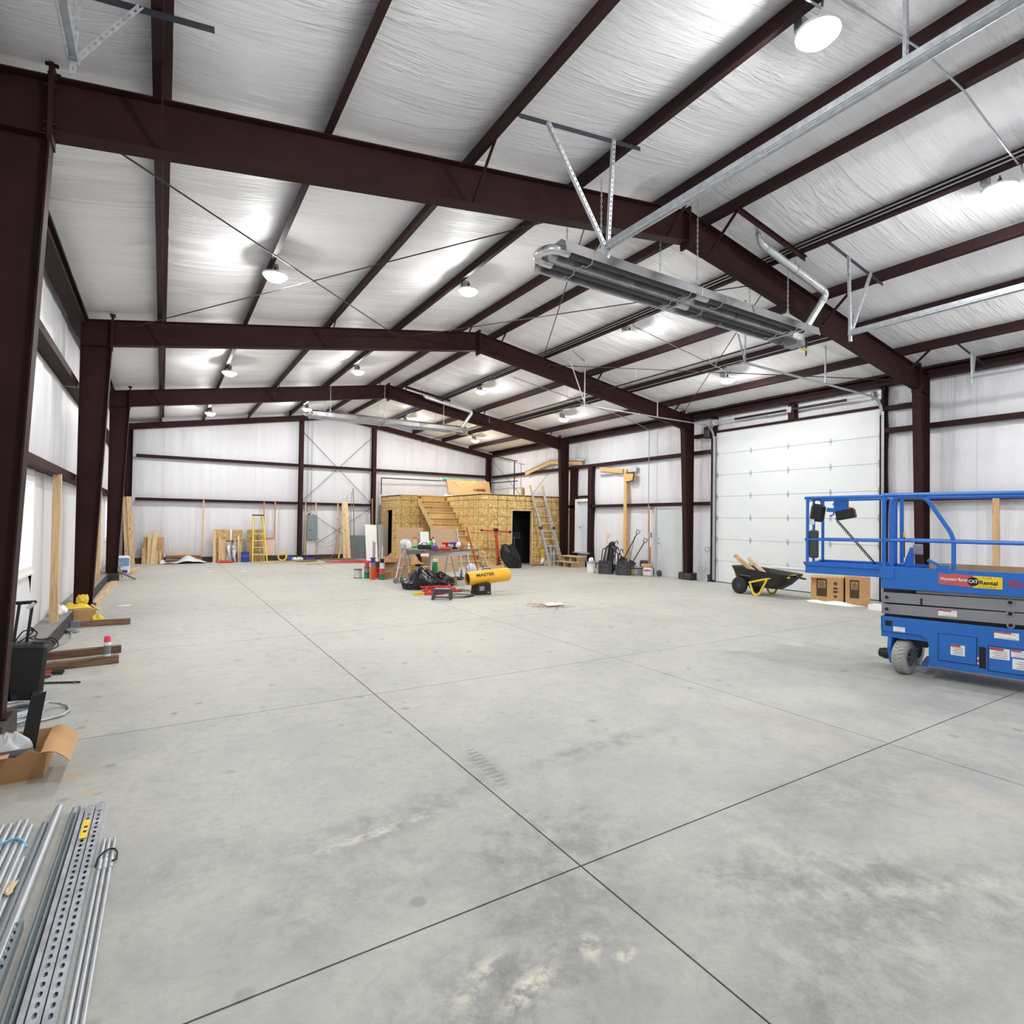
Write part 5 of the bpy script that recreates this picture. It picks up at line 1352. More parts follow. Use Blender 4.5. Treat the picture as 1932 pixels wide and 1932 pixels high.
solo(B().bar((9.62, 17.22, .02), (10.15, 17.12, .02), .12, .04), 'timber_offcut', 'thin pale board sticking out left of the short thick board', 'timber', MT['pine_x'])
solo(B().lathe([(.055, 0), (.075, .2), (.07, .2), (.05, .01), (0, .01)], (12.28, 17.55, .09), 14, (.35, -.1, 1)), 'paper_cup', 'white paper cup tipped on rubbish by the ladder foot', 'cup', MT['paper'], smooth=True)
sack((12.12, 17.6, 0), .17, .10, 8, 'low brown heap of rubbish left of the ladder foot', MT['card2'], squash=(1.4, .7), name='rubbish_heap', cat='rubbish')
sack((12.5, 17.6, 0), .12, .17, 9, 'grey crumpled bag beside the ladder foot', MT['clearbag'], squash=(1.0, .8), name='crumpled_bag')
solo(B().cyl((12.86, 17.72, 0), (12.84, 17.74, .78), .07, 14), 'metal_tube', 'silver duct tube standing behind the ladder', 'tube', MT['galv'], smooth=True)
solo(B().cyl((12.97, 17.68, 0), (12.97, 17.70, .60), .055, 12), 'metal_tube', 'shorter silver tube standing behind the ladder', 'tube', MT['alu'], smooth=True)
solo(B().box((12.50, 17.80, .30), (.14, .03, .58)), 'yellow_board', 'narrow yellow board behind the ladder foot', 'board', MT['yellow'])
# paddles and stakes leaning on the plywood corner
solo(B().cyl((9.72, 17.5, 0), (9.66, 17.82, .70), .018, 8).box((9.72, 17.48, .05), (.09, .02, .1)), 'grey_stake', 'grey stake leaning on the plywood corner', 'stake', MT['grey'])
solo(B().cyl((9.98, 17.6, 0), (9.95, 17.84, .55), .014, 8), 'metal_stake', 'thin metal stake leaning on the plywood wall beside the corner', 'stake', MT['alu'])

# timber steps below the panelled door
sp = thing('timber_steps', 'two low pine steps in front of the white panelled door', 'steps', (13.1, 16.8, 0))
for (x0, x1, z) in ((12.72, 13.05, .16), (13.0, 13.4, .36)):
    B().mm((x0, 16.25, z), (x1, 17.25, z+.04)).build('tread', MT['pine_y'], sp, world=True)
for y in (16.30, 16.75, 17.16):
    B().prism([(12.76, 0), (13.38, 0), (13.38, .36), (13.02, .36), (13.02, .16), (12.76, .16)], y, y+.04, lambda u, v, w: (u, w, v)).build('stringer', MT['pine_x'], sp, world=True)
# ---------------------------------------------------------------- things along the right wall, between steps and grey door
def pail(loc, r, h, label, body, rim=None, name='bucket', band=None):
    t = thing(name, label, 'bucket', loc)
    B().lathe([(0, 0), (r*.86, 0), (r*.88, .01), (r, h), (r*.96, h), (r*.84, .02), (0, .02)], n=22).build('body', MT[body], t, smooth=True)
    if rim: B().lathe([(r*.99, h-.05), (r*1.05, h-.05), (r*1.05, h-.03), (r*1.0, h-.03)], n=22).lathe([(r*.99, h-.012), (r*1.06, h-.012), (r*1.06, h+.008), (r*.97, h+.008), (r*.97, h-.012)], n=22).build('rim', MT[rim], t, smooth=True)
    B().tube([(r*1.03*math.cos(a), -r*1.02, h*.8-.35*r*math.sin(a)*1.6) for a in [PI*i/10 for i in range(11)]], .004, 5).build('bail', MT['alu'], t)
    if band: B().lathe([(r*.905, h*.12), (r*.935, h*.12+.001), (r*.955, h*.6), (r*.925, h*.6)], n=22).build('printed_band', MT[band], t)
    return t
pail((12.10, 14.42, 0), .15, .36, 'white paint bucket with a blue rim by the timber steps', 'white', 'bagblue', band='paper')
sack((12.12, 14.44, .34), .08, .14, 33, 'white rag bulging out of the blue-rimmed bucket', MT['paper'], name='rag', cat='rag')
def shovel(foot, top, label, handle, blade, grip='black', bl=.32, bw=.24, d_grip=True, scoop=True):
    t = thing('shovel', label, 'shovel', foot)
    f = Vector(foot); q = Vector(top); d = (q-f).normalized()
    ax_ = Vector((-.55, -.83, 0)); s_ = d.cross(ax_).normalized(); n_ = s_.cross(d)
    a = f+d*bl*.8
    B().cyl(a, q-d*.12, .016, 8).build('handle', MT[handle], t, world=True, smooth=True)
    if d_grip:
        B().tube([q-d*.14, q-d*.08+s_*.055, q+s_*.06, q-s_*.06, q-d*.08-s_*.055, q-d*.14], .013, 6).build('grip', MT[grip], t, world=True, smooth=True)
    def fn(u, v):
        w_ = bw*(1 if v > .25 or not scoop else .82+.18*v/.25); x = (u-.5)*w_
        return f + s_*x + d*(v*bl) - n_*(.035*(1-4*(u-.5)**2)) 
    b_ = B().grid(6, 5, fn); n0 = len(b_.v); b_.v += [tuple(Vector(v)+n_*.006) for v in b_.v]; b_.f += [tuple(i+n0 for i in f_[::-1]) for f_ in b_.f]
    b_.build('blade', MT[blade], t, world=True, smooth=True)
    return t
shovel((12.55, 14.45, 0), (13.3, 14.95, 1.25), 'wooden-handled shovel standing behind the white bucket', 'orange_wood', 'galv', 'orange_wood')
shovel((12.75, 13.75, .25), (13.25, 13.42, 1.42), 'black-handled shovel with the higher grip beside the tall wall post', 'black', 'darkgrey')
shovel((12.80, 13.42, .15), (13.22, 13.05, 1.15), 'black-handled shovel with the lower grip at the tall wall post', 'black', 'darkgrey')
solo(B().cyl((12.95, 13.62, 0), (13.2, 13.55, 1.22), .012, 8), 'metal_rod', 'thin grey rod standing between the two black shovels', 'rod', MT['grey'])
# bundle of black hooks / stakes
hk = random.Random(4)
for i in range(26):
    x = 12.40+hk.uniform(-.10, .25); y = 14.02+hk.uniform(-.36, .36); hh = .85+.20*math.sin((y-13.7)*4)+hk.uniform(-.22, .05); lx = hk.uniform(.02, .2); ly = -(y-14.2)*.2-.06
    pts = [(x, y, .03), (x+lx*.8, y+ly*.8, hh*.8), (x+lx, y+ly, hh-.05), (x+lx+.03, y+ly-.04, hh), (x+lx+.04, y+ly-.09, hh-.03), (x+lx+.03, y+ly-.10, hh-.12)]
    solo(B().tube(fillet(pts, .03, 3), .017, 6), 'steel_hook_rod', 'black hooked steel rod in the bundle right of the white bucket', 'steel rod', MT['black' if i % 3 else 'darkgrey'], group='bundle of hooked rods', smooth=True)
def crate(loc, w, d, h, rotz, label):
    t = thing('plastic_crate', label, 'crate', loc, rotz)
    b_ = B().mm((-w/2, -d/2, 0), (w/2, d/2, .02))
    for s_ in (-1, 1):
        b_.mm((s_*w/2-.008, -d/2, .02), (s_*w/2+.008, d/2, h))
    b_.mm((-w/2, d/2-.012, .02), (w/2, d/2, h)); b_.mm((-w/2, -d/2, .02), (w/2, -d/2+.012, h-.08)); b_.mm((-w/2, -d/2, h-.08), (-w*.22, -d/2+.012, h)); b_.mm((w*.22, -d/2, h-.08), (w/2, -d/2+.012, h)); b_.mm((-w*.22, -d/2, h-.02), (w*.22, -d/2+.012, h))
    b_.build('body', MT['darkgrey'], t)
    B().mm((-w*.3, -d/2-.008, h*.55), (-w*.1, -d/2, h*.6)).mm((w*.05, -d/2-.008, h*.5), (w*.25, -d/2, h*.55)).mm((-w*.38, -d/2-.008, .03), (-w*.34, -d/2, h-.02)).mm((w*.34, -d/2-.008, .03), (w*.38, -d/2, h-.02)).build('ribs', MT['black'], t)
    return t
crate((12.30, 13.92, 0), .42, .30, .42, R(-55), 'dark grey plastic tool crate holding the hooked rods')
crate((12.52, 13.32, 0), .40, .26, .44, R(-55), 'dark grey plastic crate with a heart-shaped hand hole')
solo(B().mm((-.06, -.06, 0), (.06, .06, .30)), 'tall_carton', 'narrow white and brown carton between bucket and hooked rods', 'carton', MT['tan'], loc=(12.22, 14.18, 0), rotz=R(-50), bevel=.004)
solo(B().mm((-.05, -.05, 0), (.05, .05, .22)), 'blue_tin', 'dark blue tin between the two black crates', 'tin', MT['blue'], loc=(12.50, 13.62, 0), rotz=R(-40), bevel=.006)
cbn = thing('low_crate', 'low grey open crate on the floor below the tall wall post', 'crate', (13.0, 13.05, 0))
B().mm((12.75, 12.95, 0), (13.25, 13.35, .02)).mm((12.75, 12.95, .02), (12.77, 13.35, .24)).mm((13.23, 12.95, .02), (13.25, 13.35, .24)).mm((12.77, 12.95, .02), (13.23, 12.97, .24)).mm((12.77, 13.33, .02), (13.23, 13.35, .24)).mm((12.75, 12.95, .22), (13.25, 13.35, .25)).build('body', MT['midgrey'], cbn, world=True)
B().mm((12.745, 13.0, .03), (12.75, 13.3, .18)).build('label', MT['tan'], cbn, world=True)
cb_ = thing('cement_bag', 'pale cement bag with a red band standing below the tall post', 'bag', (12.95, 12.70, 0), R(-62))
B().box((0, 0, .14), (.30, .20, .28)).build('body', MT['clearbag'], cb_, bevel=.05)
B().box((0, -.101, .19), (.20, .004, .04)).build('red_band', MT['red'], cb_)
sack((13.02, 12.82, .27), .13, .10, 42, 'brown paper bag lying on top of the cement bag', MT['card'], name='paper_bag', squash=(1, 1.3), top=.75)
solo(B().box((0, 0, .10), (.16, .10, .20), (R(12), 0, 0)), 'crumpled_bag', 'dark bag slumped right of the cement bag', 'bag', MT['darkgrey'], loc=(13.2, 12.46, .01), rotz=R(-70), bevel=.04)
solo(B().mm((-.16, -.08, 0), (.16, .08, .24)), 'printed_bag', 'black printed bag standing on the curb left of the stud', 'bag', MT['darkgrey'], loc=(13.54, 13.42, CURB), rotz=R(-80), bevel=.03)
# scoop shovel by the overhead door
shovel((13.30, 10.92, 0), (13.45, 10.84, .98), 'large aluminium scoop shovel leaning beside the overhead door', 'alu', 'galv', 'grey', bl=.42, bw=.34)
# debris on the floor
rw = random.Random(9)
wp = B(); 
for i in range(16):
    a = rw.uniform(0, 6.3); c = Vector((6.55+rw.uniform(-.15, .15), 8.95+rw.uniform(-.12, .12), .012)); pts = []
    for k in range(8): c = c+Vector((.06*math.cos(a), .06*math.sin(a), 0)); c.z = .012+.02*abs(math.sin(k*1.3+i)); a += rw.uniform(-.9, .9); pts.append(c.copy())
    wp.tube(pts, .0035, 5)
o = solo(wp, 'wire_scraps', 'tangle of thin coloured wire scraps on the open floor', 'wire scraps', MT['card2']); o['kind'] = 'stuff'
solo(crumple((6.6, 9.0, .03), .38, .22, .05, 77), 'plastic_scrap', 'white plastic scrap lying with the wire tangle on the floor', 'plastic scrap', MT['paper'], smooth=True)

# ---------------------------------------------------------------- back wall, left to right
YW = YB-.26
def upright(x0, x1, z, ybot, label, th=.04, mat='pine_z', ytop=None, xs=0.0, name='timber_board'):
    yt = YW if ytop is None else ytop
    b_ = B().prism([(x0, 0), (x1, 0), (x1+xs, z), (x0+xs, z)], 0, th, lambda u, v, w: (u, ybot+(yt-ybot)*v/z - w, v))
    return solo(b_, name, label, 'timber', MT[mat], group='timber leaning on the back wall')
upright(-1.02, -.86, 2.32, 23.10, 'left one of two long planks leaning in the far left corner', xs=-.14, ytop=23.42)
upright(-.88, -.74, 2.33, 23.05, 'right one of two long planks leaning in the far left corner', xs=-.16, ytop=23.38)
upright(-.56, -.40, .66, 23.34, 'short wide offcut at the left end of the offcut row')
upright(-.52, -.38, .92, 23.46, 'wide offcut behind the leftmost offcut in the row', mat='cedar_z')
upright(-.40, -.29, 1.07, 23.30, 'second tallest offcut in the row by the left corner')
upright(-.31, -.17, 1.17, 23.26, 'tallest offcut in the row by the left corner', xs=.08)
upright(-.11, .09, .92, 23.46, 'reddish offcut at the right end of the offcut row', mat='cedar_z')
upright(-.20, -.07, .51, 23.28, 'low offcut in front of the reddish offcut, left of two')
upright(-.05, .02, .51, 23.28, 'narrow low offcut in front of the reddish offcut')
# bagged goods by the last left column
bg = thing('wrapped_bale', 'blue and white plastic-wrapped bale beside the far left column', 'bale', (-.82, 19.35, 0))
B().box((-.90, 19.5, .26), (.30, .42, .52)).build('body', MT['sheet'], bg, world=True, bevel=.04)
B().box((-.90, 19.285, .36), (.29, .004, .22)).prism([(-1.04, .10), (-.90, .24), (-1.04, .28)], 19.284, 19.288, lambda u, v, w: (u, w, v)).build('blue_print', MT['bagblue'], bg, world=True)
B().box((-.88, 19.285, .09), (.18, .004, .08)).build('blue_panel', MT['blue'], bg, world=True)
solo(B().bar((-.72, 19.4, .05), (-.55, 20.6, .05), .09, .09), 'timber_offcut', 'pale timber block lying right of the wrapped bale', 'timber', MT['pine_y'])
for i, (a, c_, n_) in enumerate((((-.98, 18.3, .02), (-1.02, 18.0, .62), 'steeper'), ((-.85, 18.2, .02), (-.98, 18.0, .55), 'flatter'))):
    solo(B().bar(a, c_, .04, .02), 'timber_stick', '%s of two sticks leaning at the far left column foot' % n_, 'timber', MT['pine_z'])
solo(B().bar((-.98, 17.9, .24), (-.55, 17.55, .03), .05, .03), 'timber_stick', 'stick lying off the far left column pier', 'timber', MT['old_pale'])
# low stack and sheeting
for i, (z, n_, m_) in enumerate(((.05, 'lowest', 'old_x'), (.14, 'second', 'old_pale'), (.23, 'third', 'old_x'), (.32, 'topmost', 'pine_x'))):
    solo(B().bar((.12+.02*i, 23.30, z), (1.30-.04*i, 23.38, z), .22, .07), 'timber_plank', '%s plank of the low stack behind the white sheeting' % n_, 'timber', MT[m_])
def drape(u, v):
    x = -.02+1.42*u; y = 22.92+.36*v
    z = .01 + .26*math.exp(-((u-.62)/.22)**2)*(.25+.75*v) + .12*math.exp(-((u-.05)/.08)**2)*v + .03*abs(math.sin(9*u+3*v))
    return (x, y+.03*math.sin(11*u), z)
solo(B().grid(40, 12, drape), 'plastic_sheeting', 'white plastic sheeting heaped in front of the low plank stack', 'sheeting', MT['sheet'], smooth=True)
# studs fixed to the wall
for x, n_, m_ in ((1.30, 'lone timber stud on the back wall above the plank stack', 'pine_z'), (3.36, 'reddish stud on the back wall just right of the yellow step ladder', 'cedar_z'), (3.76, 'reddish stud on the back wall above the pink board', 'cedar_z'),
                  (4.90, 'stud on the left side of the electrical panel', 'pine_z'), (5.30, 'stud on the right side of the electrical panel', 'pine_z'), (6.18, 'stud on the back wall left of the tall planks', 'pine_z')):
    solo(B().mm((x-.022, YB-.24, CURB), (x+.022, YB-.20, 2.29)), 'wall_stud', n_, 'stud', MT[m_])
# strand-board sheets and mixed pieces
upright(1.62, 2.18, 1.20, 23.36, 'wide strand-board offcut left of the metal ducts', mat='osb_raw', th=.015, name='strand_board')
upright(2.27, 2.62, 1.20, 23.36, 'narrower strand-board offcut behind the metal ducts', mat='osb_raw', th=.015, name='strand_board')
upright(2.78, 3.36, 1.20, 23.38, 'strand-board offcut behind the yellow step ladder', mat='osb_raw', th=.015, name='strand_board')
upright(1.62, 1.72, 1.18, 23.28, 'pale edge board left of the wide strand-board offcut')
solo(B().prism([(1.80, 0), (2.05, 0), (2.05, .80), (1.98, .80), (1.82, .95), (1.80, .94)], 23.20, 23.24, lambda u, v, w: (u, w+.17*v, v)), 'timber_board', 'mitred pine board left of the metal ducts', 'timber', MT['pine_z'])
upright(2.19, 2.24, 1.22, 23.30, 'thin white batten standing between the strand-board offcuts', mat='white', name='white_batten')
upright(2.44, 2.51, 1.0, 23.26, 'narrow timber right of the metal ducts')
upright(2.52, 2.58, .85, 23.28, 'shorter narrow timber right of the metal ducts')
for x, n_ in ((2.06, 'left'), (2.25, 'right')):
    t = thing('metal_duct', '%s one of two crumpled shiny metal ducts by the back wall' % n_, 'duct', (x+.08, 23.15, 0))
    q = random.Random(int(x*100))
    b_ = B().grid(8, 10, lambda u, v: (x+.17*u, 23.14+.05*math.sin(PI*u)*(-1)+.09*v+.018*math.sin(7*v+5*u+x*9), .02+.78*v))
    n0 = len(b_.v); b_.v += [(v[0], v[1]+.05, v[2]) for v in b_.v]; b_.f += [tuple(i+n0 for i in f) for f in b_.f]
    b_.build('body', MT['mirror'], t, world=True, smooth=True)
    B().mm((x-.005, 23.09, .0), (x+.175, 23.20, .04)).mm((x-.005, 23.18, .76), (x+.175, 23.29, .80)).build('end_flange', MT['darkgrey'], t, world=True)
sack((2.02, 22.98, 0), .16, .07, 51, 'flat red bundle on the floor before the metal ducts', MT['red'], name='red_bundle', squash=(1.4, .5), cat='bundle')
pail((2.68, 23.12, 0), .145, .38, 'blue bucket standing left of the yellow step ladder', 'blue')
# yellow step ladder
sl = thing('step_ladder', 'yellow fibreglass step ladder with silver treads against the back wall', 'step ladder', (3.15, 23.0, 0))
H_ = 1.76
for s_ in (-1, 1):
    B().bar((3.16+s_*.255, 22.93, 0), (3.11+s_*.16, 23.25, H_), .04, .07, up=(0, -1, 0)).build('front_rail', MT['yellow'], sl, world=True)
    B().bar((3.16+s_*.215, 23.34, 0), (3.11+s_*.13, 23.28, H_-.05), .03, .03, up=(0, -1, 0)).build('rear_rail', MT['yellow'], sl, world=True)
    B().mm((3.16+s_*.255-.025, 22.90, 0), (3.16+s_*.255+.025, 22.98, .03)).build('foot', MT['black'], sl, world=True)
for k in range(6):
    f = (.16+k*.148); w_ = .255-.095*f
    B().box((3.16-.05*f, 22.93+.32*f+.02, H_*f), (2*w_-.03, .09, .025)).build('tread', MT['alu'], sl, world=True)
    B().box((3.16-.05*f, 23.335-.05*f, H_*f), (2*w_*.83-.03, .02, .02)).build('rear_bar', MT['alu'], sl, world=True)
B().box((3.11, 23.27, H_), (.40, .15, .05)).build('cap', MT['darkgrey'], sl, world=True, bevel=.01)
# pink board with timber top
t = thing('framed_board', 'pale pink framed board hung low between two studs', 'board', (3.57, 23.5, .2))
B().mm((3.41, 23.52, .21), (3.73, 23.53, .79)).build('panel', MT['pinkboard'], t, world=True)
B().mm((3.385, 23.51, .20), (3.41, 23.54, .81)).mm((3.73, 23.51, .20), (3.755, 23.54, .81)).mm((3.41, 23.51, .79), (3.73, 23.54, .815)).build('frame', MT['white'], t, world=True)
B().mm((3.38, 23.50, .82), (3.74, 23.54, .90)).build('cross_piece', MT['cedar_z'], t, world=True)
# electrical panel
t = thing('electrical_panel', 'grey electrical panel mounted between two studs on the back wall', 'electrical panel', (5.14, 23.45, .8))
B().mm((4.95, 23.42, .80), (5.34, 23.53, 1.80)).build('body', MT['grey'], t, world=True, bevel=.006)
B().mm((4.97, 23.41, .82), (5.32, 23.42, 1.78)).build('cover', MT['grey'], t, world=True)
B().mm((5.04, 23.40, 1.16), (5.08, 23.41, 1.22)).build('latch', MT['ink'], t, world=True); B().mm((5.05, 23.405, .95), (5.22, 23.41, .97)).build('rating_plate', MT['inkgrey'], t, world=True)
B().cyl((5.02, 23.47, 1.80), (5.02, 23.47, 1.86), .05, 10).build('conduit_hub', MT['black'], t, world=True)
solo(B().mm((4.95, 23.50, CURB), (5.28, 23.52, .78)), 'plywood_backing', 'grimy white backing board below the electrical panel', 'board', MT['gypsum'])
for k, (za, zb_, n_) in enumerate(((.92, .62, 'upper'), (.62, .48, 'lower'))):
    solo(B().tube([(5.34+.86*i/12, YB-.19, za-(za-zb_)*math.sin(PI*i/12)+.06*i/12) for i in range(13)], .008, 5), 'cable', '%s loose cable sagging right of the electrical panel' % n_, 'cable', MT['midgrey'], smooth=True)
# planks, sheet metal, poles
upright(6.32, 6.46, 2.37, 23.14, 'left one of two tall planks right of the electrical panel', xs=.0)
upright(6.48, 6.62, 2.38, 23.10, 'right one of two tall planks right of the electrical panel', xs=-.06)
upright(6.66, 7.38, .98, 23.34, 'dark grey sheet of ribbed metal leaning on the back wall', mat='grey', th=.012, name='metal_sheet')
solo(B().cyl((6.80, 23.1, 0), (6.78, 23.5, 2.94), .018, 8), 'timber_pole', 'tall thin pole in front of the grey metal sheet', 'pole', MT['old_pale'])
solo(B().cyl((6.60, 23.2, 0), (6.72, 23.5, 2.80), .010, 6), 'metal_pole', 'thin grey pole left of the tall pole', 'pole', MT['grey'])
solo(B().bar((7.46, 22.9, 0), (7.58, 23.42, 2.55), .05, .03, up=(0, -1, 0)), 'timber_strip', 'thin bowed timber strip leaning at the right gable post', 'timber', MT['old_pale'])
solo(B().bar((7.38, 22.7, 0), (7.46, 23.4, 1.9), .03, .03, up=(0, -1, 0)), 'metal_pole', 'slim silver pole leaning near the right gable post', 'pole', MT['alu'])
# gypsum boards
solo(B().prism([(0, 0), (.46, 0), (.46, 1.43), (0, 1.46)], 0, .012, lambda u, v, w: (6.98+u, 22.15-.1*u+w+.20*v, v)), 'gypsum_board', 'left pale gypsum board leaning at the plywood room corner', 'board', MT['white'])
solo(B().prism([(0, 0), (.62, 0), (.62, 1.46), (0, 1.45)], 0, .012, lambda u, v, w: (7.45+u*.72, 22.05+u*.7+w+.12*v, v)), 'gypsum_board', 'right pale gypsum board leaning at the plywood room corner', 'board', MT['gypsum'])
# floor clutter before the wall
def coil(c, r, turns, wr, label, mat, name='cord_coil', h=.08, seed=1, squash=(1, 1), tilt=None, jit=.12, cat='cord'):
    q = random.Random(seed); pts = []; n = turns*18
    for i in range(n+1):
        a = 2*PI*i/18; k = r*(1+jit*math.sin(a*.37+seed)+jit*.7*math.sin(a*1.31+seed*2)+q.uniform(-.015, .015))
        p = Vector((k*squash[0]*math.cos(a), k*squash[1]*math.sin(a), wr+h*(.5+.5*math.sin(i*.23+seed))*(i/n)))
        if tilt: p = Euler(tilt).to_matrix() @ p
        pts.append(Vector(c)+p)
    mz = min(p.z for p in pts)
    if mz < wr: pts = [p+Vector((0, 0, wr-mz)) for p in pts]
    return solo(B().tube(pts, wr, 6), name, label, cat, mat, smooth=True)
coil((4.0, 23.2, .0), .15, 7, .012, 'yellow hose coil standing on the floor below the gable post', MT['yellow'], tilt=(R(60), R(-25), 0), seed=2)
coil((3.7, 22.4, 0), .55, 3, .010, 'loose tan cord spread on the floor before the step ladder', MT['tan'], seed=3, squash=(1.2, .5), h=.02)
coil((4.6, 22.6, 0), .42, 4, .012, 'loose orange-yellow cord on the floor left of the electrical panel', MT['bolt'], seed=4, squash=(1.3, .5), h=.05)
coil((6.15, 21.7, 0), .55, 6, .010, 'tangle of pink-red air hose on the floor before the tall planks', MT['labelpink'], seed=5, squash=(1.25, .75), h=.06, jit=.3)
coil((6.75, 21.4, 0), .34, 5, .010, 'smaller red hose tangle on the floor left of the plywood room', MT['red'], seed=6, squash=(1.2, .6), h=.05, jit=.3)
solo(B().tube(fillet([(5.5, 22.5, .02), (5.9, 22.9, .2), (6.12, 23.4, .75), (6.1, 23.45, 1.0)], .3), .01, 6), 'air_hose', 'red hose rising from the tangle up to the stud', 'hose', MT['red'], smooth=True)
solo(B().bar((5.40, 22.9, .04), (6.70, 22.75, .04), .05, .08), 'timber_plank', 'dark plank lying on edge before the tall planks', 'timber', MT['old_pale'])
solo(B().bar((4.45, 21.0, .02), (5.65, 21.55, .02), .06, .03), 'timber_strip', 'pale strip of timber lying flat before the pink hose', 'timber', MT['pine_x'])
sack((4.28, 23.15, 0), .10, .16, 61, 'blue cloth bundle right of the yellow hose coil', MT['blue'], name='cloth_bundle', squash=(1.2, .7), cat='bundle')
sack((4.52, 23.1, 0), .12, .13, 62, 'grey and white cloth bundle right of the blue bundle', MT['clearbag'], name='cloth_bundle', squash=(1.6, .7), cat='bundle')
solo(B().mm((4.85, 23.0, 0), (5.18, 23.16, .10)), 'purple_case', 'purple tool case on the floor below the electrical panel', 'tool case', MT['purple'], bevel=.02)
solo(B().bar((6.15, 23.25, .0), (6.30, 23.42, .55), .05, .03, up=(0, -1, 0)), 'yellow_level', 'short yellow level leaning by the stud', 'level', MT['yellow'])
# ---------------------------------------------------------------- clutter in the middle of the hall
ZT = .90
def sawhorse(a, c, zt, splay, label):
    t = thing('sawhorse', label, 'sawhorse', ((a[0]+c[0])/2, (a[1]+c[1])/2, 0))
    A, C_ = Vector((a[0], a[1], zt)), Vector((c[0], c[1], zt)); d = (C_-A).normalized(); n = Vector((-d.y, d.x, 0))
    B().bar(A, C_, .05, .10).build('beam', MT['galv'], t, world=True)
    for e_, s_ in ((A+d*.05, 1), (C_-d*.05, -1)):
        for k in (-1, 1):
            f = e_ + n*k*splay - d*s_*.07; f.z = 0
            B().bar(e_+n*k*.025, f, .035, .025, up=d).build('leg', MT['galv'], t, world=True)
        B().bar(e_+n*splay*.5-Vector((0, 0, zt*.5)), e_-n*splay*.5-Vector((0, 0, zt*.5)), .012, .02).build('spreader', MT['galv'], t, world=True)
    return t
sawhorse((5.80, 13.28), (6.86, 13.12), .80, .25, 'front steel sawhorse under the cluttered board table')
sawhorse((5.46, 14.00), (7.10, 14.75), .80, .22, 'rear steel sawhorse under the cluttered board table')
def slab(pts, z0, z1): return B().prism(pts, z0, z1, lambda u, v, w: (u, v, w))
solo(slab([(5.50, 12.92), (7.25, 13.30), (7.42, 14.70), (5.95, 14.35)], .855, .90), 'table_board', 'plywood board forming the cluttered table top', 'table top', MT['old_pale'])
solo(slab([(5.27, 13.9), (5.48, 12.95), (5.95, 13.2), (6.05, 15.0), (5.75, 15.1)], .902, .925), 'table_board', 'greenish board overlapping the left end of the table top', 'table top', MT['grey'])
ZT = .927
# things on the table
def bottle(loc, r, h, label, body, cap, neck=.35, name='bottle'):
    t = thing(name, label, 'bottle', loc)
    B().lathe([(0, 0), (r, 0), (r, h*.55), (r*.8, h*.68), (r*neck, h*.8), (r*neck, h*.86), (0, h*.86)], n=14).build('body', MT[body], t, smooth=True)
    B().lathe([(r*neck*1.2, h*.84), (r*neck*1.25, h), (0, h)], n=12).build('cap', MT[cap], t, smooth=True)
    return t
def toolcase(loc, size, rotz, label, mat, hmat, name='tool_case'):
    t = thing(name, label, 'tool case', loc, rotz); w, d, h = size
    B().box((0, 0, h/2), size).build('body', MT[mat], t, bevel=.015)
    B().tube(fillet([(-w*.2, 0, h), (-w*.2, 0, h+.05), (w*.2, 0, h+.05), (w*.2, 0, h)], .02), .010, 6).build('handle', MT[hmat], t, smooth=True)
    B().mm((-w*.3, -d/2-.006, h*.5), (-w*.2, -d/2, h*.75)).mm((w*.2, -d/2-.006, h*.5), (w*.3, -d/2, h*.75)).build('latches', MT[hmat], t)
    return t
toolcase((5.66, 13.25, .927), (.34, .16, .11), R(-20), 'long black tool case at the front left of the table', 'black', 'darkgrey')
toolcase((5.86, 13.10, .90), (.18, .15, .12), R(-20), 'purple tool box at the front of the table', 'purple', 'purple')
t = thing('red_lid_tray', 'red oval plastic tray lid lying at the front of the table', 'tray', (6.22, 13.25, .90), R(10))
B().lathe([(0, .01), (.15, .0), (.19, .02), (.18, .045), (.10, .06), (0, .06)], n=24).xf(Matrix.Diagonal((1.15, .6, 1, 1))).build('body', MT['red'], t, smooth=True)
B().tube([(.13*math.cos(a), .06*math.sin(a), .065) for a in [2*PI*i/20 for i in range(20)]], .008, 6, closed=True).build('grip_ring', MT['labelpink'], t, smooth=True)
bottle((5.98, 13.55, .927), .055, .25, 'bright green spray bottle standing in the middle of the table', 'brightgreen', 'darkgrey')
bottle((5.50, 13.9, .927), .07, .22, 'white jug at the left of the table', 'white', 'white')
bottle((5.75, 14.1, .927), .06, .28, 'bottle with an orange cap behind the black tool case', 'tan', 'orange', .5)
bottle((6.32, 14.2, .902), .05, .30, 'white bottle with a pointed cap at the back of the table', 'white', 'darkgrey')
sack((5.58, 14.35, .927), .12, .20, 71, 'clear plastic bag of bits at the back left of the table', MT['clearbag'], name='plastic_bag')
solo(B().mm((-.15, -.03, 0), (.15, .03, .05)), 'green_level', 'green tool lying between jug and orange cap bottle', 'tool', MT['brightgreen'], loc=(5.66, 13.98, .927), rotz=R(15), bevel=.01)
sack((5.95, 13.85, .927), .17, .17, 72, 'crumpled clear plastic sheet behind the green bottle', MT['clearbag'], name='plastic_wrap', squash=(1.2, .8))
def drill(loc, rotz, label, body, accent):
    t = thing('power_drill', label, 'drill', loc, rotz)
    B().cyl((-.10, 0, .16), (.08, 0, .16), .035, 10).cyl((.08, 0, .16), (.14, 0, .16), .022, 10, r2=.012).build('motor', MT[body], t, smooth=True)
    B().bar((-.04, 0, .15), (-.07, 0, .05), .04, .05, up=(1, 0, 0)).build('grip', MT[body], t)
    B().mm((-.13, -.035, 0), (-.01, .035, .055)).build('battery', MT[accent], t, bevel=.008)
    return t
drill((6.38, 13.55, .90), R(200), 'red and black cordless drill on the table', 'red', 'black')
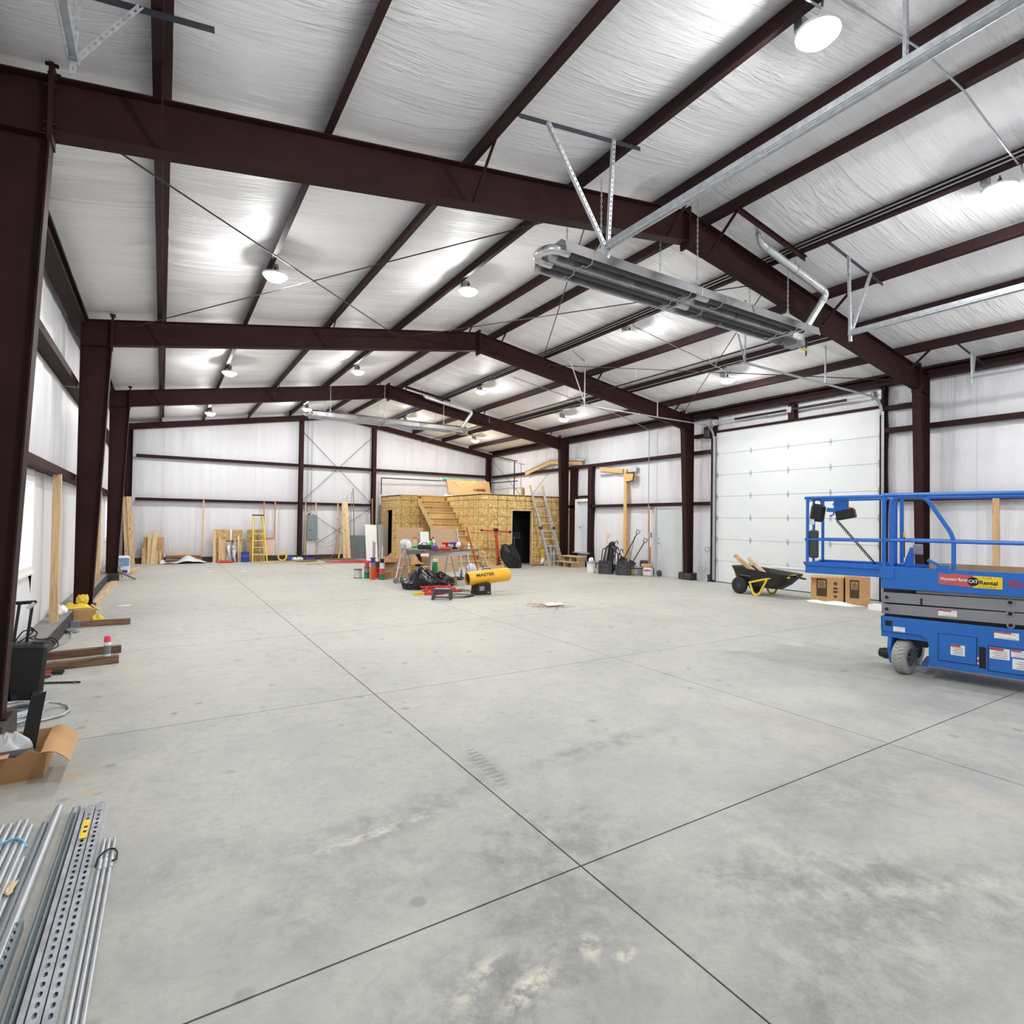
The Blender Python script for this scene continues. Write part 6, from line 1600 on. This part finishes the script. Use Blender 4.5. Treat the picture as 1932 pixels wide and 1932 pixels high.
drill((6.55, 13.45, .90), R(190), 'purple cordless drill right of the red drill', 'purple', 'black')
sack((6.70, 13.62, .90), .14, .16, 73, 'white crumpled rag on the right of the table', MT['paper'], name='rag', cat='rag', squash=(1.3, .9))
solo(crumple((6.85, 13.95, .90), .42, .26, .16, 74), 'paper_sheet', 'white paper sheet curling up at the right back of the table', 'paper', MT['paper'], smooth=True)
for k, (z, n_) in enumerate(((.90, 'lower'), (.985, 'upper'))):
    t = thing('small_carton', '%s of two small brown cartons at the right end of the table' % n_, 'carton', (6.90, 13.42, z), R(12))
    B().box((0, 0, .04), (.20, .16, .08)).build('body', MT['card'], t, bevel=.003); B().box((.06, -.0815, .04), (.08, .002, .06)).build('label', MT['paper'], t)
bottle((6.05, 14.35, .902), .045, .20, 'small white bottle at the back of the table', 'white', 'brightgreen')
# panels standing behind the table
leanbox((6.32, 16.85), (7.16, 16.80), 1.42, .012, .12, 'left brown-backed gypsum board leaning behind the table', 'gypsum_board', MT['gypsum_brown'], 'board', 0)
leanbox((7.31, 16.52), (8.22, 16.40), 1.40, .014, .20, 'right brown-backed gypsum board leaning at the stair foot', 'gypsum_board', MT['gypsum_brown'], 'board', 0)
leanbox((6.99, 16.62), (7.27, 16.58), 1.30, .012, .18, 'white board propped between the two brown boards', 'white_sheet', MT['white'], 'board', 0)
solo(B().bar((8.30, 16.3, 0), (8.20, 16.6, 1.41), .02, .10, up=(0, -1, 0)), 'steel_stud', 'pale steel stud leaning right of the brown boards', 'stud', MT['alu'])
solo(B().mm((6.55, 15.9, 0), (6.67, 16.0, .95)), 'dark_post', 'dark brown steel post standing behind the table', 'post', MT['steel'])
# cardboard heap
cz = [((5.62, 15.95, 0), (.55, .60, .42), R(-12), 'big crushed carton at the left of the cardboard heap', 'card'),
      ((6.05, 15.55, 0), (.42, .36, .34), R(25), 'open carton at the front of the cardboard heap', 'card2'),
      ((5.36, 15.30, 0), (.22, .22, .20), R(10), 'small carton beside the wire spools', 'card2'),
      ((6.55, 15.35, 0), (.40, .36, .30), R(-20), 'carton under the table behind the black bag', 'card'),
      ((6.85, 16.1, 0), (.35, .5, .55), R(8), 'tall carton behind the table legs', 'card2')]
for loc, sz, rz, lb, m_ in cz:
    carton(loc, sz, rz, lb, m_)
o, m, c = leanbox((5.30, 15.42), (6.05, 15.12), .62, .03, .30, 'flattened printed carton leaning on the cardboard heap', 'flat_carton', MT['card2'], 'box', 0)
on_face(m, c, 0.0, .0, .4, .05, .03, 'inkgrey', 'printed_stripe', o)
solo(crumple((5.75, 15.85, .44), .75, .7, .26, 81), 'cardboard_sheet', 'torn cardboard sheets heaped on the big carton', 'cardboard', MT['card2'])
solo(crumple((6.35, 15.75, .36), .5, .5, .30, 82), 'cardboard_sheet', 'torn brown cardboard between heap and table legs', 'cardboard', MT['card'])
# hand truck
ht = thing('hand_truck', 'silver folding stand with green bars leaning at the left end of the table', 'hand truck', (5.35, 14.15, 0))
for s_, m_ in ((-.07, 'alu'), (.07, 'green')):
    B().tube([(5.30+s_, 14.12, .08), (5.56+s_*.8, 14.30, 1.02)], .018, 8).build('rail', MT[m_], ht, world=True, smooth=True)
B().bar((5.36, 14.2, .38), (5.44, 14.26, .38), .16, .03).bar((5.5, 14.25, .75), (5.58, 14.3, .75), .16, .03).build('cross_bar', MT['alu'], ht, world=True)
B().cyl((5.22, 14.05, .07), (5.22, 14.10, .07), .07, 12).cyl((5.42, 14.2, .07), (5.42, 14.25, .07), .07, 12).build('castors', MT['midgrey'], ht, world=True)
B().mm((5.48, 14.24, 1.0), (5.62, 14.34, 1.06)).build('grip', MT['white'], ht, world=True)
# wire spools
def spool(loc, r, h, label, core, flange='black', rim=None):
    t = thing('wire_spool', label, 'wire spool', loc, group='wire spools beside the cardboard heap')
    B().lathe([(0, 0), (r, 0), (r, .012), (0, .012)], n=20).lathe([(0, h-.012), (r, h-.012), (r, h), (0, h)], n=20).build('flanges', MT[flange], t)
    B().lathe([(r*.85, .012), (r*.87, h*.5), (r*.85, h-.012)], n=20).build('wire', MT[core], t, smooth=True)
    return t
spool((4.74, 15.80, 0), .125, .25, 'large black and white wire spool, farthest left of the spool group', 'clearbag')
for (x, y), col, nm in (((4.94, 15.62), ('green', 'midgrey', 'labelpink'), 'second'), ((5.00, 15.28), ('orange', 'orange', 'card2'), 'third'), ((5.20, 15.52), ('labelpink', 'red', 'darkgrey'), 'rear'), ((5.20, 15.10), ('green', 'labelpink', 'white'), 'right')):
    for k, cm in enumerate(col):
        spool((x, y, k*.155), .085 if k < 2 else .075, .155, '%s %s wire spool of the %s spool pile' % (('bottom', 'middle', 'upper')[k], cm.replace('midgrey', 'grey').replace('labelpink', 'rose').replace('card2', 'brown').replace('darkgrey', 'dark grey'), nm), cm, 'darkgrey' if cm in ('midgrey', 'darkgrey') else cm)
spool((5.00, 15.28, .465), .07, .12, 'blue wire spool crowning the orange spool pile', 'blue', 'blue')
spool((5.20, 15.10, .465), .06, .11, 'black wire spool crowning the right spool pile', 'black', 'black')
rk = thing('spool_rack', 'upright rods of the wire spool rack', 'spool rack', (5.08, 15.35, .4))
for x, y, z in ((5.0, 15.28, 1.06), (5.06, 15.34, 1.02), (5.20, 15.1, .92)):
    B().cyl((x, y, .55), (x, y, z), .012, 8).build('rod', MT['white'] if x > 5.1 else MT['darkgrey'], rk, world=True)
B().cyl((5.0, 15.28, .585), (5.0, 15.28, .60), .09, 14).build('disc', MT['darkgrey'], rk, world=True)
# under / before the table
coil((6.02, 14.75, 0), .18, 8, .014, 'yellow extension cord coil beside the black bag', MT['yellow'], tilt=(R(50), R(20), 0), seed=12)
def bagmass(c, sx, sy, h, seed, label):
    q = random.Random(seed); ph = [q.uniform(0, 6.3) for _ in range(8)]
    def fn(d):
        k = 1+.10*math.sin(4*d.x+5*d.z+ph[0])+.09*math.sin(6*d.y-4*d.z+ph[1])+.06*math.sin(11*d.x+9*d.y+ph[2])+.04*math.sin(17*d.z+13*d.x+ph[3])
        return k
    b_ = B().sphere((0, 0, 0), 1, 40, 26, (1, 1, 1), fn)
    vs = []
    for v in b_.v:
        z = v[2]; pk = max(0, z)
        x = v[0]*sx*(1-.35*pk); y = v[1]*sy
        zz = max(0.0, (z+.55)/1.6*h)
        vs.append((c[0]+x, c[1]+y, zz))
    b_.v = vs
    return b_
bm_ = bagmass((5.42, 12.75, 0), .46, .36, .46, 91, '')
bm_.v = [(x, y, z+(.16*math.exp(-((x-5.30)/.13)**2-((y-12.7)/.14)**2) if z > .15 else 0)) for x, y, z in bm_.v]
solo(bm_, 'bin_bag', 'large lumpy black bin bag on the floor before the table', 'bag', MT['bag'], smooth=True)
bm2 = bagmass((6.0, 12.98, 0), .34, .30, .34, 92, '')
solo(bm2, 'bin_bag', 'flatter black bin bag slumped right of the lumpy one', 'bag', MT['bag'], smooth=True)
coil((5.30, 11.75, 0), .26, 9, .013, 'heap of red extension cord behind the step stool', MT['red'], seed=14, squash=(1.2, .8), h=.20, jit=.25)
coil((5.65, 11.95, 0), .24, 5, .012, 'looser red cord loops right of the cord heap', MT['red'], seed=15, squash=(1.1, .8), h=.12, jit=.3)
coil((4.98, 11.75, 0), .12, 4, .012, 'small yellow cord loops left of the red cord heap', MT['yellow'], seed=16, squash=(1.3, .8), h=.05, jit=.3)
st = thing('step_stool', 'low black plastic step stool on the floor by the red cord', 'stool', (5.06, 10.86, 0), R(-30))
B().box((0, 0, .205), (.36, .24, .03)).build('top', MT['darkgrey'], st, bevel=.008); B().box((0, 0, .222), (.30, .18, .004)).build('grip_pad', MT['midgrey'], st)
for sx in (-1, 1):
    for sy in (-1, 1): B().bar((sx*.16, sy*.10, .20), (sx*.19, sy*.135, 0), .055, .05, up=(1, 0, 0)).build('leg', MT['darkgrey'], st)
B().box((0, -.118, .165), (.32, .012, .05)).box((0, .118, .165), (.32, .012, .05)).box((-.175, 0, .165), (.012, .2, .05)).box((.175, 0, .165), (.012, .2, .05)).build('apron', MT['darkgrey'], st)
B().box((0, -.13, .06), (.34, .012, .03)).box((-.185, 0, .06), (.012, .24, .03)).box((.185, 0, .06), (.012, .24, .03)).build('stretcher', MT['darkgrey'], st)
# torpedo heater (local x along its barrel)
hr = thing('torpedo_heater', 'yellow barrel-shaped forced-air heater lettered MASTER on a black base', 'heater', (6.02, 11.20, 0), R(-2))
bar_ = B().lathe([(.135, -.03), (.15, 0), (.155, .05), (.158, 1.0), (.152, 1.02), (.145, 1.02), (.14, .9), (.14, .05), (.12, -.02)], (0, 0, 0), 28, (1, 0, 0))
mb = Matrix.Translation((-.14, .05, .355)) @ Matrix.Rotation(R(-4), 4, 'Y')
bo = bar_.xf(mb).build('barrel', MT['heat_yellow'], hr, smooth=True)
B().lathe([(0, .07), (.13, .07), (.14, .02)], (0, 0, 0), 20, (1, 0, 0)).xf(mb).build('grille', MT['black'], bo)
gl = B()
for k in range(5): gl.lathe([(.02+.026*k, -.01), (.026+.026*k, -.01), (.026+.026*k, -.004), (.02+.026*k, -.004)], (0, 0, 0), 20, (1, 0, 0))
gl.xf(mb).build('grille_ring', MT['darkgrey'], bo)
# lettering wraps the near side of the barrel
def barrel_text(txt, xc, ang, size, mat, parent):
    cu = bpy.data.curves.new('t', 'FONT'); cu.body = txt; cu.size = size; cu.align_x = 'CENTER'; cu.align_y = 'CENTER'; cu.offset = .003; cu.resolution_u = 3
    to = bpy.data.objects.new('t', cu); COL.objects.link(to)
    dg = bpy.context.evaluated_depsgraph_get(); dg.update(); me = bpy.data.meshes.new_from_object(to.evaluated_get(dg)); bpy.data.objects.remove(to)
    rr_ = .1595
    for v in me.vertices:
        a = ang + v.co.y/rr_; x = xc+v.co.x*1.25
        v.co = mb @ Vector((x, -rr_*math.cos(a), rr_*math.sin(a)))
    me.materials.clear(); me.materials.append(MT[mat]); o = bpy.data.objects.new('lettering', me); COL.objects.link(o); o.parent = parent; return o
barrel_text('MASTER', .36, .45, .10, 'ink', bo)
B().tube(fillet([(.20, .05, .50), (.20, .05, .57), (.42, .05, .575), (.42, .05, .51)], .04), .010, 6).build('carry_handle', MT['black'], hr, smooth=True)
bb = B().prism([(-.03, 0), (.34, 0), (.33, .26), (.27, .27), (.0, .23)], -.15, .17, lambda u, v, w: (u, w, v)).build('base', MT['black'], hr, bevel=.01)
B().mm((.04, -.156, .10), (.16, -.151, .20)).build('control_panel', MT['midgrey'], bb); B().mm((.24, -.156, .04), (.30, -.151, .07)).build('badge', MT['midgrey'], bb)
solo(B().tube(fillet([(6.0, 11.1, .05), (5.85, 10.95, .012), (5.5, 11.0, .012), (5.35, 11.3, .012), (5.7, 11.4, .012), (5.95, 11.0, .012), (5.5, 10.75, .012), (5.2, 10.95, .012)], .15, 6), .010, 6), 'power_cable', 'black cable looping from the yellow heater to the stool', 'cable', MT['black'], smooth=True)
solo(B().tube(fillet([(6.1, 11.35, .05), (6.0, 11.8, .012), (5.7, 12.1, .012), (6.0, 12.2, .012), (6.25, 11.9, .012)], .15, 6), .009, 6), 'power_cable', 'thin black cable curling behind the yellow heater', 'cable', MT['black'], smooth=True)
carton((6.36, 13.22, 0), (.34, .22, .18), R(-15), 'small brown carton under the front of the table', 'card2')
bottle((6.95, 15.45, 0), .085, .50, 'tall bright green bottle with a white top on the floor behind the table', 'green', 'white', .8)
bottle((7.22, 14.25, 0), .045, .26, 'slim grey spray can on the floor right of the table', 'midgrey', 'blue')
sack((7.05, 14.2, 0), .12, .07, 93, 'dark tool bundle on the floor under the table', MT['darkgrey'], name='tool_bundle', squash=(1.7, .6), cat='tool bundle')
sack((8.25, 15.6, 0), .14, .30, 94, 'white bag of bits by the stair foot', MT['clearbag'], name='plastic_bag', top=.6)
solo(B().cyl((7.62, 13.85, 0), (6.99, 13.55, 1.50), .016, 8), 'broom_pole', 'long red pole leaning over the right end of the table', 'pole', MT['redorange'], smooth=True)

# litter of cord ends: scraps by the heater
coil((6.0, 11.9, 0), .10, 2, .006, 'short grey cable loop behind the yellow heater', MT['midgrey'], seed=19)
# ---------------------------------------------------------------- left foreground
# slotted strut channels and conduits lying on the floor
def slotted(p, q, w, h, label, mat='strut', open_up=False, slot=.048, sw=.013, sl=.028, dark=False, group=None):
    """U channel, web up with punched slots (or lying open side up with slots in its floor)"""
    t = thing('strut_channel', label, 'strut channel', (p[0], p[1], 0), group=group)
    p, q = Vector((p[0], p[1], 0)), Vector((q[0], q[1], 0)); d = q-p; Ln = d.length; d.normalize(); s = Vector((d.y, -d.x, 0))
    th = .0025; zt = (h-th) if not open_up else th/2+.001
    web = B(); n = int(Ln/slot)
    M3 = lambda: Matrix((s, d, Vector((0, 0, 1)))).transposed()
    def strip(o0, o1, a, c, z0=None, zz=th):
        web.box(p+d*(a+c)/2+s*(o0+o1)/2+Vector((0, 0, zt if z0 is None else z0)), (abs(o1-o0), c-a, zz), M3())
    strip(-w/2, -sw/2, 0, Ln); strip(sw/2, w/2, 0, Ln)
    for i in range(n+1):
        a = max(0, i*slot-(slot-sl)/2); c = min(Ln, i*slot+(slot-sl)/2)
        strip(-sw/2, sw/2, a, c)
        # rounded ends of each slot
        for k, e_ in ((c, 1), (a, -1)):
            if 0 < k < Ln:
                for sd in (-1, 1):
                    cc = p+d*k+s*sd*sw/2; zc = zt
                    web.add([cc+Vector((0, 0, zc+th/2)), cc-s*sd*.005+Vector((0, 0, zc+th/2)), cc+d*e_*.006+Vector((0, 0, zc+th/2))], [(0, 1, 2)])
    web.build('web', MT[mat], t, world=True)
    for sd in (-1, 1):
        fb = B().box(p+d*Ln/2+s*sd*(w/2-th/2)+Vector((0, 0, h/2)), (th, Ln, h), M3())
        fb.box(p+d*Ln/2+s*sd*(w/2-.006)+Vector((0, 0, th/2 if not open_up else h-th/2)), (.010, Ln, th), M3())
        fb.build('flange', MT[mat], t, world=True)
    return t
s1 = slotted((-.255, 3.95), (-.283, 1.2), .040, .041, 'right one of two shiny slotted strut channels on the floor')
s2 = slotted((-.300, 3.93), (-.328, 1.2), .040, .041, 'left shiny slotted strut channel carrying the yellow sticker')
solo(B().bar((-.336, 3.915, .0205), (-.362, 1.2, .0205), .018, .041), 'strut_bar', 'plain bright steel bar lying left of the yellow sticker channel', 'steel bar', MT['strut'])
s3 = slotted((-.369, 3.96), (-.402, 1.2), .036, .035, 'dull slotted strut channel lying open side up', open_up=True, mat='grey')
s4 = slotted((-.452, 2.95), (-.475, 1.2), .036, .041, 'short olive-grey slotted strut channel at the picture edge', mat='grey')
im = wmat(s2)
ys = B().box((-.3025-(-.300), 3.64-3.93, .0425), (.030, .20, .0012)).build('yellow_sticker', MT['labelyellow'], s2)
for dy in (-.27, -.32): B().box((-.001, dy, .0434), (.016, .022, .0008)).build('sticker_print', MT['inkbrown'], ys)
def stick(p, q, r, label, mat='emt', z=None, n=12, group=None):
    z = r if z is None else z
    return solo(B().cyl((p[0], p[1], z), (q[0], q[1], z), r, n), 'conduit_length', label, 'conduit', MT[mat], smooth=True, group=group)
for i, (x0, x1, nm) in enumerate(((-.212, -.228, 'left'), (-.191, -.208, 'middle'), (-.168, -.186, 'right'))):
    stick((x0, 3.535-.002*i), (x1-.010, 1.2), .0092, '%s conduit of the taped trio nearest the open floor' % nm)
    B_ = solo(B().cyl((x0-.001, 3.33, .0102), (x0-.002, 3.24, .0102), .0102, 12), 'conduit_coupling', 'coupling on the %s conduit of the taped trio' % nm, 'coupling', MT['galv'], smooth=True)
solo(B().tube([(-.232, 3.30, .004), (-.226, 3.35, .018), (-.205, 3.385, .0235), (-.185, 3.40, .0235), (-.163, 3.40, .0215), (-.150, 3.37, .014), (-.150, 3.33, .004), (-.165, 3.28, .0235)], .004, 5), 'tape_tie', 'strip of black tape binding the taped conduit trio', 'tape', MT['ink'])
gp = 'larger conduits stacked at the picture edge'
stick((-.451, 4.02), (-.500, 1.2), .021, 'thick conduit lying alone left of the slotted channels', z=.021)
stick((-.494, 3.87), (-.520, 1.2), .014, 'dull thin pipe left of the thick lone conduit', 'grey')
stick((-.530, 3.53), (-.546, 1.2), .012, 'thin conduit ending short left of the dull pipe')
for i, (x, y) in enumerate(((-.552, 3.87), (-.581, 3.95), (-.612, 3.945), (-.645, 3.94), (-.677, 3.94))):
    stick((x, y), (x-.012, 1.2), .0145, '%s conduit of the blue-tied bundle, counted from the right' % ('first', 'second', 'third', 'fourth', 'fifth')[i])
solo(B().tube([(-.72, 3.66, .010), (-.69, 3.69, .032), (-.645, 3.70, .034), (-.61, 3.72, .034), (-.581, 3.715, .035), (-.552, 3.68, .031), (-.535, 3.645, .012)], .006, 6), 'tie_strap', 'pale blue strap tying the conduit bundle', 'strap', P('blue_strap', (108, 186, 226), .4, var=.03))
solo(crumple((-.525, 3.25, .028), .03, .10, .015, 101, 8), 'tape_scrap', 'scrap of pale tape stuck on the thin conduit', 'tape', MT['tan'], smooth=True)

# torn cardboard box with odds and ends
bx = thing('open_carton', 'torn open cardboard box full of fittings at the left edge', 'box', (-.80, 4.77, 0))
x0, x1, y0, y1, hh = -1.02, -.60, 4.58, 4.97, .20
b_ = B().mm((x0, y0, 0), (x1, y1, .008)); b_.build('base', MT['card'], bx, world=True)
B().prism([(x0, .008), (x1, .008), (x1+.015, .15), (x1-.07, .20), (x1-.14, .16), (x0+.1, .20), (x0, .20)], y0, y0+.006, lambda u, v, w: (u, w-.12*v, v)).build('front_side', MT['card2'], bx, world=True)
B().mm((x0, y1-.006, .008), (x1, y1, hh)).build('back_side', MT['card'], bx, world=True)
B().mm((x0, y0, .008), (x0+.006, y1, hh)).build('left_side', MT['card'], bx, world=True)
B().mm((x1-.006, y0+.03, .008), (x1, y1, hh)).build('right_side', MT['card'], bx, world=True)
def flap(u, v):
    y = y0-.13+(y1-y0+.13)*u*1.0; x = x1+.15*v
    return (x + .0, y+.05*v*(1-u) - .10*v, hh+.015*math.sin(PI*v)-.06*v*v+.012*math.sin(8*u)*v*(1-v)*3)
fb = B().grid(12, 8, flap); n0 = len(fb.v); fb.v += [(a, c, e_+.004) for a, c, e_ in fb.v]; fb.f += [tuple(i+n0 for i in f[::-1]) for f in fb.f]
fb.build('flap', MT['card'], bx, world=True, smooth=True)
B().grid(8, 3, lambda u, v: (x0+(x1-.16-x0)*u, y0-.02-.05*v-.03*math.sin(3*u), .195+.02*v-.03*u*v)).build('front_flap', MT['card'], bx, world=True)
solo(B().prism([(-.735, .012), (-.665, .012), (-.645, .20), (-.61, .48), (-.69, .455), (-.722, .21)], 4.80, 4.812, lambda u, v, w: (u-.02, w+.10*v, v)), 'plastic_strip', 'flat black plastic strip sticking up out of the torn box', 'strip', MT['ink'])
sack((-.80, 4.78, .02), .10, .21, 111, 'clear plastic bag of small fittings in the torn box', MT['clearbag'], name='fittings_bag', squash=(1.0, .7), top=.4)
solo(B().box((-.78, 4.66, .09), (.24, .10, .15)), 'grey_box', 'dark grey fitting box inside the torn cardboard box', 'fitting box', MT['darkgrey'], bevel=.01)
coil((-.92, 4.80, .03), .085, 5, .013, 'coil of black hose inside the torn box', MT['black'], seed=22, h=.08, tilt=(R(25), R(20), 0))
solo(B().box((-.94, 4.60, .19), (.16, .10, .11), (R(10), R(15), R(20))), 'white_fitting', 'pale grey plastic electrical box lying on the torn carton', 'electrical box', MT['doorgray'], bevel=.012)
# coil of flexible metal conduit
pts = []
q = random.Random(8)
for i in range(0, 9*20+1):
    a = 2*PI*i/20; k = int(i/20)
    rx = .17+.012*math.sin(a*.31+k); ry = .22+.02*math.sin(a*.43)
    pts.append(Vector((-.99+rx*math.cos(a)+.02*math.sin(k*2.1), 5.98+ry*math.sin(a)+.02*math.cos(k*1.7), .014+.010*k+.010*math.sin(a+k*1.3))))
last = pts[-1]
pts += [Vector(v) for v in ((-.78, 6.12, .08), (-.72, 6.22, .03), (-.655, 6.16, .014), (-.625, 6.02, .014), (-.66, 5.90, .014), (-.76, 5.84, .014), (-.90, 5.78, .014))]
dense = []
for a, c in zip(pts[:-1], pts[1:]):
    for k in range(4): dense.append(a.lerp(c, k/4))
mv = [Vector((max(p.x, -1.105), p.y, p.z)) for p in dense]
solo(B().tube(mv, [.0125 if i % 2 else .0108 for i in range(len(mv))], 8), 'flexible_conduit', 'coil of ribbed silver flexible conduit behind the torn box', 'conduit coil', MT['galv'], smooth=True)
# trolley speaker
spk = thing('trolley_speaker', 'black trolley loudspeaker with pull-out handle and cable on top', 'speaker', (-1.0, 6.55, 0), R(8))
mt_ = Matrix.Rotation(R(-5), 4, 'X')
b_ = B().prism([(-.125, 0.02), (.105, 0.02), (.14, .50), (-.11, .53)], -.13, .13, lambda u, v, w: (u, w, v)).build('cabinet', MT['black'], spk, bevel=.02)
B().prism([(-.10, .05), (.085, .05), (.115, .46), (-.09, .48)], -.136, -.13, lambda u, v, w: (u, w, v)).build('grille', MT['ink'], b_)
rb = B()
for i in range(16): rb.box((.118+.0017*i*1.0, 0, .08+i*.025), (.012, .20, .012))
rb.build('side_ribs', MT['darkgrey'], b_)
for x in (-.09, .0): B().cyl((x, .08, .50), (x+.035, .09, .86), .012, 8).build('handle_bar', MT['black'], spk, smooth=True)
B().box((-.01, .09, .865), (.15, .035, .03)).build('handle_grip', MT['black'], spk, bevel=.008); B().cyl((.0, .075, .81), (.05, .08, .86), .018, 8).build('handle_trim', MT['alu'], spk, smooth=True)
for x in (-.09, .05): B().cyl((x, -.14, .055), (x+.04, -.14, .055), .055, 14).build('wheel', MT['rubber'], spk, smooth=True)
B().tube(fillet([(-.06, 0, .52), (.05, .05, .60), (.02, .02, .66), (.09, 0, .58), (.0, -.02, .56), (.10, .02, .53), (.20, .02, .54), (.23, -.02, .46), (.16, -.05, .44)], .05), .006, 6).build('cable', MT['black'], spk, smooth=True)
B().tube(fillet([(-.08, .03, .53), (-.02, .1, .62), (.08, .08, .60), (.05, 0, .545), (.18, 0, .52), (.20, .03, .47)], .04), .006, 6).build('cable', MT['black'], spk, smooth=True)
B().box((.10, .0, .515), (.12, .10, .012), (0, R(8), 0)).build('strap', MT['darkgrey'], spk)
# sawn timbers, can, tools, chain
def beam(p, q, w, h, label, mat): return solo(B().bar((p[0], p[1], h/2), (q[0], q[1], h/2), w, h), 'timber_block', label, 'timber', MT[mat], bevel=.003)
beam((-1.10, 7.70), (-.38, 7.78), .09, .088, 'front weathered timber block beside the speaker', 'old_x')
beam((-1.10, 8.28), (-.385, 8.34), .07, .088, 'rear weathered timber block behind the spray can', 'old_x')
beam((-1.06, 10.50), (-.375, 10.46), .06, .090, 'weathered timber block before the second column', 'old_pale')
solo(B().mm((-1.10, 10.46, 0), (-.99, 10.53, .092)), 'timber_shim', 'grey square end piece beside the far weathered block', 'timber', MT['grey'])
cn = thing('spray_can', 'white marking spray can with a bright pink cap on a timber block', 'spray can', (-.487, 7.765, .088))
B().lathe([(0, 0), (.031, 0), (.033, .006), (.033, .155), (.028, .17), (.0, .17)], n=20).build('can', MT['paper'], cn, smooth=True)
B().lathe([(.0335, .025), (.0335, .12)], n=20).build('printed_band', MT['inkgrey'], cn, smooth=True)
B().lathe([(.033, .158), (.034, .165), (.031, .215), (.022, .225), (0, .225)], n=20).build('cap', MT['pink'], cn, smooth=True)
pl = thing('loppers', 'red-handled cutters with black grips on the floor beside the speaker', 'cutters', (-.95, 7.50, 0))
for s_ in (-1, 1):
    B().tube(fillet([(-1.06, 7.56+s_*.015, .02), (-1.0, 7.54+s_*.03, .02), (-.93, 7.52+s_*.035, .022)], .03), .011, 7).build('arm', MT['redorange'], pl, world=True, smooth=True)
    B().tube([(-.93, 7.52+s_*.035, .022), (-.84, 7.48+s_*.03, .022)], .017, 8).build('grip', MT['black'], pl, world=True, smooth=True)
ch = B()
cp = fillet([(-1.02, 7.38, .012), (-.96, 7.42, .012), (-.93, 7.40, .012), (-1.0, 7.28, .012), (-1.0, 7.14, .012), (-.9, 7.10, .012), (-.78, 7.05, .012), (-.65, 6.99, .012)], .04, 4)
for a, c in zip(cp[:-1], cp[1:]): chain(ch, a, c, .0055, .034)
solo(ch, 'steel_chain', 'dark steel chain lying on the floor by the speaker', 'chain', MT['rod'])
rc = B(); cp = fillet([(-1.09, 8.95, .012), (-1.0, 9.3, .012), (-1.0, 9.7, .012), (-1.05, 10.0, .012)], .1, 5)
for a, c in zip(cp[:-1], cp[1:]): chain(rc, a, c, .007, .05)
solo(rc, 'grey_chain', 'grey chain lying along the curb behind the timber blocks', 'chain', MT['galv'])
coil((-1.04, 10.05, 0), .06, 4, .012, 'small grey cable ring by the curb', MT['midgrey'], seed=31, h=.03)
# stud and board along the left wall
solo(B().mm((-1.27, 9.80, CURB), (-1.18, 9.90, 2.22)), 'wall_stud', 'pale timber stud standing on the curb before the second left column', 'stud', MT['pine_z'])
solo(B().mm((-1.27, 15.9, CURB), (-1.18, 16.0, 2.22)), 'wall_stud', 'pale timber stud standing between second and third left columns', 'stud', MT['pine_z'])
solo(slab([(-1.09, 12.4), (-.95, 12.4), (-.90, 17.2), (-1.04, 17.2)], 0, .035), 'floor_board', 'long pale board lying along the curb between left columns', 'board', MT['pine_y'])
# carton of yellow tape at the second column
t, bd = carton((-1.0, 11.02, 0), (.30, .20, .20), R(3), 'open carton of yellow caution tape at the second left column', 'card')
solo(crumple((-1.10, 11.10, .205), .34, .22, .12, 121), 'caution_tape', 'crumpled yellow caution tape on top of the carton', 'tape', MT['yellow'])
sack((-1.03, 11.1, .27), .07, .12, 122, 'yellow fabric roll standing in the tape carton', MT['yellow'], name='fabric_roll', cat='roll', top=.8)
sack((-.83, 10.95, 0), .07, .09, 123, 'yellow crumple beside the tape carton', MT['yellow'], name='fabric_scrap', cat='scrap')
sack((-1.25, 10.5, CURB), .09, .12, 124, 'crumpled white paper bag on the curb beside the stud', MT['paper'], name='paper_bag', squash=(.9, 1.4))
solo(B().bar((-.92, 11.2, .23), (-.80, 10.9, .18), .03, .02), 'timber_stick', 'thin stick poking out right of the tape carton', 'timber', MT['pine_y'])
# tiny floor debris
for i, (x, y, n_) in enumerate(((-.55, 12.6, 'left column'), (1.3, 19.4, 'far left floor'), (2.2, 19.2, 'back of the hall'))):
    solo(crumple((x, y, 0), .22, .10, .015, 130+i), 'floor_scrap', 'thin scrap of paper on the floor near the %s' % n_, 'scrap', MT['paper'])
